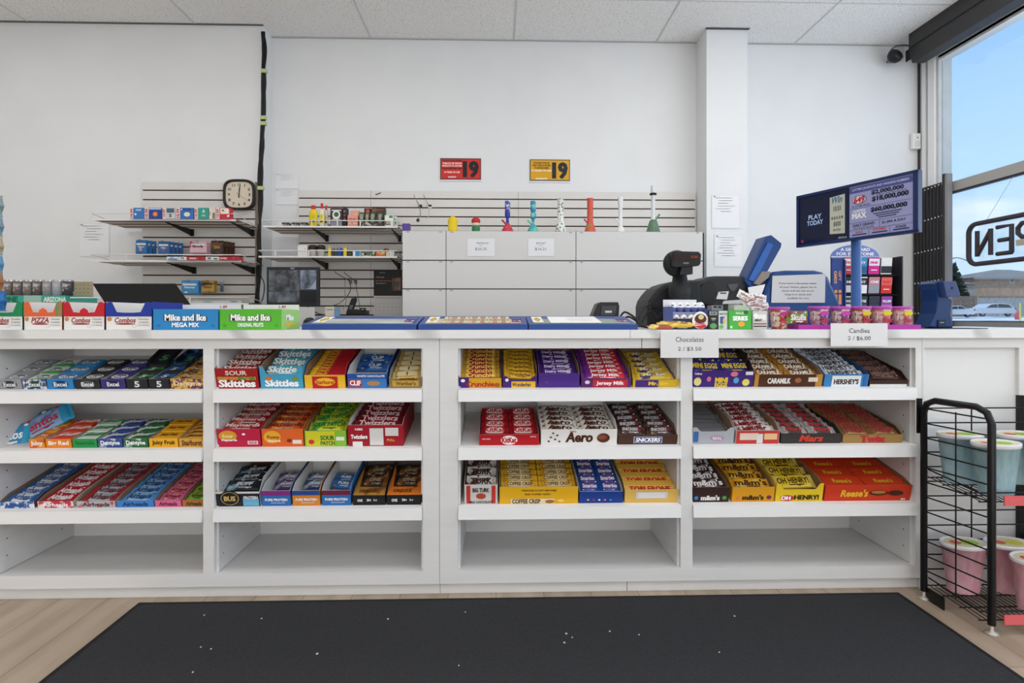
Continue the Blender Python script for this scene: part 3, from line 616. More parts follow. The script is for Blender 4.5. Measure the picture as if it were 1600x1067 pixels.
box('c', 1, 966, 1060, 14, 'dark brown peanut tray', '#4a3026', KRAFT, 'dark brown tray of peanut bars on the middle shelf',
    [('r', .5, .5, .48, .66, '#e8e4e4'), ('r', .5, .5, .46, .58, '#2a3f8c'), ('t', .5, .5, 'SNICKERS', .42, .42, '#ffffff', .05, .2)],
    bars('chocolate_bar', 'dark brown peanut bar', 5, bm(('#3a2822', '#5a4238', 20, .5), 'SNICKERS', '#e6e2ea', T=.018, icon='#7a3040', shear=.2), cols=2, T=.018, z=.038, z2=.058, lean=18, jit=3), bh=.058, d=.29)
box('c', 2, 725, 778, 30, 'red striped white tray', '#d8d4d0', KRAFT, 'narrow white tray with red stripes, leftmost on bottom filled shelf',
    [('r', .12, .5, .12, .9, '#c83a30'), ('r', .88, .5, .12, .9, '#c83a30'), ('t', .5, .72, 'BIG TURK', .5, .22, '#2a1c1a', .04), ('o', .5, .42, .3, .3, '#b84a34'), ('t', .5, .12, 'MILK CHOCOLATE', .7, .12, '#2a1c1a')],
    bars('chocolate_bar', 'white and brown nut bar', 3, bm(('#d8d2cc', '#4a2c22', 28, .45), 'TURK', '#2a1c1a', T=.022), T=.022, z=.066, z2=.08, lean=24, y1=.2), bh=.08, d=.26)
box('c', 2, 780, 904, 26, 'wide yellow wafer tray', '#e9b21e', GREYB, 'widest yellow tray of coffee wafer bars on bottom filled shelf',
    [('t', .5, .78, 'TWELVE BARS OF LIGHT CRISP WAFER', .45, .1, '#5a3a14'), ('t', .48, .56, 'FINE COFFEE TASTE', .36, .09, '#5a3a14'), ('r', .42, .16, .56, .3, '#e8d8b0'), ('t', .34, .16, 'COFFEE CRISP', .36, .26, '#4a2414', .04), ('o', .64, .14, .12, .2, '#a06a34'), ('o', .78, .2, .08, .16, '#f4d870')],
    bars('chocolate_bar', 'yellow wafer bar', 6, bm('#e0aa2a', 'COFFEE CRISP', '#4a2414', T=.018, patch='#e6cf9a', th=.4, tw=.7), cols=2, T=.018, z=.058, z2=.070, lean=18), bh=.076, d=.29)
box('c', 2, 905, 974, 18, 'royal blue candy tray', '#1f3f8e', WHB, 'royal blue tray of colourful candy packs on bottom filled shelf',
    [('o', .2+.13*i, .3+.25*((i*3) % 3), .05, .14, ['#f0c030', '#d8404a', '#f0f0f0', '#e88ab0', '#4ab0d8'][i]) for i in range(5)],
    bars('candy_pack', 'blue candy pack', 5, bm(('#2452a8', '#3a9ad0', 14, .46), 'Smarties', '#f2e8f0', T=.018, ends='#1f4a9a', patch='#5a4a8a', th=.5), 'candy pack', cols=2, T=.018, z=.044, z2=.062, lean=18), bh=.056, d=.30)
box('c', 2, 976, 1061, 20, 'pale yellow tray', '#e3b95e', M('#e9e0cc', .7), 'pale yellow tray of triangular chocolate cartons on bottom filled shelf',
    [('r', .5, .58, .6, .5, '#d9d6d2'), ('r', .5, .58, .5, .42, '#e9e7e4')],
    dict(name='chocolate_carton', label='yellow triangular chocolate carton', rows=4, cat='chocolate', T=.02, z=.042, z2=.060, lean=18, y1=.25, jit=.5,
         mesh=lambda l, w: (lambda m: (m.prism([(-w/2, -.012), (w/2, -.012), (w/2, .004), (0, .010), (-w/2, .004)], (l, 0, 0), '#e6b24a', o=(-l/2, 0, 0), u=(0, 1, 0)), m.text('TOBLERONE', (0, -w*.24, .0085), l*.82, w*.36, '#b3231f', (1, 0, 0), (0, 1, .21), bold=.05), m)[2])(MB()).mesh('carton')), bh=.066, d=.28)
# ================= right bay
EGG = ('#2e2a5c', '#c8b43a', 38, .36)
box('d', 0, 1080, 1178, 25, 'purple egg candy tray', '#43277a', M('#3a2c28', .8), 'purple tray with pastel egg spots, leftmost in the right bay',
    [('o', .1, .35, .12, .5, '#e8dc8a'), ('o', .28, .5, .07, .3, '#e070a0'), ('o', .72, .42, .09, .36, '#5aa8e0'), ('o', .88, .3, .12, .42, '#e8dc6a'), ('o', .68, .8, .12, .3, '#e07a9a'), ('t', .48, .45, 'MINI', .2, .3, '#f0cf3c', .06), ('t', .48, .15, 'EGGS', .2, .26, '#f0cf3c', .06), ('r', .92, .85, .12, .2, '#e8e4f0'), ('t', .1, .82, 'Cadbury', .12, .16, '#ffffff')],
    bars('candy_bag', 'navy egg candy bag', 3, bag(EGG, 'MINI EGGS', '#e8c83a', T=.03, ends='#3a3a8a'), 'candy bag', cols=2, T=.03, z=.058, z2=.088, lean=26, jit=3), bh=.082, d=.27)
m_ = MB(); m_.prism([(0, 0), (.24, .0), (.24, .012), (.0, .045)], (.0018, 0, 0), '#20242c', u=(0, 1, 0), v=(0, 0, 1))
place('carton_flap', m_.mesh('flap'), T_(Vector((X(1169), YF+.02, ZR[0]+.088))) @ R_(tilt(0)+.02, 'X') , 'black carton flap standing up on the purple egg tray edge', 'carton flap')
box('d', 0, 1179, 1286, 19, 'caramel brown tray', '#c08a3c', KRAFT, 'caramel brown and gold tray on the top shelf of right bay',
    [('r', .48, .5, .84, 1, '#4e2a1a'), ('t', .36, .5, 'CARAMILK', .34, .5, '#f4efe8', .05), ('r', .86, .6, .14, .34, '#e6dccb'), ('o', .64, .55, .1, .4, '#a0653a')],
    bars('chocolate_bar', 'caramel brown bar', 5, bm('#5a3220', 'CARAMILK', '#f2ead8', T=.018, ends='#b5813a', th=.5), cols=2, T=.018, z=.038, z2=.058, lean=18), bh=.06, d=.28)
box('d', 0, 1288, 1358, 19, 'blue and white tray', '#3f86c4', M('#2f4a72', .8), 'blue tray with white front panel on top shelf, right bay',
    [('r', .5, .45, .66, .9, '#e8ecf0'), ('t', .5, .42, 'HERSHEY\'S', .56, .42, '#3a1f18', .05), ('r', .93, .5, .08, .9, '#2b6cae')],
    bars('chocolate_bar', 'white and blue bar', 6, bm(('#dfe6ee', '#4a6f9a', 22, .40), 'HERSHEY\'S', '#3a2a28', T=.018, th=.5), T=.018, z=.038, z2=.06, lean=18), bh=.058, d=.29)
box('d', 0, 1359, 1421, 10, 'dark chocolate tray', '#3b2522', M('#3b2522', .8), 'low dark brown tray with white strip, rightmost on top shelf',
    [('r', .5, .2, .95, .4, '#e8e6e4')],
    bars('chocolate_bar', 'dark brown bar', 5, bm('#3c2320', 'HERSHEY\'S', '#8a6a60', T=.018, th=.5), T=.018, z=.030, z2=.045, lean=18), bh=.04, d=.30)
box('d', 1, 1082, 1148, 22, 'grey foil tray', '#aeb2b8', KRAFT, 'grey tray of silver foil bars, leftmost on middle shelf, right bay',
    [('o', .6, .4, .36, .36, '#b890b0'), ('t', .6, .4, 'REAL', .22, .18, '#e8e4ea'), ('r', .08, .5, .12, .7, '#3a6ea8')],
    bars('chocolate_bar', 'silver foil bar', 7, bm(M('#b4b7bc', .22, .8), '', T=.016), T=.016, z=.040, z2=.062, lean=24, jit=4), notch=(.2, .85), bh=.075, d=.28)
box('d', 1, 1150, 1219, 20, 'red and cream tray', '#cfcfcd', KRAFT, 'grey sided tray with red and cream front, middle shelf right bay',
    [('r', .5, .5, .98, .96, '#c63a34'), ('r', .3, .55, .42, .5, '#e8d2c4'), ('r', .8, .55, .3, .45, '#f0c490'), ('r', .55, .4, .14, .7, '#dfe0e0')],
    bars('chocolate_bar', 'white and red bar', 6, bm(('#e8e2de', '#b8323c', 26, .45), 'kinder', '#6a1c20', T=.020, th=.5), T=.020, z=.042, z2=.062, lean=22, jit=4), bh=.072, d=.29)
box('d', 1, 1221, 1316, 15, 'charcoal caramel tray', '#3a3534', M('#2a2828', .8), 'charcoal tray with red script lettering on the middle shelf',
    [('t', .5, .52, 'Mars', .42, .66, '#d8402c', .04, .25)],
    bars('chocolate_bar', 'black and red bar', 6, bm(('#2a2626', '#5a5052', 20, .5), 'Mars', '#c8403a', T=.018, ends='#b0a8a8', shear=.2), cols=2, T=.018, z=.036, z2=.055, lean=20, jit=3), bh=.052, d=.30)
box('d', 1, 1318, 1413, 13, 'gold biscuit tray', '#a5824a', M('#5e4430', .8), 'bronze gold tray of twin biscuit bars on the middle shelf',
    [('t', .5, .5, 'Twix', .42, .8, '#c22c3a', .07), ('r', .5, -.0, .01, .01, '#a5824a')],
    bars('chocolate_bar', 'bronze gold bar', 6, bm(M('#a87a50', .3, .4), 'TWIX', '#b02a3a', T=.018, th=.55), cols=2, T=.018, z=.032, z2=.052, lean=16), bh=.046, d=.31)
def cand(p0, p1, short, desc, outer, base, lab, text, tc, art, cat='candy bag', **k):
    box('d', 2, p0, p1, 23, short, outer, KRAFT, desc, art, bars('candy_bag', lab, 5, bag(base, text, tc), cat, T=.024, z=.05, z2=.070, lean=20), bh=.070, d=.31, **k)
cand(1081, 1140, 'cocoa brown tray', 'cocoa brown candy tray, leftmost on the bottom filled shelf', '#3a2422', ('#3f2a2a', '#c8c0c0', 20, .38), 'cocoa brown candy bag', 'm&m\'s', '#e8e4e4',
    [('t', .5, .3, 'm&m\'s', .5, .34, '#f0ecec', .06), ('o', .12, .3, .1, .24, '#3a8ad0'), ('o', .88, .3, .12, .26, '#4a9a4a')])
cand(1144, 1211, 'amber peanut tray', 'amber yellow peanut candy tray between brown and yellow ones', '#e0a020', ('#e3a11e', '#e0c860', 14, .40), 'amber candy bag', 'm&m\'s', '#3a2418',
    [('t', .5, .3, 'm&m\'s', .5, .34, '#3a2418', .06), ('o', .14, .25, .1, .2, '#e07a5a'), ('o', .88, .3, .12, .26, '#7a2a50')])
box('d', 2, 1212, 1287, 25, 'lemon yellow tray', '#edc92a', KRAFT, 'lemon yellow tray lettered in black and red, right bay',
    [('o', .25, .22, .3, .36, '#c02848'), ('t', .22, .22, 'OH', .2, .24, '#ffffff', .06), ('t', .66, .26, 'HENRY!', .52, .3, '#2a2014', .05)],
    bars('chocolate_bar', 'lemon yellow bar', 4, bm(('#e6c42c', '#b0a04a', 12, .36), 'OH HENRY!', '#3a2c18', T=.024, ends='#e9d060'), T=.024, z=.045, z2=.068, lean=20, y0=.03, jit=4), bh=.075, d=.31, notch=(.16, .75))
box('d', 2, 1289, 1425, 24, 'wide orange peanut tray', '#cf3a1c', KRAFT, 'widest orange red tray of peanut butter cups, bottom right',
    [('t', .34, .5, 'Reese\'s', .32, .46, '#f2c030', .04, .2), ('o', .62, .52, .22, .34, '#4a2418'), ('o', .62, .56, .17, .2, '#b8803c'), ('o', .82, .5, .18, .34, '#4a2418'), ('t', .91, .12, '45%', .06, .1, '#ffffff')],
    bars('peanut_cup_pack', 'orange peanut cup pack', 4, pm('#d8401e', 'Reese\'s', '#f0bc30', T=.022, tw=.55), 'candy pack', kind='pack', cols=2, T=.022, z=.050, z2=.060, lean=6, jit=.8), bh=.068, d=.30)
# ================================================================== ON THE COUNTER
def centroid(r): return sum(r, Vector())/len(r)
def slab(m, pts, Y, d, mt_, r=.006, side=None, zoff=0):
    """a solid with the outline pts (photo pixels at depth Y), depth d and softened edges"""
    a = [P(x, y, Y)+Vector((0, 0, zoff)) for x, y in pts]
    if a[0].x*0+sum((a[i].x*a[(i+1) % len(a)].z-a[(i+1) % len(a)].x*a[i].z) for i in range(len(a))) < 0: a.reverse()
    c = centroid(a); D = Vector((0, 1, 0))
    def ins(k): return [p+(c-p).normalized()*min(k, (c-p).length*.4) for p in a]
    rr = [[p for p in ins(r)], [p+D*r*.4 for p in ins(r*.35)], [p+D*r for p in a], [p+D*(d-r) for p in a], [p+D*d for p in ins(r)]]
    m.loft(rr, mt_, smooth=False); return m
def off(m, o):
    o = Vector(o); m.v = [tuple(Vector(v)-o) for v in m.v]; return m
def carton(name, label, cat, px0, px1, py0, py1, Y, depth, c, art=(), group=None, r=.002, rz=0, top=None, zb=None):
    """a closed carton seen at depth Y between the given pixels, printed front"""
    a = P(px0, py1, Y); b = P(px1, py0, Y); w = b.x-a.x; h = b.z-a.z
    if zb is not None: h = b.z-zb; a.z = zb
    m = MB(); m.rbox((-w/2, 0, 0), (w/2, depth, h), r, c, seg=2)
    for k, q in enumerate(art):
        y = -.0006-.0003*k
        if q[0] == 't': m.text(q[3], (q[1]*w-w/2, y, q[2]*h), q[4]*w, q[5]*h, q[6], bold=(q[7] if len(q) > 7 else .03))
        if q[0] == 'r': m.rect((q[1]*w-w/2, y, q[2]*h), q[3]*w, q[4]*h, q[5])
        if q[0] == 'o': m.oval((q[1]*w-w/2, y, q[2]*h), q[3]*w, q[4]*h, q[5])
    if top: m.rect((0, depth/2, h+.0004), w*.9, depth*.9, top, (1, 0, 0), (0, 1, 0))
    return place(name, m.mesh(name), T_(Vector((a.x+w/2, Y, a.z))) @ R_(math.radians(rz), 'Z'), label, cat, group)
# pretzel snack trays with cut-away coloured fronts
def snack(p0, p1, colr, colr2, label, flavour, tab=True, goods=2):
    Y = 2.19; x0 = P(p0, 500, Y).x+.001; x1 = P(p1, 500, Y).x-.001; w = x1-x0; h = .105; d = .22
    root = thing('snack_display_tray', label, 'display tray', (x0, Y, ZC+.0003), group='pretzel snack trays on the counter')
    f = MB(); f.prism([(0, 0), (w, 0), (w, .055), (0, .055)], (0, .0015, 0), '#e9e7e4')
    f.text(flavour, (w*.42, -.0006, .036), w*.46, .020, '#9c2a2a', bold=.03, shear=.2); f.oval((w*.42, -.0003, .022), w*.44, .006, '#8a2a2a')
    f.oval((w*.08, -.0004, .040), w*.10, .016, '#c98a4a'); f.text('Cheddar', (w*.82, -.0006, .040), w*.24, .007, '#555555', bold=0); f.text('CHEESE', (w*.82, -.0006, .028), w*.24, .006, '#555555', bold=0)
    f.text('STUFFED', (w*.82, -.0006, .017), w*.26, .006, '#777777', bold=0); f.oval((w*.62, -.0006, .014), w*.09, .012, '#b9b7b4'); f.oval((w*.62, -.0008, .014), w*.075, .010, '#e9e7e4')
    f.build('front_panel', root)
    g = MB(); pl = [(0, .05), (w, .05), (w, .098), (w*.92, h), (w*.86, .102), (w*.76, .066), (w*.5+.016, .064)]
    if tab: pl += [(w*.5+.013, .074), (w*.5, .082), (w*.5-.013, .074)]
    pl += [(w*.5-.016, .064), (w*.24, .066), (w*.14, .102), (w*.08, h), (0, .098)]
    g.prism(pl, (0, .0015, 0), colr2 or colr, o=(0, -.002, 0)); g.build('top_band', root)
    b = MB(); 
    b.box((0, 0, 0), (.0015, d, h), colr); b.box((w-.0015, 0, 0), (w, d, h), colr); b.box((.0015, d-.0015, 0), (w-.0015, d, h), '#e9e7e4')
    b.box((.0015, .0015, 0), (w-.0015, d-.0015, .0015), '#e9e7e4')
    b.box((.0017, .0015, .002), (.0022, d-.002, h-.001), '#e9e7e4'); b.box((w-.0022, .0015, .002), (w-.0017, d-.002, h-.001), '#e9e7e4'); b.build('tray_walls', root)
    me = bar_mesh(w*.8, .05, .03, ('#e8e2da', colr if isinstance(colr, str) else '#c03030', 18, .45), 'Combos', '#9c2a2a')
    for i in range(goods):
        place('snack_bag', me, T_(Vector((x0+w/2, Y+.05+.075*i, ZC+.028+.012*i))) @ R_(.5, 'X') , 'striped pretzel bag, %s row, inside the %s' % (ORD[i], label.split(' with')[0].split(',')[0]), 'snack bag', 'pretzel bags in the counter trays')
snack(-26, 36, '#1c8a52', None, 'green banded white snack tray, leftmost on counter', 'Combos', tab=False)
snack(37, 98, '#e06a2e', MP('#2a8a58', '#e2602c', 6, .5, soft=.02, stretch=(1, .01, .01)), 'green and orange banded snack tray on counter', 'PIZZA', goods=2)
snack(99, 164, '#c5202e', None, 'red banded white snack tray on counter', 'Combos')
snack(165, 238, '#22389a', None, 'dark blue banded white snack tray on counter', 'Combos', tab=False)
def theater(p0, p1, py0, c, side, label, t1, t2, sidec):
    Y = 2.185; a = P(p0, 515, Y).x+.001; b = P(p1, 515, Y).x-.001; w = b-a; h = P(300, py0, Y).z-ZC; d = .20
    r = thing('candy_carton', label, 'candy box', (a, Y, ZC+.0003), group='theatre candy cartons on the counter')
    m = MB(); m.box((0, 0, 0), (w, .0016, h), c); m.box((0, .0016, 0), (.0016, d, h), c); m.box((w-.0016, .0016, 0), (w, d, h), side); m.box((.0016, .0016, 0), (w-.0016, d-.0016, .0016), c)
    m.text(t1, (w*.5, -.0014, h*.58), w*.66, h*.34, '#2a2226', bold=.09); m.text(t1, (w*.5, -.002, h*.59), w*.64, h*.32, '#ffffff', bold=.04)
    m.text(t2, (w*.5, -.0016, h*.24), w*.42, h*.22, '#ffffff', bold=.03)
    for i in range(5): m.oval((w*(.08+.21*i), -.0006, h*(.2+.5*(i % 2))), w*.06, h*.16, sidec)
    m.text('Mike', (w+.0006, d*.45, h*.6), d*.6, h*.3, '#ffffff', (0, 1, 0), bold=.05); m.oval((w+.0004, d*.45, h*.25), d*.6, h*.2, '#d8c030', (0, 1, 0))
    m.build('carton_body', r)
    bk = MB(); bk.box((.0016, d-.0016, 0), (w-.0016, d, h+.021), '#eae8e8'); bk.text('1.49', (w*.7, d-.0022, h+.012), w*.12, .012, '#b02030')
    bk.build('back_panel', r)
    me = pack_mesh(w*.85, .05, .05, c, 'Mike and Ike', '#ffffff')
    for i in range(2): place('candy_box', me, T_(Vector((a+w/2, Y+.06+.07*i, ZC+.0275))), '%s small candy box, %s row, inside the %s carton' % (label.split()[0], ORD[i], label.split()[1]), 'candy box', 'small boxes in the theatre cartons')
theater(239, 341, 483, '#2a86c4', '#4a9ad0', 'bright blue candy carton with white back, left of the green one', 'Mike and Ike', 'MEGA MIX', '#2476b0')
theater(343, 440, 483, '#58b532', '#9fd078', 'lime green candy carton beside the lottery ticket trays', 'Mike and Ike', 'ORIGINAL FRUITS', '#4aa02a')
# lottery ticket trays
BL = M('#183f86', .35)
def ticket_tray(p0, p1, label, kind):
    Y = 2.18; a = P(p0, 515, Y).x+.001; b = P(p1, 515, Y).x-.001; w = b-a; d = .26; h0, h1 = .020, .052
    r = thing('ticket_tray', label, 'ticket tray', (a, Y, ZC+.0003), group='blue lottery ticket trays')
    m = MB(); m.prism([(0, 0), (d, 0), (d, h1), (d-.012, h1), (.012, h0), (0, h0)], (w, 0, 0), BL, u=(0, 1, 0)); m.build('tray_frame', r)
    s = (h1-h0)/(d-.012); V = Vector((0, 1, s)).normalized()
    def pt(x, t, e=.001): return Vector((x, .012+t*(d-.02), h0+s*t*(d-.02)+e))
    wl = d*.80
    g = MB(); g.rect(pt(w/2, .5), w*.90, wl, {'s': MP('#c9cdd0', '#8e9a94', 5, .5, soft=.2), 't': MP('#cfc7a6', '#b58a78', 16, .5, soft=.1), 'p': '#8f9b92'}[kind], (1, 0, 0), V)  # silvery tray: the reflection on its clear window is put into the colour
    g.build('ticket_window', r)
    lb = MB(); lb.rect(pt(w*.10, .55, .0016), w*.10, wl*.8, '#f0efe9', (1, 0, 0), V); c = pt(w*.10, .55, .002); q = Vector((w*.04, 0, 0)); qv = V*wl*.32
    lb.add([c-q, c-qv, c+q, c+qv], [(0, 1, 2, 3)], '#c8a82c')
    lb.build('diamond_label', r); lb = MB()
    lb.rect(pt(w*.91, .55, .0016), w*.10, wl*.72, '#2a3f86', (1, 0, 0), V); lb.text('PROLINE', pt(w*.91, .7, .002), w*.08, .03, '#e0e4f4', (1, 0, 0), V, bold=.02)
    lb.oval(pt(w*.885, .35, .002), .014, .03, '#e05a60', (1, 0, 0), V); lb.oval(pt(w*.935, .35, .002), .014, .03, '#e8b0b0', (1, 0, 0), V)
    lb.build('blue_label', r)
    if kind == 't':
        for i in range(16):
            x = w*(.2+.64*(i+.5)/16)
            tk = MB(); tk.box((-w*.017, -wl*.44, 0), (w*.017, wl*.44, .0006), ['#d8cfa8', '#cfc49a', '#c98a80', '#d8cfa8', '#b98a70'][i % 5]); tk.rect((0, -.01, .0009), w*.022, .05, '#9a9078', (1, 0, 0), (0, 1, 0))
            place('lottery_ticket', tk.mesh('lottery_ticket'), T_(Vector((a, Y, ZC+.0003))+pt(x, .5, .0018)) @ R_(math.atan(s), 'X'), 'scratch ticket, %s from the left in the middle blue tray' % (['first', 'second', 'third', 'fourth', 'fifth', 'sixth', 'seventh', 'eighth', 'ninth', 'tenth', 'eleventh', 'twelfth', 'thirteenth', 'fourteenth', 'fifteenth', 'sixteenth'][i]), 'lottery ticket', 'scratch tickets in the blue tray')
    if kind == 'p':
        tk = MB(); tk.box((-w*.24, -wl*.45, 0), (w*.24, wl*.45, .0006), '#f1f1ee')
        for i in range(4): tk.rect((w*.06, wl*(.22-.14*i), .0009), w*(.26-.04*(i % 2)), .004, '#a8a8a8', (1, 0, 0), (0, 1, 0))
        place('paper_notice', tk.mesh('paper_notice'), T_(Vector((a, Y, ZC+.0003))+pt(w*.45, .5, .002)) @ R_(math.atan(s), 'X'), 'white paper notice lying on the right blue ticket tray', 'notice')
ticket_tray(471, 651, 'blue lottery ticket tray with silvery reflection painted on window beside green carton', 's')
ticket_tray(653, 825, 'blue lottery ticket tray in the middle, full of tickets', 't')
ticket_tray(826, 997, 'blue lottery ticket tray on the right, partly covered by paper', 'p')
# pin pad
BK = M('#101113', .35); BK2 = M('#1b1c1f', .45); GREY = M('#4a4b4f', .5)
r = thing('pin_pad', 'small black card terminal standing behind the right ticket tray', 'card terminal', (P(945, 497, 2.62).x, 2.62, ZC+.0005))
m = MB(); slab(m, [(929, 505), (926, 494), (934, 475), (939, 472), (966, 472), (968, 478), (967, 494), (965, 507)], 2.62, .10, BK, .004); off(m, r.location)
m.v = [(x, y, max(z, 0)) for x, y, z in m.v]; m.build('housing', r)
m = MB(); slab(m, [(940, 478), (963, 478), (963, 493), (938, 493)], 2.612, .008, M('#26272b', .25), .001); off(m, r.location).build('screen', r)
m = MB(); p = P(951, 487, 2.60)-r.location; m.rect(p, .03, .009, '#c8c8c8'); m.box(p+Vector((-.015, .0005, -.0045)), p+Vector((.015, .01, .0045)), '#c8c8c8'); m.build('name_plate', r)
# till: customer display on its neck, printer and till body
r = thing('customer_display', 'black customer price display on a thick neck above the till', 'price display', (P(1068, 500, 2.5).x, 2.5, ZC+.0005))
o = r.location; px = P(1068, 430, 2.5)
m = MB(); nk = [(.055, 0), (.055, .02), (.043, .05), (.042, .12), (.050, .15), (.048, .185), (.036, .20), (.030, .24)]
m.lathe(nk, M('#1c1d20', .45), (0, .05, 0), 20, 1, .8); m.build('neck', r)
m = MB(); m.box((-.02, -.012, .145-.05), (.02, .0, .165-.05), GREY)
m.build('neck_latch', r)
m = MB(); slab(m, [(1050, 394), (1054, 392), (1092, 393), (1096, 397), (1095, 412), (1092, 415), (1054, 418), (1050, 416)], 2.46, .035, BK, .004); off(m, o).build('display_head', r)
m = MB(); slab(m, [(1054, 398), (1091, 397), (1091, 405), (1054, 407)], 2.456, .004, M('#2a1612', .15), .0005); off(m, o); c = P(1085, 401, 2.4545)-o
m.text('0.00', c, .03, .012, M('#8a3a1e', .4, emit=.4)); m.text('POSIFLEX', P(1072, 411, 2.4585)-o, .024, .005, '#c8c8c8'); m.build('readout', r)
m = MB(); c = P(1058, 411, 2.50)-o; m.lathe([(.002, .0), (.045, .0), (.058, .012), (.058, .03), (.045, .042), (.002, .042)], BK2, (0, 0, 0), 24, cap=False)
m.v = [(x+c.x+.003, -z+.04+c.y, y+c.z) for x, y, z in m.v]; m.build('rear_disc', r)
m = MB(); slab(m, [(1065, 414), (1083, 414), (1083, 428), (1062, 430)], 2.47, .04, BK2, .004); off(m, o).build('tilt_hinge', r)
r = thing('till_body', 'large black rounded till housing behind the surprise egg tray', 'cash till', (P(1055, 500, 2.6).x, 2.60, ZC+.0005)); o = r.location
m = MB(); slab(m, [(1013, 512), (1013, 478), (1016, 468), (1022, 459), (1030, 450), (1041, 443), (1054, 439), (1070, 437), (1096, 437), (1098, 512)], 2.62, .26, M('#1b1c1f', .5), .02); off(m, o); m.v = [(x, y, max(z, 0)) for x, y, z in m.v]; m.build('housing', r)
m = MB(); slab(m, [(1016, 473), (1027, 472), (1028, 480), (1016, 482)], 2.605, .02, BK, .002); off(m, o).build('cable_socket', r)
r = thing('receipt_printer', 'black receipt printer with white sticker beside the till', 'printer', (P(1135, 500, 2.66).x, 2.66, ZC+.0005)); o = r.location
m = MB(); slab(m, [(1090, 512), (1088, 470), (1090, 448), (1097, 438), (1108, 432), (1118, 431), (1160, 431), (1167, 434), (1169, 442), (1168, 475), (1166, 512)], 2.68, .2, M('#26272a', .45), .014); off(m, o); m.v = [(x, y, max(z, 0)) for x, y, z in m.v]; m.build('housing', r)
m = MB(); slab(m, [(1091, 475), (1092, 450), (1098, 441), (1107, 437), (1115, 441), (1119, 450), (1116, 478)], 2.655, .03, M('#141517', .4), .006); off(m, o).build('side_cover', r)
m = MB(); slab(m, [(1137, 444), (1154, 443), (1152, 450), (1148, 455), (1143, 455), (1139, 450)], 2.674, .012, M('#4a4b50', .4), .003); off(m, o).build('release_lever', r)
m = MB(); slab(m, [(1123, 456), (1139, 455), (1136, 468), (1119, 467)], 2.672, .009, '#d9d8d6', .0004); off(m, o)
m.rect(P(1130, 458, 2.6715)-o, .03, .006, '#3a3a3a'); m.build('sticker', r)
m = MB(); slab(m, [(1131, 470), (1160, 468), (1160, 474), (1129, 475)], 2.672, .009, '#c8c8c6', .0004); off(m, o).build('sticker', r)
# black cables by the pin pad
def cable(pts, rr, label, colr='#17181a', grp=None, name='cable', cat='cable'):
    m = MB(); q = [P(*p) if len(p) == 3 and p[0] > 3.9 else Vector(p) for p in pts]; m.tube(q, rr, colr, seg=6, spline=6)
    return tag(m.build(name), label, cat, grp)
cable([(966, 500, 2.60), (975, 488, 2.5), (986, 492, 2.46), (996, 500, 2.42), (1004, 508, 2.38), (1012, 510, 2.36), (1018, 511, 2.34)], .0045, 'thick black cable curling between the pin pad and till', grp='till cables')
cable([(968, 507, 2.55), (980, 495, 2.52), (992, 500, 2.44), (1003, 509, 2.36), (1013, 511.5, 2.33)], .0045, 'second black cable lying just below the thick one', grp='till cables')
cable([(997, 500, 2.5), (1000, 490, 2.52), (1007, 480, 2.56), (1016, 476, 2.595)], .003, 'thin black cable rising to the till socket', grp='till cables')
cable([(1003, 504, 2.5), (1012, 488, 2.5), (1020, 487, 2.52), (1028, 496, 2.5), (1038, 485, 2.5), (1052, 481, 2.56)], .003, 'thin black cable looping in front of the till housing', grp='till cables')
# surprise egg tray
Y = 2.24
r = thing('egg_display_tray', 'small counter tray of surprise eggs with egg-shaped front', 'display tray', (P(1051, 512, Y).x, Y, ZC+.0003)); o = Vector(r.location)
w = P(1106, 512, Y).x-o.x
m = MB(); m.box((0, 0, 0), (.0015, .13, .09), '#5a6aa8'); m.box((w-.0015, 0, 0), (w, .13, .08), '#5a6aa8'); m.box((0, .1285, 0), (w, .13, .12), '#e0e0e4'); m.box((0, 0, 0), (w, .13, .0015), '#5a6aa8')
m.box((.0015, .035, .0015), (w-.0015, .1285, .068), '#8a8fb0'); m.box((.0015, .0, .0015), (w-.0015, .035, .018), '#2a2c48'); m.build('tray_walls', r)
m = MB(); m.box((.0015, -.001, 0), (w*.56, .001, .042), '#1d2036'); m.text('Kinder', (w*.28, -.0016, .010), w*.3, .012, '#e8e8f0'); m.text('joy', (w*.28, -.0016, .028), w*.3, .012, '#7ab0e0'); m.build('front_panel', r)
m = MB(); c = (w*.78, -.004, .032); pt = []
for k in range(24):
    a_ = 2*math.pi*k/24; pt.append((math.cos(a_)*.032*(1-.12*math.sin(a_)), math.sin(a_)*.034))
m.prism([(x, z) for x, z in pt], (0, .003, 0), '#f0efec', o=(c[0], c[1], .036)); m.prism([(x*.72, z*.55+.006) for x, z in pt], (0, .0006, 0), '#5a2418', o=(c[0], c[1]-.001, .036))
m.oval((c[0]+.002, c[1]-.0014, .048), .022, .02, '#cfc48a'); m.text('Kinder', (c[0], c[1]-.0016, .022), .04, .012, '#c8202e'); m.prism([(-.026, -.024), (.024, -.018), (.02, -.028), (0, -.034)], (0, .0006, 0), '#d02a32', o=(c[0], c[1]-.001, .036)); m.build('egg_front', r)
def egg(c1, c2):
    m = MB(); pr = [(.001, 0), (.009, .002), (.0145, .010), (.0155, .018)]; m.lathe(pr, c2, seg=14); m.lathe([(.0155, .018), (.0135, .028), (.009, .036), (.001, .040)], c1, seg=14)
    m.text('Kinder', (0, -.0162, .016), .018, .006, '#b02030'); m.oval((0, -.0138, .026), .012, .006, '#2a3a7a'); return m.mesh('egg')
eg1, eg2 = egg('#e9edf2', '#5a78b8'), egg('#efe9e4', '#c8583a')
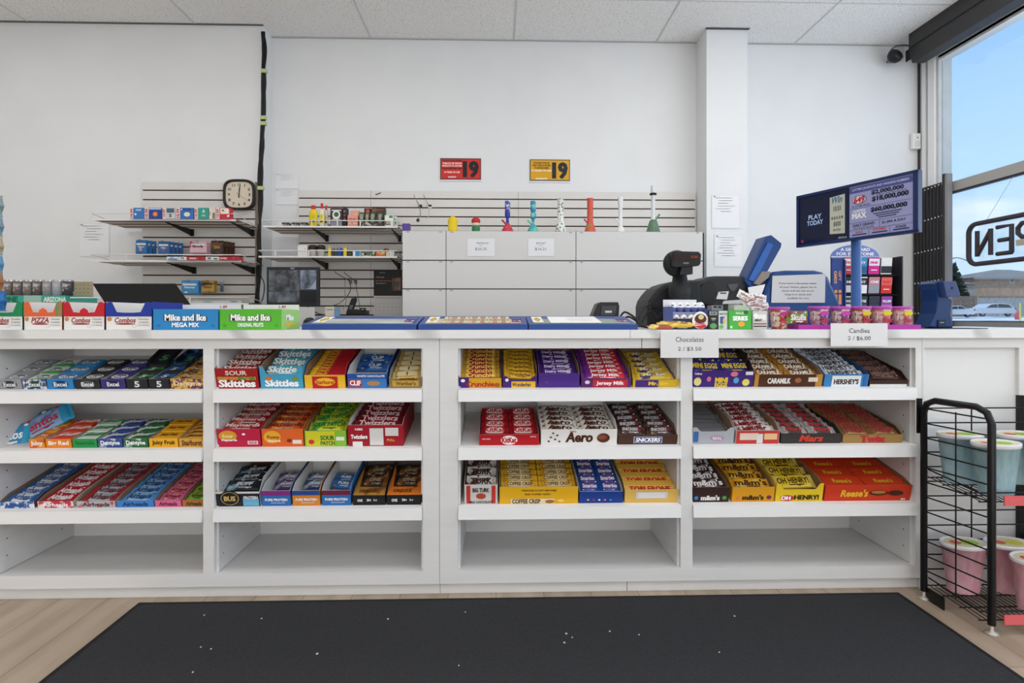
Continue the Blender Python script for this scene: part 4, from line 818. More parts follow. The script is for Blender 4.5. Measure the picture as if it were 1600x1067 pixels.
for i in range(5):
    place('surprise_egg', eg1, T_(o+Vector((.017+.0285*i, .055, .0685))) @ R_(.15*(i-2), 'Z'), 'white and blue surprise egg, %s from left in the upper row' % ORD[i], 'surprise egg', 'surprise eggs in the counter tray')
    place('surprise_egg', eg1, T_(o+Vector((.02+.0285*i, .095, .0685))) @ R_(.2*(i-2), 'Z'), 'white and blue surprise egg, %s from left, behind the upper row' % ORD[i], 'surprise egg', 'surprise eggs in the counter tray')
for i in range(4):
    place('surprise_egg', eg2, T_(o+Vector((.018+.031*i, .018, .0185))), 'orange and white surprise egg, %s from left in the lower row' % ORD[i], 'surprise egg', 'surprise eggs in the counter tray')
# gold bars lying in front
for i, (pa, py, rz, cc) in enumerate(((1032, 507, 8, '#a5523a'), (1048, 504, -6, '#d8b040'), (1064, 508, -10, '#e0b83a'))):
    me = bar_mesh(.105, .03, .016, (cc, '#e9cf70', 20, .5), 'Twist', '#8a2a1a')
    p = P(pa, 508, 2.195+.01*(i == 1)); p.z = ZC+.0105+.012*(i == 1)+.008*(i == 2)
    place('chocolate_bar', me, T_(p) @ R_(math.radians(rz), 'Z') @ R_(math.radians(16), 'X'), ['reddish wrapped bar lying left of the gold bars on counter', 'gold wrapped bar on top of the little counter pile', 'bright gold bar pointing at the egg tray on counter'][i], 'chocolate bar', 'loose bars in front of the till')
# gum and mints cluster
carton('gum_dispenser', 'black gum dispenser between the egg tray and white cup', 'gum box', 1107, 1122, 485, 512, 2.23, .06, '#23262c', [('r', .5, .85, .8, .2, '#9aa0a8'), ('t', .5, .85, 'ICE', .5, .12, '#22242a'), ('o', .5, .5, .4, .14, '#5a6a5a'), ('o', .5, .18, .7, .3, '#5f9a58'), ('t', .5, .55, 'gum', .5, .1, '#e8d8a0')], 'mints beside the green box', zb=ZC+.0003)
carton('gum_dispenser', 'white and blue mint dispenser left of the green box', 'gum box', 1123, 1137, 486, 512, 2.23, .06, '#d8dce0', [('r', .4, .5, .5, .4, '#3a5a96'), ('o', .6, .45, .3, .4, '#e0c070'), ('o', .3, .15, .5, .25, '#7ab05a'), ('t', .5, .85, 'MENTOS', .8, .12, '#8a8a90')], 'mints beside the green box', zb=ZC+.0003)
carton('gum_dispenser', 'clear silver mint rack behind the black gum dispenser', 'gum box', 1112, 1130, 477, 512, 2.31, .05, '#8a8c90', [('r', .3, .93, .3, .1, '#3a3a3e'), ('r', .7, .93, .3, .1, '#3a3a3e')], 'mints beside the green box', zb=ZC+.0003)
gb = carton('drink_mix_box', 'lime green carton with an orange fruit, right of mints', 'candy box', 1139, 1174, 485, 513, 2.22, .08, '#4aae44', [('t', .5, .86, 'SALLES', .4, .12, '#e8f4d8'), ('t', .5, .58, 'SERIES', .66, .24, '#ffffff', .06), ('o', .55, .28, .3, .28, '#e8a83a'), ('o', .1, .12, .1, .14, '#dff0d0'), ('r', .75, .9, .18, .16, '#1f6a2a')], zb=ZC+.0003)
carton('small_carton', 'plain grey carton standing on the lime green carton', 'carton', 1147, 1167, 477, 485, 2.24, .05, '#b9bcb2', zb=gb.location.z+P(1150, 485, 2.22).z-(ZC+.0003)+.0006)
w1_ = carton('candy_box', 'grey and white candy box between green carton and purple cups', 'candy box', 1176, 1199, 486, 513, 2.25, .09, '#c9c8c6', [('r', .5, .66, .8, .3, '#e9e8e6'), ('o', .2, .75, .3, .25, '#f4f4f2'), ('r', .5, .30, .9, .06, '#b03a44'), ('r', .5, .16, .9, .06, '#3a3a3a'), ('t', .4, .5, 'MINT', .5, .14, '#4a4a4a')], zb=ZC+.0003)
for i, (px, py, s, rz, c) in enumerate(((1163, 463, .05, 30, '#e6e4e0'), (1172, 470, .055, -20, '#dad8d4'), (1186, 466, .05, 10, '#e2e2e4'), (1180, 478, .06, 4, '#cfcfd2'), (1190, 481, .05, -12, '#e4e2e0'))):
    me = bar_mesh(s*1.2, s*.75, .018, (c, '#b8a8a8', 30, .36), 'RAFFAELLO', '#8a3a44')
    p = P(px, py, 2.32)
    place('wrapped_candy', me, T_(p) @ R_(math.radians(rz), 'Y') @ R_(math.radians(75), 'X'), 'white crinkled wrapper pack, %s in the pile behind the green carton' % ORD[i], 'wrapped candy', 'white wrapped packs behind the green carton')
cb = MB(); cb.box((P(1150, 500, 2.35).x, 2.345, ZC+.0003), (P(1200, 500, 2.35).x, 2.43, P(1150, 474, 2.35).z), '#bdbcb8'); tag(cb.build('candy_box'), 'pale grey carton carrying the white wrapped packs behind green carton', 'candy box')
# tilted blue ticket checker
BLU = M('#17407e', .3); BLU2 = M('#163a72', .35)
r = thing('ticket_scanner', 'tilted blue lottery ticket scanner leaning right behind the printer', 'ticket scanner', (P(1185, 500, 2.7).x, 2.70, ZC+.0005)); o = Vector(r.location)
m = MB(); slab(m, [(1164, 440), (1197, 369), (1206, 367), (1222, 380), (1221, 386), (1184, 452), (1174, 452)], 2.66, .11, BLU, .006); off(m, o).build('housing', r)
m = MB(); slab(m, [(1170, 437), (1200, 378), (1209, 382), (1180, 441)], 2.650, .012, M('#2a5fae', .3), .002); off(m, o).build('front_plate', r)
m = MB(); slab(m, [(1178, 443), (1191, 424), (1204, 424), (1202, 433), (1186, 446)], 2.640, .02, M('#8a8078', .4), .003); off(m, o).build('paper_clip_arm', r)
m = MB(); slab(m, [(1172, 449), (1186, 450), (1186, 512), (1172, 512)], 2.69, .05, BK2, .004); off(m, o); m.v = [(x, y, max(z, 0)) for x, y, z in m.v]; m.build('stand', r)
m = MB(); slab(m, [(1169, 449), (1196, 444), (1188, 466), (1171, 464)], 2.62, .004, '#e6e6e4', .0005); p = centroid([Vector(v) for v in m.v]); tag(m.build('receipt_paper'), 'white receipt paper sticking out below the tilted blue scanner', 'paper')
# lottery terminal with note
r = thing('lottery_terminal', 'large blue lottery terminal seen from behind with white note', 'lottery terminal', (P(1255, 500, 2.64).x, 2.64, ZC+.0005)); o = Vector(r.location)
m = MB(); slab(m, [(1186, 514), (1188, 470), (1199, 440), (1204, 429), (1212, 424), (1230, 422), (1275, 422), (1288, 425), (1297, 433), (1308, 458), (1318, 484), (1320, 514)], 2.66, .24, M('#1b447f', .35), .02); off(m, o); m.v = [(x, y, max(z, 0)) for x, y, z in m.v]; m.build('housing', r)
m = MB(); slab(m, [(1207, 431), (1290, 428), (1289, 473), (1205, 473)], 2.652, .001, '#c9cacc', .0003)
m = off(m, o)
for i, s in enumerate(('If you have a favourite water', 'of your choice, please let us', 'know and we can try to', 'keep it in stock and', 'available for you')):
    m.text(s, P(1247, 443+5.8*i, 2.6505)-o, [.19, .19, .155, .13, .11][i], .011, '#3f4046', (1, 0, .0), bold=.0)
m.build('taped_note', r)
# blue pole display
Zl, Zr = 2.72, 2.21
A = P(1246, 387, Zl); B = P(1436.5, 387, Zr); B.z = A.z; Ut = (B-A); wd = Ut.length; Ut.normalize(); ht = P(1246, 307, Zl).z-A.z; Nn = Vector((0, 0, 1)).cross(Ut).normalized()
if Nn.y < 0: Nn = -Nn
base = P(1344.5, 505, 2.47)
r = thing('lottery_display', 'wide blue framed jackpot display screen on a round blue pole', 'display screen', (base.x, 2.47+.03, ZC+.0005)); o = Vector(r.location)
F4 = Matrix((( Ut.x, Nn.x, 0, A.x-o.x), (Ut.y, Nn.y, 0, A.y-o.y), (0, 0, 1, A.z-o.z), (0, 0, 0, 1)))
def fr(m): m.v = [tuple(F4 @ Vector(v)) for v in m.v]; return m
NAVY = M('#1b2c5c', .3)
m = MB(); m.box((0, 0, 0), (wd, .018, ht), NAVY); t_ = .012
for a_, b_ in (((0, -.008, 0), (wd, 0, t_)), ((0, -.008, ht-t_), (wd, 0, ht)), ((0, -.008, 0), (t_, 0, ht)), ((wd-t_*1.6, -.008, 0), (wd, 0, ht))): m.box(a_, b_, NAVY)
fr(m).build('screen_housing', r)
m = MB(); xs = wd*.47; m.box((t_, -.002, t_), (xs, -.0005, ht-t_), M('#121a34', .15, emit=.25))
m.text('PLAY', (xs*.37, -.003, ht*.54), xs*.26, ht*.09, M('#9fb4d8', .3, emit=.5)); m.text('TODAY', (xs*.37, -.003, ht*.43), xs*.32, ht*.09, M('#9fb4d8', .3, emit=.5))
g0, g1 = xs*.66, xs*.94
m.add([(g0, -.003, ht*.17), (g1, -.003, ht*.15), (g1, -.003, ht*.86), (g0, -.003, ht*.84)], [(0, 1, 2, 3)], M('#a6a89a', .3, emit=.45))
m.text('Win', ((g0+g1)/2, -.004, ht*.78), .05, .03, M('#3a6a8a', .3, emit=.2), shear=.3); m.text('|||||', ((g0+g1)/2, -.004, ht*.62), .05, .022, '#5a5c58'); m.text('8 0 0 0 8', ((g0+g1)/2, -.004, ht*.45), .055, .014, '#2a2c28')
m.text('IIII', ((g0+g1)/2, -.004, ht*.34), .035, .02, '#5a5c58'); m.text('lucky', ((g0+g1)/2, -.004, ht*.23), .04, .014, '#6a6c48', shear=.3)
m.oval((.03, -.004, .026), .016, .014, '#b02a4a'); m.text('OLG.ca', (xs*.9, -.004, .02), .04, .008, '#c8cce0')
fr(m).build('video_screen', r)
LAV = M('#8d90b8', .3, emit=.25); m = MB(); x0 = xs+.006; x1 = wd-t_*1.6-.003; ww = x1-x0
m.box((x0, -.003, t_), (x1, -.0005, ht-t_*.8), LAV); ink = M('#191c34', .5)
m.rect(((x0+x1)/2, -.0034, ht*.88), ww, ht*.11, M('#4a4f8c', .4, emit=.15)); m.text('LOTTERY JACKPOTS AND WINNING NUMBERS', ((x0+x1)/2, -.004, ht*.88), ww*.9, ht*.05, '#c8ccec')
m.oval((x0+ww*.17, -.004, ht*.70), ww*.24, ht*.15, '#3a2030'); m.oval((x0+ww*.17, -.0044, ht*.70), ww*.22, ht*.13, '#e8e6ee'); m.text('649', (x0+ww*.17, -.005, ht*.70), ww*.18, ht*.11, '#c03038', bold=.06)
m.text('$2,000,000', (x0+ww*.62, -.004, ht*.775), ww*.5, ht*.085, ink, bold=.05); m.text('$18,000,000', (x0+ww*.66, -.004, ht*.66), ww*.56, ht*.095, ink, bold=.06)
m.text('GUARANTEED OR ESTIMATED', (x0+ww*.68, -.004, ht*.722), ww*.5, ht*.02, ink, bold=0); m.text('IN OTHER PRIZES', (x0+ww*.2, -.004, ht*.59), ww*.3, ht*.03, ink, bold=0)
m.rect(((x0+x1)/2, -.004, ht*.555), ww, .0012, ink)
m.text('$60,000,000', (x0+ww*.64, -.004, ht*.48), ww*.56, ht*.095, ink, bold=.06); m.text('LOTTO', (x0+ww*.17, -.004, ht*.50), ww*.2, ht*.05, '#f0f0f4', bold=.06); m.text('MAX', (x0+ww*.17, -.0044, ht*.42), ww*.24, ht*.10, '#f0f0f4', bold=.06)
for i in range(3): m.rect((x0+ww*.62, -.004, ht*(.41-.035*i)), ww*(.44-.08*i), ht*.014, ink)
m.rect(((x0+x1)/2, -.004, ht*.30), ww, .0012, ink); m.rect(((x0+x1)/2, -.004, ht*.17), ww, .0012, ink)
m.text('DAILY GRAND', (x0+ww*.24, -.004, ht*.255), ww*.36, ht*.05, ink); m.text('ON SALE NOW', (x0+ww*.24, -.004, ht*.20), ww*.34, ht*.03, ink, bold=0); m.text('$1,000 A DAY', (x0+ww*.72, -.004, ht*.24), ww*.36, ht*.05, ink)
for xx in (.5,): m.rect((x0+ww*xx, -.004, ht*.235), .0012, ht*.13, ink)
for xx in (.33, .66): m.rect((x0+ww*xx, -.004, ht*.11), .0012, ht*.12, ink)
m.text('KENO', (x0+ww*.17, -.004, ht*.13), ww*.12, ht*.035, '#b03a44'); m.text('LOTTARIO', (x0+ww*.5, -.004, ht*.14), ww*.2, ht*.04, '#d83a34', bold=.05); m.text('POKER', (x0+ww*.83, -.004, ht*.13), ww*.16, ht*.04, ink)
for xx in (.17, .5, .83): m.rect((x0+ww*xx, -.004, ht*.09), ww*.24, ht*.018, ink)
fr(m).build('jackpot_screen', r)
m = MB(); m.lathe([(.07, 0), (.07, .006), (.024, .012), (.0205, .03), (.0205, A.z-o.z+.02)], M('#3a62a2', .3), (0, 0, 0), 24); m.build('pole', r)
m = MB(); m.box((-.03, -.01, A.z-o.z+.01), (.03, .02, A.z-o.z+.09), NAVY); m.build('mount', r)
# candy cups on a magenta tray
PINK = M('#a8309a', .4)
ty = 2.22
tr0 = P(1248, 515, ty).x; tr1 = P(1439, 515, ty).x
m = MB(); m.box((tr0, ty, ZC+.0003), (tr1, ty+.13, ZC+.003), PINK)
for a_, b_ in (((tr0, ty, ZC+.003), (tr1, ty+.003, ZC+.018)), ((tr0, ty+.127, ZC+.003), (tr1, ty+.13, ZC+.018)), ((tr0, ty+.003, ZC+.003), (tr0+.003, ty+.127, ZC+.018)), ((tr1-.003, ty+.003, ZC+.003), (tr1, ty+.127, ZC+.018))): m.box(a_, b_, PINK)
tag(m.build('cup_tray'), 'magenta tray under the row of candy cups', 'tray')
def cup(px, label, lab, band, i, ontray=True):
    p = P(px, 508, ty+.062); z = ZC+(.0034 if ontray else .0004)
    r = thing('candy_cup', label, 'candy cup', (p.x, ty+.062, z), group='lidded candy cups')
    m = MB(); m.lathe([(.026, 0), (.0285, .001), (.0375, .078)], MP('#d9c4b4', lab, 60, .5, rough=.3, soft=.05), seg=24)
    m.text('Sour', (.006, -.0378, .034), .036, .028, '#c0304a', (1, 0, 0), (0, -.11, 1), bold=.05, shear=.2)
    m.oval((.004, -.0372, .060), .036, .018, band, (1, 0, 0), (0, -.11, 1)); m.rect((-.0275, -.0205, .045), .003, .03, '#e6dfe0', Vector((.8, -.6, 0)), (0, -.11, 1))
    m.build('cup', r)
    m = MB(); m.lathe([(.0385, .076), (.0405, .078), (.0405, .086), (.036, .088), (.001, .088)], M('#b048a8', .3), seg=24); m.build('lid', r)
cup(1217, 'leftmost candy cup, red and brown print, off the magenta tray', '#a8402c', '#b03090', 0, False)
for i, (px, l, c1, c2) in enumerate(((1279, 'purple candy cup, leftmost standing on the magenta tray', '#7a4a8a', '#c040a8'), (1312, 'purple candy cup, second standing on the magenta tray', '#7a4a8a', '#c040a8'), (1344, 'red printed candy cup in the middle of magenta tray', '#a84a30', '#d8c02a'), (1376, 'yellow banded candy cup, second from the right', '#c8707a', '#d8c81e'), (1408, 'yellow banded candy cup at the right end of tray', '#c8707a', '#d8c81e'))):
    cup(px, l, c1, c2, i)
pm_ = bar_mesh(.085, .055, .024, ('#8a3a30', '#5a9a3a', 22, .45), 'Skulls', '#e8e0e0')
place('candy_pouch', pm_, T_(P(1245, 497, 2.245)+Vector((0, 0, .003))) @ R_(math.radians(90), 'Y') @ R_(math.radians(90), 'X') @ R_(math.radians(90), 'Z'), 'brown and green candy pouch standing between two cups', 'candy pouch')
# gift card rack
Yg = 2.74
r = thing('gift_card_rack', 'dark gift card rack with a blue arched header', 'gift card rack', (P(1366, 510, Yg).x, Yg, ZC+.0005)); o = Vector(r.location)
gx0, gx1 = P(1320, 400, Yg).x-o.x, P(1411, 400, Yg).x-o.x; gz = P(1366, 400, Yg).z-o.z
m = MB(); m.box((gx0, .10, 0), (gx1, .106, gz), M('#1d1e22', .6)); m.box((gx1-.006, -.0, 0), (gx1, .10, gz), M('#2a2a2e', .6)); m.box((gx0, 0, 0), (gx1, .1, .004), M('#1d1e22', .6))
for k in range(1, 4): m.box((gx0, .02, gz-.094*k), (gx1-.006, .10, gz-.094*k+.003), M('#1d1e22', .6))
m.build('rack_frame', r)
m = MB(); m.prism([(-.01, 0), (.11, 0), (.11, gz+.002), (-.01, gz-.02)], (.006, 0, 0), '#2c4488', o=(gx0-.006, 0, 0), u=(0, 1, 0))
m.box((gx0-.062, .0, 0), (gx0-.006, .006, gz-.012), '#2c4488')
c = gx0-.034
m.text('GIFT', (c+.010, -.001, gz*.72), .05, .014, '#d88a6a', (0, 0, -1), (1, 0, 0), bold=.04); m.text('CARDS', (c-.012, -.001, gz*.70), .06, .014, '#e0b070', (0, 0, -1), (1, 0, 0), bold=.04)
m.rect((c, -.001, gz*.42), .034, .07, '#e89a5a'); m.rect((c, -.0016, gz*.42), .006, .07, '#2c3a78'); m.rect((c, -.0016, gz*.47), .034, .006, '#2c3a78'); m.build('side_panel', r)
m = MB(); pts = [(.125*math.cos(math.pi*k/20), .066*math.sin(math.pi*k/20)) for k in range(21)]; cx = P(1354, 400, Yg).x-o.x
m.prism(pts, (0, .004, 0), '#6a82c4', o=(cx, .09, gz)); m.prism([(x*.99, z*.0+(.006 if i_ else .002)) for i_, (x, z) in enumerate(((-.125, 0), (.125, 0)))]+[(.12, .008), (-.12, .008)], (0, .001, 0), '#d8def0', o=(cx, .088, gz))
m.text('A GIFT CARD', (cx, .088, gz+.042), .15, .016, '#f4f4fa', bold=.04); m.text('FOR EVERYONE', (cx, .088, gz+.020), .19, .016, '#f4f4fa', bold=.04); m.build('header_sign', r)
CC = [['#c23038', '#3a86b8', '#c8208a', '#e0dfe0'], ['#22222a', '#e6e6e8', '#b9808c', '#cf2f2c'], ['#d9d8d6', '#2a3440', '#353a52', '#8a3f9a']]
C2 = [['#e4dedc', '#2a5a86', '#e4dde2', '#232530'], ['#c9c9c9', '#26262a', '#8c98a8', '#d8605a'], ['#3a3a3a', '#5a5a60', '#262a3a', '#b06ab8']]
TXC = [['TRUE', 'SKY', 'PINK', 'CANADA'], ['HH', 'PAY', 'CINE', 'RED'], ['WISH', 'NITE', 'NAVY', 'PLUM']]
NM = [['red and white', 'sky blue', 'magenta', 'white and black'], ['black lettered', 'plain white', 'dusty pink', 'bright red'], ['pale grey', 'slate', 'dark navy', 'violet']]
for rr_ in range(3):
    for q in range(4):
        x = gx0+.006+.0615*q+.029; z = gz-.094*rr_-.046
        m = MB(); m.box((-.0265, 0, -.040), (.0265, .004, .040), CC[rr_][q]); m.rect((0, -.0006, -.018 if (rr_+q) % 2 else .018), .053, .034, C2[rr_][q])
        m.text(TXC[rr_][q], (0, -.0012, .016), .04, .012, '#f4f0f0' if (rr_+q) % 2 else CC[rr_][q], bold=.04); m.rect((0, -.0012, -.02), .03, .004, '#e8e4e4' if (rr_+q) % 2 == 0 else C2[rr_][q])
        m.box((-.004, .004, .030), (.004, .0795, .034), STEEL)
        place('gift_card', m.mesh('gift_card'), T_(o+Vector((x, .02, z))) @ R_(.1, 'X'), '%s gift card in the %s row of the rack' % (NM[rr_][q], ['top', 'middle', 'bottom'][rr_]), 'gift card', 'gift cards in the dark rack')
# blue ticket checker on the right
r = thing('ticket_checker', 'dark blue customer ticket checker near the shop window', 'ticket checker', (P(1475, 512, 2.32).x, 2.32, ZC+.0005)); o = Vector(r.location)
DB = M('#153463', .35); m = MB(); slab(m, [(1460, 512), (1452, 511), (1462, 490), (1465, 470), (1463, 452), (1459, 443), (1466, 438), (1478, 439), (1484, 466), (1489, 468), (1486, 490), (1489, 512)], 2.33, .09, DB, .005); off(m, o); m.v = [(x, y, max(z, 0)) for x, y, z in m.v]; m.build('body', r)
m = MB(); slab(m, [(1474, 440), (1494, 439), (1501, 461), (1499, 463), (1479, 464)], 2.30, .08, M('#324370', .35), .003); off(m, o); m.oval(P(1488, 450, 2.298)-o, .008, .010, '#14181f'); m.oval(P(1487, 445, 2.298)-o, .003, .003, '#14181f'); m.build('scanner_head', r)
m = MB(); slab(m, [(1466, 500), (1478, 499), (1478, 511), (1466, 511)], 2.325, .01, M('#10203c', .3), .001); off(m, o); m.rect(P(1472, 504, 2.324)-o, .016, .004, '#8a98b0'); m.build('slot', r)
m = MB(); m.box((-.06, -.03, 0), (.16, .10, .003), M('#1a2a44', .4)); m.build('base_plate', r)
# price papers
def paper(name, label, p0, p1, y0, y1, Y, lines, cat='paper sign', back=0, col='#e3e3e4', grp=None, ink='#3c3d42', t=.0008):
    a = P(p0, y1, Y); b = P(p1, y0, Y); w, h = b.x-a.x, b.z-a.z
    m = MB(); m.box((-w/2, 0, 0), (w/2, t, h), col)
    if back: m.box((-w/2, t, h-t), (w/2, back, h), col)
    for l in lines:
        if l[0] == 't': m.text(l[1], ((l[2]-.5)*w, -.0006, l[3]*h), l[4]*w, l[5]*h, l[6] if len(l) > 6 else ink, bold=(l[7] if len(l) > 7 else .0))
        if l[0] == 'r': m.rect(((l[1]-.5)*w, -.0005, l[2]*h), l[3]*w, l[4]*h, l[5])
    return place(name, m.mesh(name), T_(Vector(((a.x+b.x)/2, Y, a.z))), label, cat, grp)
paper('price_sign', 'white paper price sign reading Chocolates taped to the counter edge', 1032, 1123, 519, 559, YF-.034, [('t', 'Chocolates', .5, .72, .48, .19), ('t', '2 / $3.50', .5, .34, .40, .17)])
paper('price_sign', 'white paper price sign reading Candies in front of the cups', 1298, 1387, 505, 541, YF-.037, [('t', 'Candies', .5, .68, .36, .20), ('t', '2 / $6.00', .5, .34, .40, .20)])
# laptop-like lid, cans, pegboard
r = thing('laptop', 'black laptop with its lid open, behind the snack trays', 'laptop', (P(220, 490, 2.62).x, 2.60, ZC+.0005)); o = Vector(r.location)
a_, b_, c_, d_ = P(145, 443, 2.80), P(274, 443, 2.80), P(298, 476, 2.62), P(166, 476, 2.62)
m = MB(); q = [d_, c_, b_, a_]; n_ = (c_-d_).cross(a_-d_).normalized()*.008
m.add([v-o for v in q]+[v-n_-o for v in q], [(0, 1, 2, 3), (7, 6, 5, 4), (0, 4, 5, 1), (1, 5, 6, 2), (2, 6, 7, 3), (3, 7, 4, 0)], M('#100f0f', 1.0)); m.build('lid', r)
m = MB(); dx = c_.x-d_.x; m.box((d_.x-o.x, .022, 0), (c_.x-o.x, .25, .018), M('#2a2a2b', .5)); m.build('base', r)
m = MB(); m.box((d_.x-o.x+.03, .02, .018), (d_.x-o.x+.07, .026, d_.z-o.z+.004), BK); m.box((c_.x-o.x-.07, .02, .018), (c_.x-o.x-.03, .026, d_.z-o.z+.004), BK); m.build('hinge', r)
# ================================================================== BACK WALL
SLATC = MP('#dcd9d5', '#d6d3cf', 4, .5, rough=.5, soft=.2); MDF = M('#46291a', .9)
def slatwall(label, p0, p1, top, Yw, n, seams=(), grp='slatwall panels'):
    a = P(p0, top, Yw-.03); b = P(p1, top, Yw-.03)
    x0, x1, z1 = a.x, b.x, a.z; m = MB(); t = .022; yb = Yw-.003
    r = thing('slatwall', label, 'slatwall', (x0, Yw, 0), group=grp)
    z0 = z1-.066-.0762*n
    m.box((0, -.010, z0), (x1-x0, -.003, z1), MDF)
    z = z1; k = 0
    while z > z0+.01:
        zz = z1-.060 if k == 0 else z-.0652
        m.box((0, -t, max(zz, z0)), (x1-x0, -.010, z), SLATC); z = zz-.0110; k += 1
    m.build('panel', r)
    for s in seams:
        x = P(s, 300, Yw-.03).x-x0; MB().box((x-.0015, -t-.0004, z0), (x+.0015, -t, z1), M('#77736e', .7)).build('seam', r)
    return r, x0, x1, z1
slatwall('white slatwall with brown grooves behind the clock and left shelves', 221, 399, 284, YL, 20)
slatwall('wide white slatwall behind the right shelves and glass pipes', 466, 1087, 297, YW, 24, seams=(579, 810))
rx = P(398.5, 300, YL-.03).x
m = MB(); m.box((rx, YL-.03, .2), (rx+.012, YL-.001, P(1, 283, YL).z), M('#8a7d6c', .6)); tag(m.build('panel_edging'), 'thin tan edging strip on the right side of left slatwall', 'edging')
# wire shelves
WIRE = M('#e6e4e1', .35); DECK_SHADE = M('#8f7f70', .6)  # deck is white wire too; its underside shade is put into the brown
def wire_shelf(label, xa, xb, Yw, z, br, posts, zr=.045, dep=.405, grp='wire shelves'):
    r = thing('wire_shelf', label, 'shelf', (xa, Yw-.025, z), group=grp); w = xb-xa; m = MB()
    n = int(w/.0165)
    for i in range(n+1): m.box((w*i/n-.0045, -dep+.002, -.0018), (w*i/n+.0045, -.002, .0018), DECK_SHADE)
    for y in (-dep, -dep*.66, -dep*.33, -.006): m.tube([(0, y, -.004), (w, y, -.004)], .003, WIRE, 5)
    m.box((0, -dep-.003, -.010), (w, -dep+.001, .003), WIRE)
    # mesh deck keeps goods up
    m.build('deck', r)
    f = MB(); f.tube([(0, -dep-.001, zr), (w, -dep-.001, zr)], .0038, WIRE, 5); f.tube([(0, -dep, zr), (0, -.01, .006)], .0028, WIRE, 5); f.tube([(w, -dep, zr), (w, -.05, .006)], .0028, WIRE, 5)
    for p in posts: f.box((p*w-.004, -dep-.003, 0), (p*w+.004, -dep, zr), WIRE)
    f.build('front_fence', r)
    for b in br:
        g = MB(); g.prism([(0, -.012), (-dep+.01, -.012), (-dep+.01, -.016), (-.06, -.060), (-.0, -.066)], (.0045, 0, 0), M('#141314', .5), o=(b*w-.002, 0, 0), u=(0, 1, 0))
        g.box((b*w-.012, -.02, -.066), (b*w+.014, -.0, -.012), M('#141314', .5)); g.build('bracket', r)
    return r
zA, zB_ = P(300, 357, YL).z, P(300, 415.5, YL).z
def xw(px, Y): return P(px, 400, Y).x
wire_shelf('upper left white wire shelf carrying medicine packs below the clock', xw(135, 4.28), xw(361, 4.28)+.02, YL, zA, (.50, .98 if 0 else .955), (.01,))
wire_shelf('second left white wire shelf with long flat cartons on it', xw(135, 4.28), xw(373, 4.28), YL, zB_, (.50, .93), (.24,))
wire_shelf('lowest left white wire shelf, mostly hidden by the black laptop lid', xw(240, 4.28), xw(385, 4.28), YL, P(300, 476, YL).z, (.3, .93), (.36,))
zC_, zD = P(500, 366, YW).z, P(500, 409, YW).z
wire_shelf('upper white wire shelf left of the drawer unit, carrying bottles and boxes', xw(412, 4.53), xw(622, 4.53), YW, zC_, (.36, .95), (.12, .36, .55, .72, .95))
wire_shelf('lower white wire shelf left of the drawer unit, carrying lighters', xw(405, 4.53), xw(621, 4.53), YW, zD, (.38, .95), (.12, .36, .95))
# wall clock
Yc = YL-.09; c = P(370.5, 302.5, Yc)
r = thing('wall_clock', 'square wall clock with rounded black frame and cream dial', 'clock', (c.x, YL-.03, c.z))
w = (P(396, 300, Yc).x-P(345.5, 300, Yc).x)/2
def sq(k, y, s=.55, n=32): return [Vector((math.copysign(abs(math.cos(2*math.pi*(i+.5)/n))**s, math.cos(2*math.pi*(i+.5)/n))*k, y, math.copysign(abs(math.sin(2*math.pi*(i+.5)/n))**s, math.sin(2*math.pi*(i+.5)/n))*k*.97)) for i in range(n)]
m = MB(); m.loft([sq(w*.96, .006), sq(w, -.01), sq(w, -.03), sq(w*.95, -.04), sq(w*.86, -.036), sq(w*.84, -.022)], M('#24221f', .35), smooth=True); m.build('frame', r)
m = MB(); m.loft([sq(w*.84, -.022), sq(w*.84, -.0235)], M('#d9cbb8', .6)); 
for i in range(12):
    a = math.radians(90-30*(i+1)); k = w*.64/max(abs(math.cos(a)), abs(math.sin(a)))**.55
    m.text(str(i+1), (math.cos(a)*k, -.0245, math.sin(a)*k*.97), w*.18, w*.17, '#2b2622', bold=.03)
m.build('dial', r)
for nm, ang, l, wd_ in (('hour_hand', 89, .48, .028), ('minute_hand', 82, .60, .020), ('second_hand', -35, .62, .008)):
    h = MB(); d = Vector((math.cos(math.radians(ang)), 0, math.sin(math.radians(ang)))); n = Vector((-d.z, 0, d.x)); b = -d*w*.2
    h.prism([(-w*.2, -w*wd_), (w*l, -w*wd_*.5), (w*l, w*wd_*.5), (-w*.2, w*wd_)], (0, -.001, 0), '#1b1a19', o=(0, -.026-.0012*['hour_hand', 'minute_hand', 'second_hand'].index(nm), 0), u=d, v=n); h.build(nm, r)
# goods: generic upright carton on a wire shelf at shelf height z
def good(name, label, cat, p0, p1, y0, Y, z, dep, c, art=(), grp=None, rz=0, y1=None):
    zt = P(p0, y0, Y).z
    x0, x1 = P(p0, y0, Y).x, P(p1, y0, Y).x; w = x1-x0; h = zt-z
    m = MB(); m.rbox((-w/2, 0, 0), (w/2, dep, h), .002, c, seg=1)
    for k, q in enumerate(art):
        y = -.0006-.0004*k
        if q[0] == 't': m.text(q[3], (q[1]*w-w/2, y, q[2]*h), q[4]*w, q[5]*h, q[6], bold=.04)
        if q[0] == 'tv': m.text(q[3], (q[1]*w-w/2, y, q[2]*h), q[4]*h, q[5]*w, q[6], (0, 0, 1), (-1, 0, 0), bold=.05)
        if q[0] == 'r': m.rect((q[1]*w-w/2, y, q[2]*h), q[3]*w, q[4]*h, q[5])
        if q[0] == 'o': m.oval((q[1]*w-w/2, y, q[2]*h), q[3]*w, q[4]*h, q[5])
    return place(name, m.mesh(name), T_(Vector(((x0+x1)/2, Y, z))) @ R_(math.radians(rz), 'Z'), label, cat, grp)
zz = zA+.002; Yf = 4.30
G = 'medicine packs on the upper left shelf'
SD = ('r', .12, .5, .24, 1, '#ecd9d8')
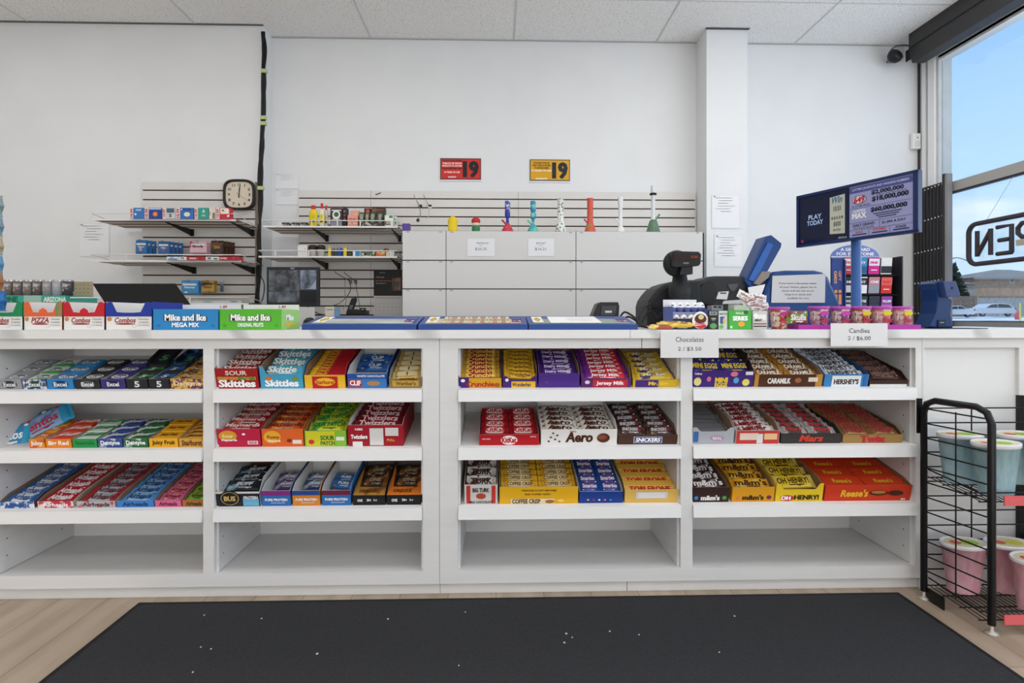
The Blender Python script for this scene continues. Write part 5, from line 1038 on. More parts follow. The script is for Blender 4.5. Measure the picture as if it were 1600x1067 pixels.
def med(p0, p1, lab, c, art): good('medicine_pack', lab, 'medicine pack', p0, p1, 324.5, Yf, zz, .06, c, [SD, ('tv', .12, .5, '10.99', .8, .18, '#b8444a')]+art, G)
med(203, 225, 'light blue medicine pack, leftmost on the upper left shelf', '#3a78bc', [('o', .4, .4, .16, .2, '#e0e8f4'), ('t', .6, .8, 'Advil', .4, .18, '#d8e4f4')])
med(226, 253, 'navy medicine pack with orange burst on upper left shelf', '#2b4694', [('o', .62, .42, .3, .45, '#d8703a'), ('o', .62, .42, .16, .25, '#e8a060'), ('r', .62, .9, .7, .12, '#c0cce4')])
med(254, 274, 'grey and white medicine pack on upper left shelf', '#c9ccce', [('r', .62, .75, .6, .4, '#4a6478'), ('t', .62, .3, 'S', .2, .3, '#3a3a3a')])
med(275, 302, 'blue medicine pack with white shape on upper left shelf', '#3a70b4', [('o', .64, .4, .36, .4, '#e2e0c8'), ('r', .45, .85, .3, .12, '#d8e0ec'), ('r', .62, .85, .5, .2, '#2a4f94')])
med(304, 326, 'teal green medicine pack on upper left shelf', '#3a9a84', [('t', .65, .7, 'A', .2, .3, '#e4f0ea'), ('o', .65, .3, .3, .2, '#8ac4b0')])
med(327, 337, 'narrow cream and brown pack on upper left shelf', '#d8d4c4', [('r', .7, .3, .4, .5, '#8a7a5a')])
med(338, 359, 'red and white medicine pack, rightmost on upper left shelf', '#c8343e', [('r', .6, .7, .6, .5, '#e8dcd4'), ('o', .5, .75, .2, .2, '#6aa050'), ('tv', .9, .5, '9.99', .8, .2, '#f4e8e8')])
zz = zB_+.002; G = 'flat cartons on the second left shelf'
for p0, p1, c, lab, art in ((260, 278, '#dfe3e8', 'white and blue flat carton, leftmost on second left shelf', [('r', .55, .3, .8, .45, '#4a90c0'), ('t', .5, .75, 'OUT', .7, .3, '#c03a3a')]), (279, 291, '#dde0e0', 'short white and grey flat carton on second left shelf', [('t', .5, .5, '79', .5, .6, '#3a3a44')]),
        (292, 320, '#c52e38', 'red and white flat carton in middle of second left shelf', [('t', .35, .5, 'DEAL', .5, .5, '#ecd8d6'), ('o', .75, .5, .2, .7, '#a01c28')]), (321, 342, '#d8d6d4', 'grey lettered flat carton on second left shelf', [('t', .3, .5, '89', .3, .6, '#33333a'), ('r', .75, .4, .3, .4, '#5a6a5a')]), (343, 373, '#c83040', 'red flat carton at the right end of second left shelf', [('o', .55, .5, .25, .8, '#a81c2a'), ('t', .2, .55, 'ROYALE', .35, .5, '#f0dcdc'), ('o', .88, .5, .16, .7, '#a81c2a')])):
    good('flat_carton', lab, 'carton', p0, p1, 401, 4.285, zz, .08, c, art, G)
# blister packs on hooks
def hooked(px0, px1, y0, y1, Yw, n, c, lab, catn, art=(), grp=None, step=.035, dx=.0, cc='#e8e4e4'):
    a, b = P(px0, y1, Yw-.25), P(px1, y0, Yw-.25); w = (b.x-a.x); h = b.z-a.z
    m = MB(); m.loft([[Vector((-w/2, 0, -h/2)), Vector((w/2, 0, -h/2)), Vector((w/2, 0, h/2)), Vector((-w/2, 0, h/2))], [Vector((-w*.47, -.012, -h*.44)), Vector((w*.47, -.012, -h*.44)), Vector((w*.47, -.012, h*.34)), Vector((-w*.47, -.012, h*.34))]], c, smooth=False)
    m.rect((0, -.0128, h*.2), w*.8, h*.14, cc)
    for k, q in enumerate(art):
        if q[0] == 't': m.text(q[3], (q[1]*w, -.0135-.0003*k, q[2]*h), q[4]*w, q[5]*h, q[6], bold=.04)
        if q[0] == 'o': m.oval((q[1]*w, -.0132-.0003*k, q[2]*h), q[3]*w, q[4]*h, q[5])
    m.oval((0, -.0005, h*.43), w*.14, h*.05, '#3a3a3a')
    me = m.mesh('blister_pack'); cx, cz = (a.x+b.x)/2, (a.z+b.z)/2
    for i in range(n):
        place('blister_pack', me, T_(Vector((cx+dx*i, Yw-.25+step*i, cz))), '%s, %s from the front' % (lab, ORD[i]), catn, grp or lab+' on one hook')
    hk = MB(); hk.tube([(cx, Yw-.028, cz+h*.43), (cx+dx*.5, Yw-.24, cz+h*.43-.008), (cx, Yw-.29, cz+h*.43+.01)], .0024, STEEL, 6)
    hk.box((cx-.012, Yw-.03, cz+h*.43-.02), (cx+.012, Yw-.0285, cz+h*.43+.02), STEEL)
    tag(hk.build('display_hook'), 'steel display hook holding the '+lab, 'hook', 'steel display hooks')
hooked(213, 231, 375, 397, YL, 3, '#3a78b4', 'left light blue hanging packs', 'pack', [('o', -.05, -.15, .3, .3, '#c8a0a0'), ('t', 0, .0, 'Vapor', .6, .14, '#e0e8f0')], dx=.012)
hooked(248, 266, 377, 398, YL, 4, '#3f6ea8', 'second blue hanging packs', 'pack', [('o', 0, -.15, .2, .3, '#b05a6a'), ('t', 0, .0, 'Nite', .5, .12, '#e0e8f0')], dx=.014)
hooked(297, 324, 377, 396, YL, 2, ('#e6bcc8', '#c03a62', 12, .44), 'pink and white hanging packs', 'pack', [('t', 0, .05, 'Goody', .7, .24, '#2a2a2e')], dx=.008)
hooked(330, 350, 376, 397, YL, 4, ('#33231c', '#6a4226', 16, .5), 'dark brown hanging packs', 'pack', [('t', 0, .0, 'ZIG', .5, .2, '#c89a50')], dx=.012, cc='#6a4a30')
hooked(284, 311, 438, 460, YL, 2, '#4a94c8', 'bright blue hanging bag beside the laptop', 'pack', [('t', 0, .0, 'Fisherman', .6, .14, '#e8f0f4'), ('o', -.2, -.35, .2, .1, '#e8f0f4')])
hooked(316, 336, 438, 457, YL, 2, ('#b8933c', '#5a3e1c', 14, .48), 'gold and brown hanging packs', 'pack', [('t', 0, -.05, 'GOLD', .6, .2, '#3a2a10')], cc='#2c2620')
for px, py in ((277, 391), (360, 391), (347, 450)):
    q = P(px, py, YL-.03); m = MB(); m.box((-.012, -.006, -.03), (.012, 0, .03), M('#8c8d92', .3, .6)); m.tube([(0, -.006, .0), (0, -.09, -.006), (0, -.1, .006)], .002, STEEL, 5)
    tag(m.build('display_hook', loc=q), 'empty grey display hook %s' % {277: 'right of the second blue packs', 360: 'right of the dark brown packs', 347: 'right of the gold packs'}[px], 'hook', 'empty grey hooks')
m = MB(); q = P(300, 472, 4.4); zz = P(300, 476, YL).z+.002
m.box((xw(300, 4.4), 4.35, zz), (xw(382, 4.4), 4.5, zz+.02), '#c9cccb'); m.oval((xw(330, 4.4), 4.349, zz+.01), .08, .01, '#8ab0b0'); m.oval((xw(370, 4.4), 4.349, zz+.012), .06, .01, '#6a9aa4'); tag(m.build('flat_package'), 'flat grey package lying on the lowest left shelf', 'package')
# right shelves
G = 'goods on the upper right shelf'; zz = zC_+.002; Yf = 4.56
def bottle(name, label, p0, p1, ytop, ycap, Y, z, body, capc, lab2, grp):
    x0, x1 = P(p0, 300, Y).x, P(p1, 300, Y).x; rr = (x1-x0)/2; h = P(p0, ycap, Y).z-z; H2 = P(p0, ytop, Y).z-z
    r = thing(name, label, 'bottle', ((x0+x1)/2, Y, z), group=grp)
    m = MB(); m.lathe([(rr*.9, 0), (rr, .004), (rr, h*.78), (rr*.8, h*.92), (rr*.45, h)], body, seg=16, sy=.8)
    m.rect((0, -rr*.81, h*.42), rr*1.1, h*.5, lab2); m.rect((0, -rr*.82, h*.3), rr*.9, h*.12, '#2c2a24'); m.oval((0, -rr*.83, h*.55), rr*.9, h*.16, '#c8b82c'); m.build('body', r)
    m = MB(); m.lathe([(rr*.5, h-.002), (rr*.52, H2*.98), (rr*.4, H2)], capc, seg=14, sy=.8); m.build('cap', r)
bottle('fluid_bottle', 'yellow lighter fluid bottle with a red cap, leftmost tall', 483, 496.5, 321, 327, Yf, zz, M('#e0c81e', .35), M('#c42a24', .4), '#d8c020', G)
bottle('spray_can', 'white and yellow gas can with tall red cap on shelf', 499, 507, 317.5, 326, Yf, zz, M('#dfd8c4', .3), M('#cc2233', .35), '#e0cc40', G)
bottle('spray_can', 'grey and yellow gas can right behind the white one', 506.5, 513, 321, 328, Yf+.03, zz, M('#c9cdd0', .3), M('#d03a30', .35), '#d8b82a', G)
cg = 'carton'
good('herb_carton', 'dark maroon carton with a white and green emblem on shelf', cg, 516, 535, 325, Yf, zz, .08, '#3a2428', [('r', .5, .88, .8, .06, '#d8d4d0'), ('o', .5, .64, .66, .5, '#dfe0da'), ('o', .5, .66, .4, .26, '#3a6a48'), ('r', .5, .16, .94, .24, '#8a8ca0'), ('t', .5, .38, 'EXTRA', .7, .1, '#d8d4d0')], G)
good('herb_carton', 'narrow dark carton touching the maroon carton on its right', cg, 535.8, 541, 324, Yf, zz, .08, '#2c2430', [('t', .5, .6, 'O', .6, .1, '#a05a5a'), ('t', .5, .8, 'O', .6, .1, '#a8a0a0'), ('t', .5, .4, 'X', .6, .1, '#8a8088')], G)
good('herb_carton', 'salmon pink carton in middle of the upper right shelf', cg, 548, 560, 329, Yf+.09, zz, .06, '#e8a890', [('r', .5, .8, .8, .08, '#f0c4b0')], G)
good('herb_carton', 'lower salmon pink carton in front of the taller pink one', cg, 543, 559, 336, Yf, zz, .07, '#e69c88', [('t', .5, .65, 'PINK', .8, .2, '#c05a5a'), ('r', .5, .3, .9, .06, '#f4d0c0'), ('o', .45, .3, .1, .12, '#b03a3a')], G)
CAMO = ('#3a4a38', '#8a927c', 16, .42)
for i, (p0, p1) in enumerate(((561, 569), (570, 577), (578, 586), (590, 597))):
    x0, x1 = P(p0, 300, Yf).x, P(p1, 300, Yf).x; rr = (x1-x0)/2; h = P(p0, 332+i % 2, Yf).z-zz
    m = MB(); m.lathe([(rr*.95, 0), (rr, .003), (rr, h*.8), (rr*.9, h*.82), (rr*.9, h), (rr*.8, h+.001)], CAMO, seg=14); m.oval((0, -rr-.0006, h*.45), rr*1.2, h*.34, '#a8ac98'); m.oval((0, -rr-.001, h*.45), rr*.7, h*.2, '#3a4a34')
    place('tin', m.mesh('tin'), T_(Vector(((x0+x1)/2, Yf+.01, zz))), 'green camouflage tin, %s from left on upper right shelf' % ORD[i], 'tin', 'camouflage tins')
good('herb_carton', 'dark carton with an orange disc behind the camouflage tins', cg, 569, 580, 325.5, Yf+.1, zz, .05, '#2c1c1c', [('o', .5, .86, .6, .2, '#c8502c')], G)
good('herb_carton', 'dark camouflage carton tilted at the back of the tins', cg, 581, 602, 325, Yf+.1, zz, .05, ('#2a2a1c', '#7a5a34', 18, .45), [('r', .5, .92, .8, .04, '#a83a2c')], G)
good('herb_carton', 'white and green carton at the right end of shelf', cg, 601, 615, 336, Yf, zz, .08, '#dfe4dc', [('r', .7, .86, .4, .2, '#3a8a5a'), ('r', .4, .36, .7, .36, '#3a3a38'), ('r', .4, .36, .5, .24, '#b8a890')], G)
good('herb_carton', 'small pale carton beside the white and green carton', cg, 616, 620, 338, Yf, zz, .07, '#c9d2c8', [('r', .5, .5, .5, .5, '#6a7a6a')], G)
for i, (p0, p1, c) in enumerate(((440, 452, '#2c2c2c'), (455, 468, '#26262a'), (469, 481, '#2c2a28'))):
    good('small_carton', 'low black and white carton, %s from left on upper right shelf' % ORD[i], cg, p0, p1, 347.5, Yf, zz, .06, (c, '#c8c8c4', 26, .42), [('o', .5, .5, .4, .5, '#8a8a88')], G)
good('small_carton', 'flat dark carton strip in front of the camouflage tins', cg, 566, 598, 347, Yf-.035, zz, .04, ('#3a302c', '#b8b0a8', 22, .42), [], G)
# lower right shelf
zz = zD+.002; Yf = 4.56; G = 'goods on the lower right shelf'
good('white_carton', 'plain white carton on the lower right shelf', cg, 465, 480, 383, Yf, zz, .08, '#e4e3e0', [('r', .5, .85, .8, .03, '#c8c8c4'), ('r', .8, .7, .1, .1, '#a8a8a8')], G)
for i, px in enumerate((487, 500)):
    x = P(px, 395, Yf).x; h = P(px, 384, Yf).z-zz
    r = thing('jar', 'clear jar with dark tilted lid, %s of the two' % ('left' if i == 0 else 'right'), 'jar', (x, Yf+.03, zz), group='clear jars')
    MB().lathe([(.028, 0), (.03, .003), (.030, h*.6), (.026, h*.7)], M('#b4b0aa', .15), seg=16).build('body', r)
    q = MB(); q.lathe([(.027, h*.7), (.032, h*.72), (.032, h*1.0), (.022, h*1.1)], M('#33211d', .4), seg=16); q.build('lid', r)
def lighter(p0, p1, y0, c, lab): good('lighter', lab, 'lighter', p0, p1, y0, Yf, zz, .03, c, [('r', .5, .9, .7, .12, '#8a8a88')], 'lighters on the lower right shelf')
for p0, p1, y0, c, lab in ((512.5, 517, 385, '#e8d23a', 'yellow lighter, leftmost on lower right shelf'), (518.5, 522, 388, '#5a3450', 'dark plum lighter between yellow and green lighters'), (522.5, 526.5, 389, '#2f5a44', 'dark green lighter beside the plum one'), (527, 533, 387, '#2b3f9a', 'royal blue lighter in the middle of lower right shelf'), (533.5, 536, 389, '#28386a', 'slim navy lighter beside the royal blue one'), (536.5, 541.5, 385, '#e6d030', 'second yellow lighter, right of the blue ones')): lighter(p0, p1, y0, c, lab)
good('small_carton', 'low dark carton right of the second yellow lighter', cg, 542.5, 550, 392, Yf, zz, .05, '#33302c', [('r', .5, .5, .6, .2, '#5a564c')], G)
good('small_carton', 'white and sky blue carton on the lower right shelf', cg, 551, 563, 392, Yf, zz, .05, '#dce8f0', [('r', .65, .5, .6, .9, '#3f8fc0')], G)
good('small_carton', 'multicoloured low carton on the lower right shelf', cg, 564, 586, 393, Yf, zz, .05, ('#4a5a4a', '#d0ccc8', 30, .45), [('o', .3, .5, .2, .6, '#3a3a3a'), ('o', .7, .5, .2, .5, '#5a8a5a')], G)
good('small_carton', 'orange and cream low carton on the lower right shelf', cg, 587, 602, 393, Yf, zz, .05, ('#d8c070', '#c8642c', 20, .5), [], G)
good('small_carton', 'pale mint low carton at the right end of lower shelf', cg, 603, 616, 393, Yf, zz, .05, '#d4dcd0', [('o', .4, .5, .2, .4, '#a8b8a0')], G)
m = MB()
for i in range(7):
    a = i*.9; m.oval((.018*math.cos(a), -.003*i, .012+.012*math.sin(a*1.3)), .022, .016, ['#8a4a24', '#a8602c', '#6a3418'][i % 3])
m.box((-.02, 0, 0), (.02, .02, .022), '#8a4a24'); place('brown_packet', m.mesh('brown_packet'), T_(Vector((P(603, 390, 4.62).x, 4.62, zz))) @ T_(Vector((0, 0, .045))), 'crumpled brown packet on top of the orange carton', 'packet')
m = MB().box((P(593, 400, 4.62).x, 4.615, zz), (P(612, 400, 4.62).x, 4.66, zz+.0448), '#b8a888'); tag(m.build('small_carton'), 'tan carton behind the orange one, under the brown packet', 'carton')
# ------------------------------------------------------------------ closed drawer unit
YU = 4.45; ux0, ux1 = P(628.5, 400, YU).x, P(1100, 400, YU).x; uz = P(800, 360.5, YU).z
r = thing('drawer_unit', 'tall white closed display unit with flap doors, carrying glass pipes', 'display unit', (ux0, YU, 0))
UC = M('#d3d2d1', .45); m = MB(); uw = ux1-ux0
m.box((0, .02, 0), (uw, .42, uz), M('#c4c4c3', .5)); m.box((uw-.008, .0, 0), (uw, .02, uz-.01), M('#2a2a2a', .7)); m.build('carcass', r)
cols = [0, P(697, 400, YU).x-ux0, P(900, 400, YU).x-ux0, uw-.008]; rows = [uz, P(800, 407, YU).z, P(800, 451.5, YU).z, P(800, 496, YU).z]; rows += [rows[-1]-.23*k for k in range(1, 5)]+[.02]
m = MB(); m.box((0, .012, .0), (uw-.008, .02, uz-.001), M('#2b2928', .8)); m.build('gap_shade_sheet', r)  # dark sheet behind the doors; shade of the gaps put into its colour
for i in range(3):
    for j in range(len(rows)-1):
        d = MB(); x0, x1 = cols[i]+.0025, cols[i+1]-.0025; z1, z0 = rows[j]-.004, rows[j+1]+.004
        d.box((x0, 0, z0), (x1, .0118, z1), UC)
        d.build('flap_door', r)
        for xx in (x0+.04, x1-.04):
            if j < 4: MB().box((xx-.012, -.0015, z1-.012), (xx+.012, .0, z1-.004), M('#9a9a9a', .4, .5)).build('hinge', r)
paper('price_card', 'white paper price card on the left of the drawer unit', 730, 773, 373, 400, YU-.003, [('t', 'PREMIUM', .55, .74, .42, .1), ('t', 'price', .5, .60, .2, .07), ('t', '$20.25', .5, .40, .42, .17, None or '#5a5c62')], 'price sign', col='#e4e5e8')
paper('price_card', 'white paper price card on the right of the drawer unit', 825, 866, 373, 400, YU-.003, [('t', 'BUDGET', .5, .74, .36, .1), ('t', 'price', .5, .60, .2, .07), ('t', '$16.21', .48, .40, .42, .17, '#5a5c62')], 'price sign', col='#e4e5e8')
good('purple_box', 'small purple box on the left top corner of the drawer unit', 'box', 628.5, 640, 349, 4.47, uz, .06, '#5b4690', [])
# pipes and jars on top
PY = 4.56
def pos(px): return Vector((P(px, 360, PY).x, PY, uz+.0003))
def hz_(y): return P(800, y, PY).z-uz
def pipe(px, ytop, label, prof, c, parts=()):
    q = pos(px); r = thing('water_pipe', label, 'water pipe', q, group='water pipes on the drawer unit'); h = hz_(ytop)
    m = MB(); m.lathe([(a, b*h) for a, b in prof], c, seg=18); m.build('tube', r)
    for nm, pr, cc, dx in parts:
        m = MB(); m.lathe([(a, b*h) for a, b in pr], cc, seg=16) if dx is None else m.tube([(0, 0, h*.22), (dx, -.01, h*.40)], .007, cc, 8); m.build(nm, r)
    return r
pipe(793, 314, 'navy and white silicone pipe with a red base', [(.012, .2), (.012, .45), (.014, .46), (.021, .5), (.021, .98), (.017, 1)], ('#2c35a0', '#c8ccdc', 40, .42), [('base', [(.046, 0), (.047, .06), (.030, .20), (.014, .30)], ('#c22c40', '#e0707a', 30, .4), None), ('bowl', 0, '#b02a3c', -.045)])
pipe(833, 314, 'blue and mint silicone pipe with flared mint base', [(.011, .2), (.011, .42), (.022, .46), (.024, .58), (.014, .64), (.022, .68), (.022, .98), (.018, 1)], ('#2f86b8', '#7ac8a8', 20, .5), [('base', [(.044, 0), (.045, .06), (.028, .2), (.012, .28)], ('#5cc0a0', '#3aa0b8', 16, .5), None), ('bowl', 0, '#5cc0a0', -.045)])
SP = ('#e6e8e2', '#2e3a34', 75, .42)
pipe(876, 310, 'white glass pipe speckled with dark green leaves', [(.045, 0), (.046, .05), (.038, .16), (.030, .28), (.026, .36), (.025, .97), (.028, 1)], SP, [('bowl', 0, '#dfe2da', -.05)])
pipe(922, 309.5, 'red and orange swirled pipe with pink base', [(.044, 0), (.045, .05), (.036, .18), (.028, .26), (.024, .34), (.024, .96), (.027, 1)], ('#d0503a', '#7a8a3a', 22, .40), [('bowl', 0, '#c8406a', -.05)])
pipe(969.5, 306.5, 'frosted white glass pipe between red and black ringed ones', [(.036, 0), (.037, .03), (.026, .14), (.016, .2), (.016, .7), (.021, .78), (.021, .97), (.018, 1)], M('#e2e2e2', .2), [('bowl', 0, '#e6e6e6', -.04)])
pipe(1020.5, 289, 'clear glass pipe with green cone base and black ring', [(.020, .28), (.0165, .36), (.0165, .82), (.019, .83), (.019, 1.0)], M('#dcdfe0', .15), [('base', [(.056, 0), (.057, .02), (.030, .26), (.018, .29)], M('#5f7d64', .2), None), ('ring', [(.020, .80), (.028, .81), (.028, .84), (.020, .85)], BK, None), ('bowl', 0, '#6a8a6e', .05)])
q = pos(707.5); r = thing('storage_jar', 'yellow rounded jar with two small peaks on drawer unit', 'jar', q)
h = hz_(339); MB().lathe([(.036, 0), (.040, h*.1), (.036, h*.45), (.034, h*.5), (.041, h*.66), (.038, h*.85), (.015, h)], M('#e8c81e', .35), seg=20).build('body', r)
q = pos(743.5); r = thing('storage_jar', 'small jar with green base and red lid on drawer unit', 'jar', q)
h = hz_(340); MB().lathe([(.026, 0), (.030, h*.06), (.034, h*.3), (.026, h*.46)], M('#2f7a4a', .35), seg=18).build('body', r); MB().lathe([(.026, h*.46), (.033, h*.55), (.030, h*.62)], M('#e6cfc0', .4), seg=18).build('collar', r)
MB().lathe([(.030, h*.62), (.036, h*.70), (.033, h*.88), (.012, h)], M('#c02a2e', .35), seg=18).build('lid', r)
# utensils on the upper hooks
for i, (xa, xb) in enumerate(((647, 656), (662, 671))):
    a, b = P(xa, 306, 4.78), P(xb, 322, YW-.03); hk = MB(); hk.tube([b, a+Vector((0, 0, .0)), a+Vector((0, -.004, .012))], .0028, STEEL, 6); hk.box(b+Vector((-.012, -.004, -.012)), b+Vector((.018, .0, .012)), BK2)
    tag(hk.build('display_hook'), ['left', 'right'][i]+' angled wire hook above the drawer unit', 'hook', 'angled hooks above the drawer unit')
m = MB(); a = P(656, 325, 4.84); m.tube([P(651, 313.5, 4.84), a+Vector((0, -.012, .005)), P(657, 335, 4.82), P(654, 342, 4.82)], .0035, '#8a8a88', 6); c = P(653, 344, 4.82); m.lathe([(.001, -.016), (.012, -.01), (.014, 0), (.010, .012), (.001, .016)], M('#3a3c34', .4), (c.x, c.y, c.z), 12); tag(m.build('pipe_tool'), 'dark round tool hanging from the left angled hook', 'tool')
m = MB(); m.tube([P(666, 313.5, 4.84), P(670, 325, 4.84), P(670, 337, 4.82), P(666, 343, 4.82)], .0028, '#c9b8b8', 6); c = P(672, 324, 4.83); m.box(c-Vector((.016, .004, .006)), c+Vector((.016, .004, .006)), '#d8c8c4'); tag(m.build('pipe_tool'), 'thin pale tool hanging from the right angled hook', 'tool')
m = MB(); c = P(591, 303, YW-.028); m.box((-.025, 0, -.002), (.025, .001, .006), '#4a4a4e'); tag(m.build('price_clip', mtx=T_(c) @ R_(-.35, 'Y')), 'small tilted grey price clip at the slatwall seam', 'clip')
# age signs
def age(label, p0, p1, y0, y1, bg_, ink, lines):
    a = P(p0, y1, YW-.01); b = P(p1, y0, YW-.01); w, h = b.x-a.x, b.z-a.z; r = thing('age_sign', label, 'sign', ((a.x+b.x)/2, YW-.002, a.z), group='age limit signs')
    m = MB(); m.box((-w/2-.003, -.003, -h*.09), (w/2+.003, -.001, h*1.05), '#d9dadc'); m.build('backing', r)
    m = MB(); m.box((-w/2, -.006, 0), (w/2, -.003, h), ink); m.box((-w/2+.006, -.0064, .006), (w/2-.006, -.006, h-.006), bg_)
    m.text('19', (w*.25, -.0072, h*.48), w*.36, h*.80, ink, bold=.07, fit=True)
    for s, y, ww, c in lines: m.text(s, (-w*.21, -.0072, h*y), w*ww, h*.085, c, bold=.04, fit=True)
    m.build('face', r)
age('red and black age limit sign with a large 19', 688, 751.5, 247.5, 280, '#cc2f28', '#1f1c1e', [('IT IS ILLEGAL TO SELL OR SUPPLY', .88, .5, '#3a1010'), ('TOBACCO OR VAPOUR', .76, .48, '#f4e4e0'), ('PRODUCTS TO ANYONE', .64, .48, '#f4e4e0'), ('UNDER NINETEEN YEARS', .52, .5, '#3a1010'), ('19 YEARS OF AGE', .34, .38, '#f4e4e0'), ('ontario', .12, .2, '#f4e4e0')])
age('yellow and black age limit sign with a large 19', 828, 890.5, 249.5, 282, '#dba223', '#20242c', [('IT IS ILLEGAL TO SELL OR', .84, .4, '#2a2418'), ('SUPPLY TOBACCO OR VAPES', .72, .44, '#2a2418'), ('TO ANYONE UNDER', .60, .36, '#2a2418'), ('19 YEARS OF AGE', .47, .5, '#fff4dc'), ('ontario', .10, .3, '#fff4dc')])
# papers in sleeves
def doc(label, p0, p1, y0, y1, Y, n=6, dark='#c9c9ca', grp='wall papers'):
    L_ = [('r', .5, .5, .96, .94, '#e9eaec')]+[('r', .4+.1*(i % 2), .90-.08*i, .6-.12*(i % 3), .012, '#9a9b9f') for i in range(n)]+[('r', .1, .94, .06, .03, '#4a4a4e')]
    return paper('wall_paper_sheet', label, p0, p1, y0, y1, Y, L_, 'paper sheet', col='#dfe0e2', grp=grp, t=.002)
doc('faint paper sheet on the wall left of the wire shelves', 123, 171, 348, 401, YL-.004)
doc('upper paper sheet near the cable bundle', 430, 467, 271, 295, YW-.004, 5)
doc('lower paper sheet near the cable bundle', 430, 467, 296, 320, YW-.004, 5)
doc('upper paper sheet in a clear sleeve on the column', 1112, 1156, 304, 357, 4.70-.004)
doc('lower paper sheet in a clear sleeve on the column', 1116, 1160, 366, 417, 4.70-.004, 8)
# cable bundle at the wall corner
m = MB(); base = [(412, 50, 4.72), (413.5, 80, 4.68), (412, 130, 4.66), (411.5, 180, 4.66), (409.5, 230, 4.66), (407, 270, 4.66), (407.5, 320, 4.66), (405, 370, 4.66), (404.5, 420, 4.66), (402, 470, 4.66), (402, 505, 4.66)]
rb = thing('cable_bundle', 'thick bundle of black cables running down the wall corner', 'cable bundle', P(404, 500, 4.66))
for k in range(6):
    mm_ = MB(); random.seed(40+k)
    pts = [P(x+random.uniform(-3, 3), y, Y+random.uniform(-.006, .006))-rb.location for x, y, Y in base]; mm_.tube(pts, .0085, M('#141416', .45), 6, spline=5); mm_.build('cable', rb)
for x, y in ((412.5, 111), (411.5, 184), (411.5, 193), (407.5, 294)):
    q = P(x, y, 4.652)-rb.location; MB().box(q-Vector((.022, .012, .014)), q+Vector((.022, .018, .014)), '#b8c48a').build('tape', rb)
cable([(404, 380, 4.62), (409, 400, 4.6), (406, 425, 4.6), (413, 445, 4.6), (410, 468, 4.6), (402, 480, 4.62)], .004, 'loose black cable looping beside the camera monitor')
# back desk and its things
zd = .985
r = thing('back_desk', 'long grey desk against the back wall behind the counter', 'desk', (P(300, 500, 4.0).x, 3.75, 0))
o = r.location; xd1 = P(622, 500, 4.0).x-o.x
MB().box((0, 0, zd-.03), (xd1, .68, zd), M('#8e8d8b', .5)).build('desktop', r)
for x in (0.0, xd1-.03): MB().box((x, .02, 0), (x+.03, .66, zd-.03), M('#9a9997', .5)).build('side_panel', r)
Ym = 4.15; q = P(457, 500, Ym); r = thing('security_monitor', 'black monitor showing security camera pictures', 'monitor', (q.x, Ym, zd+.0005)); o = Vector(r.location)
A = P(416.5, 417, Ym)-o; B = P(498, 417, Ym)-o; C = P(416, 479, Ym)-o
m = MB(); m.rbox((A.x, 0, C.z), (B.x, .04, A.z), .004, M('#222326', .4)); m.build('housing', r)
m = MB(); sx0, sx1, sz0, sz1 = A.x+.016, B.x-.016, C.z+.03, A.z-.022
m.box((sx0, -.001, sz0), (sx1, .001, sz1), M('#33363c', .2, emit=.15))
wq, hq = sx1-sx0, sz1-sz0
for (u0, v0, u1, v1), c in zip(((0, .35, .64, 1), (.66, .4, 1, 1), (0, 0, .64, .33), (.66, 0, 1, .37)), (('#2c2e33', '#70757c', 16, .44), ('#2e343c', '#8a94a8', 12, .46), ('#34373c', '#7d8692', 14, .46), '#212226')):
    mt_ = MP(c[0], c[1], c[2], c[3], rough=.2, soft=.15) if isinstance(c, tuple) else M(c, .2)
    m.rect((sx0+(u0+u1)/2*wq, -.002, sz0+(v0+v1)/2*hq), (u1-u0)*wq, (v1-v0)*hq, mt_)
m.add([(sx0+wq*.76, -.003, sz0+hq*.42), (sx0+wq*.99, -.003, sz0+hq*.42), (sx0+wq*.99, -.003, sz0+hq*.7), (sx0+wq*.88, -.003, sz0+hq*.46)], [(0, 1, 2, 3)], M('#8a93a6', .3, emit=.2))
m.build('screen', r)
m = MB(); m.text('acer', ((A.x+B.x)/2, -.0006, A.z-.010), .03, .008, '#c8c8c8'); m.build('maker_name', r)
m = MB(); m.box((-.03, .03, 0), (.03, .05, C.z+.05), BK); m.box((-.10, -.04, 0), (.10, .12, .008), BK); m.build('stand', r)
m = MB(); q = P(478, 488, 4.0); m.box((-.06, 0, zd+.0006), (.06, .003, P(478, 480, 4.0).z), '#c8c7c4'); tag(m.build('paper_sheet', loc=(q.x, 4.0, 0)), 'upright pale paper in front of the camera monitor', 'paper')
r = thing('cordless_phone', 'black cordless phone standing in its dark base', 'phone', (P(553, 490, 4.1).x, 4.1, zd+.0005)); o = Vector(r.location)
m = MB(); slab(m, [(540, 491), (542, 484), (556, 483), (573, 485), (573, 491)], 4.1, .09, BK2, .004); off(m, o); m.v = [(x, y, z if z > .03 else 0) for x, y, z in m.v]; m.build('base', r)
m = MB(); slab(m, [(541, 487), (549, 466), (556, 465), (557, 469), (550, 488)], 4.12, .03, BK, .004); off(m, o)
for i in range(4):
    for j in range(3): m.rect(P(545.5+1.6*j+1.6*i*.45, 484-2.2*i, 4.1185)-o, .005, .005, '#9a9a98')
m.build('handset', r)
m = MB(); slab(m, [(562, 481), (571, 481), (571, 487), (562, 487)], 4.098, .02, BK, .002); off(m, o); m.rect(P(566.5, 483.5, 4.0975)-o, .02, .006, '#8a8a8a'); m.build('display', r)
m = MB(); a = P(500, 489, 4.05); b = P(595, 489, 4.05); m.rbox((a.x, 4.03, zd+.0006), (b.x, 4.09, zd+.05), .01, M('#3c3d40', .5)); tag(m.build('cash_drawer'), 'low dark box lying on the back desk by the phone', 'box')
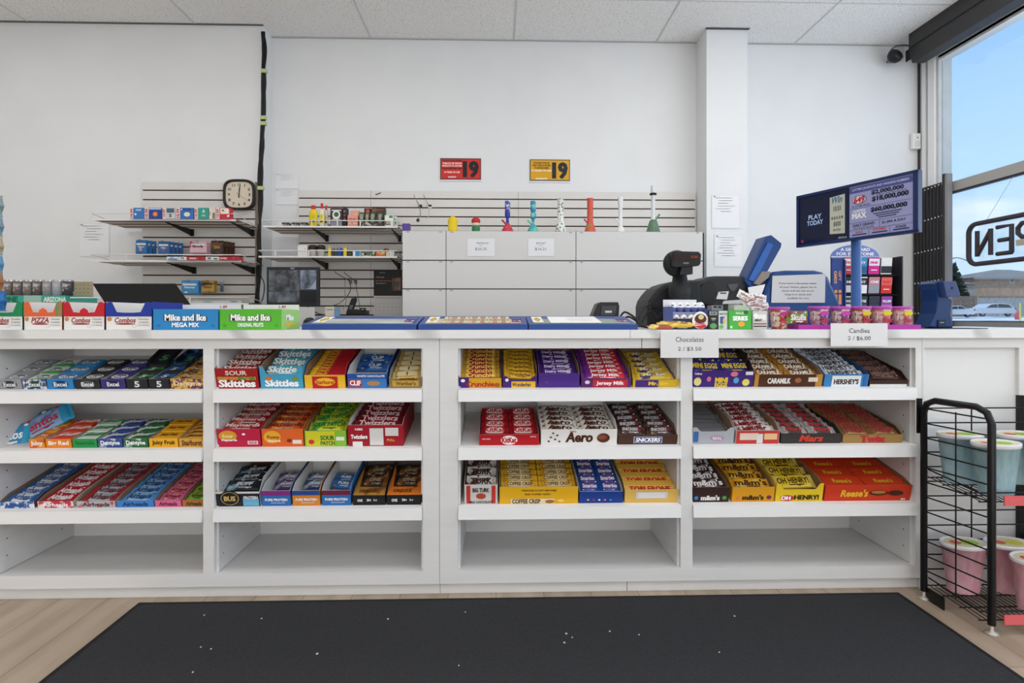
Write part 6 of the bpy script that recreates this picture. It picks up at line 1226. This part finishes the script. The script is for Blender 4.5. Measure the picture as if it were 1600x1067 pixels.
m = MB(); m.lathe([(.001, .0), (.04, .0), (.04, .012), (.02, .03), (.001, .034)], M('#2a2b2e', .5)); tag(m.build('mouse', loc=(P(484, 490, 3.9).x, 3.9, zd+.03)), 'dark rounded mouse beside the pale paper', 'mouse')
m = MB().box((P(478, 490, 3.9).x, 3.84, zd+.0006), (P(492, 490, 3.9).x, 3.96, zd+.0294), '#4a4b4e'); tag(m.build('box'), 'flat grey box under the dark mouse', 'box')
for lab, p0, p1, y0, c in (('cream bundle of papers beside the phone on back desk', 508, 522, 479, '#cfc9b6'), ('light blue pack left of the cordless phone', 522, 530, 480, '#6a94b4')):
    m = MB(); a, b = P(p0, 490, 4.0), P(p1, y0, 4.0); m.box((a.x, 4.0, zd+.0006), (b.x, 4.02, b.z), c); m.rect(((a.x+b.x)/2, 3.9994, b.z-.02), (b.x-a.x)*.7, .008, '#8a8a84'); tag(m.build('paper_bundle'), lab, 'paper')
cable([(545, 437, 4.8), (548, 450, 4.78), (543, 462, 4.7), (531, 473, 4.5), (519, 478, 4.3)], .003, 'black cable hanging from the slatwall hook to the desk', '#2c2c2e')
cable([(539, 437, 4.8), (539, 460, 4.75), (541, 470, 4.6), (536, 484, 4.3)], .0028, 'grey cable hanging down behind the cordless phone', '#8a8a80')
cable([(556, 437, 4.8), (557, 450, 4.75), (560, 465, 4.5), (562, 482, 4.2)], .0026, 'thin dark cable dropping to the phone base', '#3a3a3c')
cable([(480, 478, 4.1), (487, 484, 4.05), (497, 490, 4.02), (503, 491, 4.0)], .0035, 'black cable curving right of the monitor stand')
for i, (xa, xb) in enumerate(((524, 548), (538, 556))):
    a, b = P(xa, 426, 4.66), P(xb, 440, YW-.03); hk = MB(); hk.tube([b, a, a+Vector((0, -.004, .012))], .0028, M('#5a5a5c', .3, .8), 6); hk.box(b+Vector((-.012, -.004, -.02)), b+Vector((.012, 0, .02)), M('#77787a', .4, .5))
    tag(hk.build('display_hook'), ['left', 'right'][i]+' bare wire hook above the cordless phone', 'hook', 'bare hooks above the phone')
paper('wall_calendar', 'dark calendar poster with orange lettering beside the drawer unit', 584, 628.3, 422, 462, YW-.03, [('t', 'YOUR LOCAL', .22, .72, .3, .05, '#d8d8d8'), ('t', 'BUTCHER AND DELI', .35, .58, .55, .05, '#d88a3a'), ('t', 'FRESH EVERY DAY', .25, .48, .35, .04, '#c8c8c8'), ('r', .8, .45, .3, .5, ('#1f1c1b', '#8a5224', 12, .48)), ('r', .3, .9, .2, .03, '#8a8a8a')], 'calendar', col='#242221', t=.003)
paper('calendar_page', 'white grid calendar page hanging below the dark poster', 584, 628.3, 462.3, 505, YW-.03, [('r', .5, .93, .9, .03, '#9a9a9a')]+[('r', .5, .86-.13*i, .94, .006, '#aaaaaa') for i in range(6)]+[('r', .07+.143*i, .5, .006, .8, '#b4b4b4') for i in range(7)], 'calendar', col='#d6d5d3', t=.002)
# pegboard gondola with cans at the far left
Yp = 3.45
r = thing('pegboard_stand', 'tan pegboard display stand behind the snack trays at left', 'display stand', (P(-60, 500, Yp).x, Yp, 0)); o = Vector(r.location)
x1 = P(143, 450, Yp+.28).x-o.x; zt = P(120, 440, Yp+.28).z
m = MB(); m.box((0, .28, 0), (x1, .296, zt), M('#b8a68a', .8))
for i in range(22):
    for j in range(6): m.oval((x1-.02-.0254*1.0*i, .2794, zt-.02-.0254*j), .006, .006, '#5a4c3c', seg=8)
m.build('pegboard', r)
zs = P(60, 474, Yp).z
m = MB(); m.box((0, -.02, zs-.012), (P(110, 470, Yp).x-o.x, .28, zs), WIRE); m.box((0, .0, 0), (.03, .28, zs-.012), WIRE); m.box((P(110, 470, Yp).x-o.x-.03, .0, 0), (P(110, 470, Yp).x-o.x, .28, zs-.012), WIRE); m.build('shelf', r)
m = MB(); m.tube([(P(110, 470, Yp).x-o.x, .0, P(110, 465, Yp).z), (P(165, 470, Yp).x-o.x, .0, P(110, 465, Yp).z)], .004, WIRE, 6); m.build('rail', r)
zc = P(60, 461.5, Yp).z
a = P(-20, 470, Yp).x; b = P(104, 470, Yp).x
m = MB(); m.box((a, Yp-.01, zs+.0003), (b, Yp+.26, zc), '#3fa592')
m.text('ARIZONA', (P(88, 468, Yp).x, Yp-.011, (zs+zc)/2), .13, .03, '#e4efe8', bold=.05); m.text('ONE', (P(18, 468, Yp).x, Yp-.011, (zs+zc)/2), .09, .035, '#1f6a4a', bold=.05); m.rect((P(53, 468, Yp).x, Yp-.0106, (zs+zc)/2), .10, .045, '#9ac4b8'); tag(m.build('drink_case'), 'teal drink case under the row of tall cans', 'drink case')
for i in range(7):
    px = 8+15.4*i; x = P(px, 450, Yp).x; h = P(px, 437.5, Yp+.03).z-zc; rr = .029
    m = MB(); c = M(['#7a6a66', '#6e6260', '#8a7874', '#6a5c5a', '#8c8e92', '#a8aab0', '#4c4a50'][i], .35, .5)
    m.lathe([(rr*.85, 0), (rr, .004), (rr, h*.9), (rr*.84, h)], MP(['#6e5e5c', '#665a58', '#7a6c6a', '#5e5250', '#8c8e92', '#a0a2a8', '#3c3a40'][i], '#b9b4b0', 22, .42, rough=.3), seg=18); m.lathe([(rr*.84, h), (rr*.8, h-.002), (.001, h-.002)], STEEL, seg=18, cap=False); m.lathe([(rr*1.005, h*.9), (rr*.86, h*1.001)], STEEL, seg=18, cap=False)
    place('drink_can', m.mesh('drink_can'), T_(Vector((x, Yp+.03, zc+.0004))), 'tall drink can, %s from the left on the teal case' % ORD[i], 'drink can', 'cans on the teal case')
# bags on a clip strip at the extreme left edge
Ye = 2.16; xe_ = P(-43, 400, Ye).x
r = thing('snack_stand', 'narrow stand at the left edge holding colourful snack bags', 'display stand', (xe_, Ye+.05, ZC+.0005))
MB().box((-.05, -.02, 0), (.05, .05, .006), BK).build('base', r); MB().box((-.008, .0, .006), (.008, .012, .52), BK).build('pole', r)
for i, (y, c) in enumerate(((320, '#8aa0a0'), (352, '#7d98a8'), (384, '#b8a890'), (412, '#5f9ac0'), (440, '#a8704a'), (470, '#2a6fb0'))):
    me = bar_mesh(.075, .19 if i < 5 else .215, .05, c, '', deco=False)
    place('snack_bag', me, T_(Vector((xe_, Ye+.018, P(0, y, Ye).z))) @ R_(math.radians(90), 'X') @ R_(math.radians(90), 'Z'), '%s snack bag at the left edge, %s from the top' % (['grey green', 'grey blue', 'sand coloured', 'sky blue', 'copper brown', 'deep blue'][i], ORD[i]), 'snack bag', 'snack bags on the stand')
# camera and sensor on the wall
q = P(1398, 88, 4.80); r = thing('security_camera', 'black dome security camera high on the back wall', 'security camera', q)
mt4 = R_(math.radians(55), 'X') @ R_(math.radians(20), 'Y')
m = MB(); m.lathe([(.030, -.045), (.05, -.03), (.062, 0), (.055, .03), (.03, .045), (.001, .05)], M('#1c1c1e', .4), seg=20); m.v = [tuple(mt4 @ Vector(v)) for v in m.v]; m.build('dome', r)
m = MB(); m.lathe([(.001, -.062), (.014, -.06), (.022, -.048), (.024, -.044)], M('#6a6a6c', .15), seg=16); m.v = [tuple(mt4 @ Vector(v)) for v in m.v]; m.build('lens', r)
m = MB(); m.tube([(0, .03, 0), (.03, .13, .01)], .012, M('#1c1c1e', .4), 8); m.build('arm', r)
cable([(1389, 84, 4.8), (1394, 76, 4.86), (1405, 71, 4.9), (1418, 71, 4.92), (1426, 73, 4.92)], .004, 'black cable arching from the camera to the shutter bracket')
q = P(1434, 221, YW-.05); r = thing('motion_sensor', 'small white motion sensor in the corner beside the window', 'sensor', (q.x, YW-.003, q.z))
m = MB(); m.rbox((-.040, -.045, -.062), (.036, .0, .075), .014, M('#e6e6e3', .4)); m.build('housing', r)
m = MB(); m.oval((0, -.0456, .035), .012, .012, '#3a3a3a'); m.rect((0, -.0456, -.02), .045, .05, '#d8d8d4'); m.build('sensor_lens', r)
# ================================================================== WINDOW SIDE
# folded scissor gate
xg = XR-.075; zg1 = P(1465, 291, 4.75).z; GK = M('#343233', .45)
r = thing('scissor_gate', 'dark folded scissor security gate stacked beside the window', 'security gate', (xg, YW-.1, 0))
y0_, y1_ = yat(1439)*.978, yat(1477)*.978
n = 9
for i in range(n):
    y = (YW-.02)+(y1_+.03-(YW-.02))*(i+.5)/n
    m = MB(); m.box((0, y-.013-(YW-.1), .02), (.022, y+.013-(YW-.1), zg1), GK); m.box((-.004, y-.004-(YW-.1), .02), (0, y+.004-(YW-.1), zg1), GK); 
    m.build('gate_bar', r)
for z in [zg1-.03-.26*k for k in range(8)]:
    m = MB()
    for i in range(n):
        y = (YW-.02)+(y1_+.03-(YW-.02))*(i+.9)/n-(YW-.1); m.box((-.0065, y-.005, z-.006+i*.002), (-.004, y+.005, z+.004+i*.002), '#e6e4e2')
    rv = m.build('rivet_row', r)
m = MB(); m.box((-.01, y1_-.0-(YW-.1), 0), (.035, y1_+.03-(YW-.1), zg1+.06), M('#2c2a2b', .45)); m.box((-.01, y1_-.022-(YW-.1), 0), (.035, y1_-.0-(YW-.1), zg1+.055), M('#8c8b8a', .4)); m.build('lead_post', r)
# hanging neon OPEN sign facing the street, seen from behind
xs_ = XR-.02; SG = M('#3a3236', .45)
ya = .0; yA = XR*.995/(P(1514, 400, 1).x); 
SW, SH = .80, P(1560, 345, 4.2).z-P(1560, 406, 4.2).z
zS = P(1514, 383, yA).z; r = thing('open_sign', 'dark OPEN light sign hanging in the window, seen from behind', 'sign', (xs_, yA-SW/2, zS))
sh = .155
def rr_path(w, h, rad, x):
    pts = []
    for cy, cz, a0 in ((w/2-rad, h/2-rad, 0), (-w/2+rad, h/2-rad, 90), (-w/2+rad, -h/2+rad, 180), (w/2-rad, -h/2+rad, 270)):
        for k in range(7): a = math.radians(a0+15*k); pts.append((x, cy+rad*math.cos(a), cz+rad*math.sin(a)))
    return pts+[pts[0], pts[1]]
m = MB(); m.tube(rr_path(SW, sh*2, .07, 0), .018, SG, 8); m.build('outer_frame', r)
lt = MB(); k = .016
def st(pts): lt.tube([(0, y, z) for y, z in pts], k, SG, 7)
# mirrored letters: reading from the street O P E N runs towards the back wall
def L_at(c): return c
H_ = .098
c = .255; st([(c+.065, -H_), (c+.065, H_)]); st([(c+.065, -H_+.01), (c-.055, H_-.01)][::-1]) ; st([(c-.055, -H_), (c-.055, H_)])
c = .085; st([(c-.06, -H_), (c-.06, H_), (c+.06, H_)]); st([(c-.06, -H_), (c+.06, -H_)]); st([(c-.045, 0), (c+.045, 0)])
c = -.085; st([(c-.06, H_), (c-.06, -H_)]); st([(c-.06, H_), (c+.03, H_), (c+.06, H_*.7), (c+.06, H_*.3), (c+.03, 0), (c-.06, 0)])
c = -.255; lt.tube([(0, c+.06*math.cos(t*math.pi/10), H_*math.sin(t*math.pi/10)) for t in range(21)], k, SG, 7)
lt.build('letters', r)
MB().box((.012, -.24, -sh*.98), (.02, .33, sh*.98), GLASS).build('clear_backing', r)
MB().box((-.03, -.15, -.06), (-.012, -.04, -.02), M('#b8b0a0', .5)).build('transformer_box', r)
hp = P(1583, 270, XR*.99/(P(1583, 400, 1).x))
m = MB(); m.tube([(0, .25, sh*.98), (0, hp.y-r.location.y, hp.z-zS)], .0015, '#a8a8a8', 5); m.build('hanging_chain', r)
cable([(3.66, 4.55, P(1476, 400, 4.6).z), (3.60, 4.47, P(1490, 398, 4.6).z-.03), (3.56, 4.35, P(1500, 408, 4.5).z), (3.54, 4.25, zS-.1)] if 0 else [(XR-.03, 4.66, 1.56), (XR-.02, 4.60, 1.53), (XR-.02, 4.50, 1.525), (XR-.02, 4.38, 1.48), (XR-.02, 4.30, 1.46)], .0035, 'thin grey wire running from the gate post to the sign', '#7c7c7c')
# ------------------------------------------------------------------ outside
def ground():
    m = MB(); xs = [XR+.4, 12, 25, 45, 54, 64, 140]; zs = [-.15, .02, .35, .92, 1.19, 1.25, 1.3]
    for i in range(6): m.add([(xs[i], -10, zs[i]), (xs[i+1], -10, zs[i+1]), (xs[i+1], 160, zs[i+1]), (xs[i], 160, zs[i])], [(0, 1, 2, 3)], MP('#e4e6ea', '#8d8f94', .22, .46, rough=.9, soft=.08))
    o = m.build('snowy_ground'); o['kind'] = 'structure'; return o
ground()
def Q(px, py, Y): return P(px, py, Y)
# house
Yh = 82
r = thing('brick_house', 'brown brick house with a low grey hipped roof across the street', 'house', (Q(1560, 480, Yh).x, Yh, 1.28)); o = Vector(r.location)
BR = MP('#b8977c', '#9c7a62', 1.6, .5, rough=.9, soft=.2)
zb, ze = 0, Q(1560, 434, Yh).z-o.z; x0, x1 = Q(1522, 450, Yh).x-o.x, Q(1690, 450, Yh).x-o.x
m = MB(); m.box((x0, 0, zb), (x1, 9, ze), BR); m.build('brick_walls', r)
m = MB(); zr = Q(1560, 420.5, Yh).z-o.z+.3; e = .5
pts = [Vector((x0-e, -e, ze)), Vector((x1+e, -e, ze)), Vector((x1+e, 9.5, ze)), Vector((x0-e, 9.5, ze))]; ra, rb_ = Vector((Q(1554, 420, Yh+4.5).x-o.x, 4.5, zr)), Vector((Q(1578, 420, Yh+4.5).x-o.x, 4.5, zr))
m.add(pts+[ra, rb_], [(0, 1, 5, 4), (1, 2, 5), (2, 3, 4, 5), (3, 0, 4), (3, 2, 1, 0)], MP('#8d8781', '#7b756f', 2, .5, rough=.9, soft=.2)); m.box((x0-e, -e-.02, ze-.25), (x1+e, -e, ze+.02), '#8c8884'); m.build('roof', r)
wx = Q(1581, 440, Yh).x-o.x; wz = Q(1581, 438.5, Yh).z-o.z
w_ = MB(); w_.box((wx-.3, -.06, wz-.33), (wx+.3, 0, wz+.33), '#dcdad4'); f_ = w_.build('window', r); MB().box((wx-.22, -.08, wz-.26), (wx-.03, -.061, wz+.26), '#4a5258').build('pane', f_); MB().box((wx+.03, -.08, wz-.26), (wx+.22, -.061, wz+.26), '#4a5258').build('pane', f_)
Yn = 80
r = thing('brick_garage', 'low grey roofed brick extension left of the brick house', 'garage', (Q(1508, 480, Yn).x, Yn, 1.28)); o = Vector(r.location)
x0, x1 = Q(1478, 450, Yn).x-o.x, Q(1524, 450, Yn).x-o.x; ze = Q(1500, 443.5, Yn).z-o.z
MB().box((x0, 0, 0), (x1, 6, ze), MP('#b3a294', '#9c8a7c', 1.6, .5, rough=.9, soft=.2)).build('brick_walls', r)
m = MB(); zt = Q(1500, 437, Yn).z-o.z; m.add([(x0-.2, -.3, ze), (x1+.2, -.3, ze), (x1+.2, 6, ze), (x0-.2, 6, ze), (x0+.8, 3, zt), (x1-.3, 3, zt)], [(0, 1, 5, 4), (1, 2, 5), (2, 3, 4, 5), (3, 0, 4), (3, 2, 1, 0)], '#86807b'); m.build('roof', r)
# fences
def fence(label, p0, p1, y0, Yf_, c, n, group='yard fences'):
    a, b = Q(p0, 480, Yf_), Q(p1, 480, Yf_); zt = Q(p0, y0, Yf_).z
    r = thing('board_fence', label, 'fence', (a.x, Yf_, 1.2), group=group); w = b.x-a.x; h = zt-1.2
    m = MB(); k = n
    for i in range(k): m.box((w*i/k, 0, 0), (w*(i+.9)/k, .04, h+(.05 if i % 3 else 0)), c)
    m.build('boards', r)
    for i in range(0, 5): MB().box((w*i/4-.06, -.05, 0), (w*i/4+.06, 0, h+.12), c).build('post', r)
fence('weathered brown board fence in front of the brick house', 1480, 1640, 463, 74, MP('#9a8474', '#7d6a5c', 3, .5, rough=.9, soft=.2), 60)
fence('pale grey board fence right behind the parked cars', 1528, 1640, 466, 70, MP('#a3a3a0', '#8f908e', 3, .5, rough=.9, soft=.2), 40)
# trees / shrubs
r = thing('evergreen_tree', 'dark evergreen tree rising left of the brick house', 'tree', (Q(1491, 470, 77).x, 77, 1.25)); o = Vector(r.location); random.seed(5)
MB().lathe([(.12, 0), (.1, 1.5), (.04, 5.6), (.001, 6.5)], M('#4a4038', .9), seg=8).build('trunk', r)
zt = Q(1491, 412, 77).z-o.z; m = MB(); gm = M('#4d5546', .9)
for i in range(420):
    t = random.random(); z = 1.2+t*(zt-1.2); rad = (1-t)*2.1+.15; a = random.uniform(0, 6.28); d = Vector((math.cos(a)*rad, math.sin(a)*rad, z+random.uniform(-.1, .3))); c0 = Vector((0, 0, z-.1)); q = (d-c0).cross(Vector((0, 0, 1))).normalized()*.09; u = Vector((0, 0, .16))
    m.add([c0-u*.5, d*1.0-q+Vector((0, 0, 0)), d+u, c0+u], [(0, 1, 2, 3)], gm); m.add([c0, d-q, d+q], [(0, 1, 2)], gm)
m.build('foliage', r)
# cars
def car(label, px0, px1, ybase, Yc_, body, sedan, face=1):
    a, b = Q(px0, ybase, Yc_), Q(px1, ybase, Yc_); L0 = b.x-a.x; k = L0/4.6; g = a.z
    r = thing('parked_car', label, 'car', ((a.x+b.x)/2, Yc_, g), group='parked cars'); B_ = M(body, .25, .2)
    def f(x): return (x-2.3)*k*face
    pr = [(0, .35), (.05, .75), (.25, .88), (1.05, .98), (1.75, 1.40), (2.9, 1.47), (3.9, 1.38), (4.45, .98), (4.6, .85), (4.58, .35)] if not sedan else [(0, .35), (.05, .72), (.3, .84), (1.2, .94), (1.9, 1.34), (2.9, 1.38), (3.7, 1.02), (4.5, .96), (4.6, .8), (4.56, .35)]
    m = MB(); rings = []
    for y, s in ((0, .93), (.08, 1), (1.7, 1), (1.8, .93)):
        rings.append([Vector((f(x)*(.99 if s < 1 else 1), y*k, .35*k+(z-.35)*k*(s if z > .9 else 1))) for x, z in pr])
    m.loft(rings, B_, smooth=False); m.build('body', r)
    win = [(1.25, .98), (1.82, 1.33), (2.85, 1.40), (3.75, 1.32), (4.15, .98)] if not sedan else [(1.4, .95), (1.95, 1.28), (2.85, 1.31), (3.5, 1.0)]
    w_ = MB(); w_.prism([(f(x), z*k) for x, z in win], (0, -.012, 0), M('#3a4046', .15), o=(0, -.004, 0)); w_.prism([(f(x), z*k) for x, z in ((2.5, .95), (2.55, .95), (2.5, 1.38), (2.45, 1.38))], (0, -.006, 0), B_, o=(0, -.018, 0)); w_.build('side_windows', r)
    for xw_ in (.9, 3.75):
        t = MB(); t.lathe([(.17*k, -.1), (.32*k, -.1), (.34*k, -.05), (.34*k, .1), (.2*k, .12)], M('#26272a', .7), seg=18); t.lathe([(.001, -.11), (.2*k, -.10), (.21*k, -.06)], M('#9a9ca0', .3, .7), seg=14, cap=False)
        t.v = [(x+f(xw_), z+.12, -y+.34*k) for x, y, z in t.v]; t.build('wheel', r)
    MB().box((f(4.45), -.01, .78*k), (f(4.6), .3, .98*k), '#b83a3c').build('tail_light', r)
car('silver hatchback parked across the street, tail towards the right', 1524, 1588, 494.6, 62, '#c9cbce', False)
car('white sedan parked left of the silver hatchback', 1464, 1524, 495.8, 60, '#d3d5d8', True)
m = MB(); q = Q(1594, 500, 40); m.tube([(0, 0, -.3), (0, 0, q.z*0+1.15)], .05, '#d8cf4a', 8); tag(m.build('marker_post', loc=(q.x, 40, .95)), 'thin yellow marker post beyond the parked cars', 'post')
m = MB(); m.lathe([(.16, 0), (.2, .25), (.12, .5), (.02, .6)], M('#c04a5a', .6), seg=10); tag(m.build('traffic_cone', loc=(Q(1590, 499, 42).x, 42, .93)), 'small red marker beside the thin yellow post', 'marker')
# ================================================================== WIRE RACK
RK = M('#131314', .35); Yr, Yfz = 2.10, 1.86; Xk = P(1443.5, 800, Yr).x; 
zt_ = P(1460, 629, 2.05).z
r = thing('wire_rack', 'black tubular wire display rack holding cotton candy tubs', 'display rack', (Xk, (Yr+Yfz)/2, 0)); o = Vector((Xk, (Yr+Yfz)/2, 0))
XK2 = P(1549.5, 800, Yfz).x-Xk; yb_, yf_ = Yr-o.y, Yfz-o.y
zr1 = P(1443, 636, Yr).z; zf1 = P(1549, 646, Yfz).z; zt_ = (P(1470, 627.5, 2.03).z)
m = MB(); m.tube([(0, yb_, .03), (0, yb_, zt_-.05), (.0, yb_-.015, zt_-.015), (.004, yb_-.05, zt_), (XK2*.8, yf_+.05, zt_), (XK2*.95, yf_+.015, zt_-.015), (XK2, yf_, zt_-.05), (XK2, yf_, .03)], .0118, RK, 10); m.build('side_frame', r)
for x, y in ((0, yb_), (XK2, yf_)): MB().lathe([(.020, 0), (.021, .004), (.012, .009), (.006, .012), (.006, .034)], M('#b9b4ac', .35, .5), (x, y, .0005), 14).build('levelling_foot', r)
m = MB()
for k_ in range(13):
    z = zt_-.035-.0545*k_
    if z > .06: m.tube([(0, yb_, z), (XK2, yf_, z)], .0028, RK, 5)
m.tube([(XK2*.5, (yb_+yf_)/2, .06), (XK2*.5, (yb_+yf_)/2, zt_-.03)], .0025, RK, 5); m.build('side_grid', r)
MB().box((-.014, yb_+.012, zt_-.13), (.004, yb_+.02, zt_-.0), RK).build('back_bracket', r)
xb2 = P(1597, 700, Yr+.01).x-Xk; RW = .62
bg_ = MB()
for k_ in range(12):
    z = zt_-.035-.0545*k_; bg_.tube([(0, yb_+.004, z), (RW, yb_+.004, z)], .0028, RK, 5)
for x in (P(1520, 700, Yr).x-Xk, xb2+.17, xb2+.34): bg_.tube([(x, yb_+.006, .05), (x, yb_+.006, zt_-.03)], .0025, RK, 5)
bg_.build('back_grid', r)
m = MB(); m.box((xb2-.010, yb_+.008, .02), (xb2+.012, yb_+.026, zt_+.01), RK); m.build('back_post', r)
m = MB(); m.tube([(RW, yb_, .03), (RW, yb_, zt_-.05), (RW, yb_-.03, zt_), (RW, yf_+.03, zt_), (RW, yf_, zt_-.05), (RW, yf_, .03)], .0118, RK, 10); m.build('side_frame', r)
def rshelf(z, zb2):
    s = MB(); n_ = 34
    for k_ in range(n_+1):
        x = .012+(RW-.024)*k_/n_; s.tube([(x, yb_-.006, zb2), (x, yf_+.004, z)], .0018, RK, 4)
    for t in (0, .33, .66, 1): s.tube([(.006, yb_-.006+(yf_+.01-yb_)*t, zb2+(z-zb2)*t-.003), (RW-.006, yb_-.006+(yf_+.01-yb_)*t, zb2+(z-zb2)*t-.003)], .0024, RK, 5)
    s.tube([(.008, yf_-.0, z+.028), (RW, yf_-.0, z+.028)], .0028, RK, 5); s.tube([(.01, yb_-.01, zb2+.028), (.01, yf_+.01, z+.028)], .0028, RK, 5)
    s_ = s.build('wire_shelf', r)
    xl = P(1569, 790, Yfz-.01).x-Xk
    MB().box((xl, yf_-.012, z-.012), (RW-.02, yf_-.008, z+.020), M('#e0666a', .4)).build('label_strip', s_)
z1r, z1f = P(1450, 744, Yr).z, P(1560, 783, Yfz).z
rshelf(z1f+.0, z1r+.0)
z2r, z2f = P(1450, 912, Yr).z, P(1560, 968, Yfz).z
rshelf(z2f, z2r)
MB().box((.004, yf_+.15, z2f-.045), (.008, yb_-.005, z2f+.0), RK).build('kick_plate', r)
def tub(px, Y, zs, c, label, h=.178, rz=0, w=.075, band='#7fb83a'):
    x = P(px, 800, Y).x; r = thing('cotton_candy_tub', label, 'tub', (x, Y, zs), rot=(0, 0, rz), group='cotton candy tubs')
    m = MB(); m.lathe([(w*.70, 0), (w*.73, .003), (w*.97, h-.016), (w, h-.016)], c, seg=28, sx=1, sy=.72); m.build('tub_body', r)
    m = MB(); m.lathe([(w*1.0, h-.016), (w*1.04, h-.014), (w*1.04, h-.003), (w*1.02, h), (w*.98, h-.004), (.001, h-.004)], M('#e4e2e4', .3), seg=28, sy=.72, cap=False)
    m.oval((0, 0, h-.0035), w*1.7, w*1.25, '#d9cfa0', (1, 0, 0), (0, 1, 0)); m.oval((w*.25, -.005, h-.003), w*.8, w*.6, band, (1, 0, 0), (0, 1, 0)); m.oval((-w*.4, .0, h-.003), w*.5, w*.5, '#d0505a', (1, 0, 0), (0, 1, 0)); m.build('lid', r)
BLU_ = MP('#a8d3e0', '#c0e2ea', 60, .5, rough=.45, soft=.12, stretch=(1, 1, .35), bump=.3); PNK = MP('#f0adbc', '#f8c8d2', 60, .5, rough=.45, soft=.12, stretch=(1, 1, .35), bump=.3)
def zsh(Y, zf, zr): return zf+(zr-zf)*(Y-Yfz)/(Yr-Yfz)+.004
zf_, zr_ = z1f, z1r
tub(1500, 2.05, zsh(1.96, zf_, zr_), BLU_, 'light blue cotton candy tub at the left end of the upper shelf')
tub(1556, 1.925, zsh(1.87, zf_, zr_), BLU_, 'light blue cotton candy tub in front on the upper shelf')
tub(1590, 2.035, zsh(1.97, zf_, zr_), BLU_, 'light blue cotton candy tub behind on the upper shelf')
tub(1648, 1.925, zsh(1.87, zf_, zr_), BLU_, 'light blue cotton candy tub cut by the right picture edge')
zf_, zr_ = z2f, z2r
tub(1505, 2.05, zsh(1.95, zf_, zr_), PNK, 'pink cotton candy tub at the left end of the lower shelf', band='#8ab83a')
tub(1574, 2.045, zsh(1.97, zf_, zr_), PNK, 'pink cotton candy tub second from left on the lower shelf', band='#c8c040')
tub(1645, 2.045, zsh(1.97, zf_, zr_), PNK, 'pink cotton candy tub at the back right of the lower shelf', band='#c8a040')
tub(1618, 1.915, zsh(1.87, zf_, zr_), PNK, 'pink cotton candy tub in front at the right picture edge')
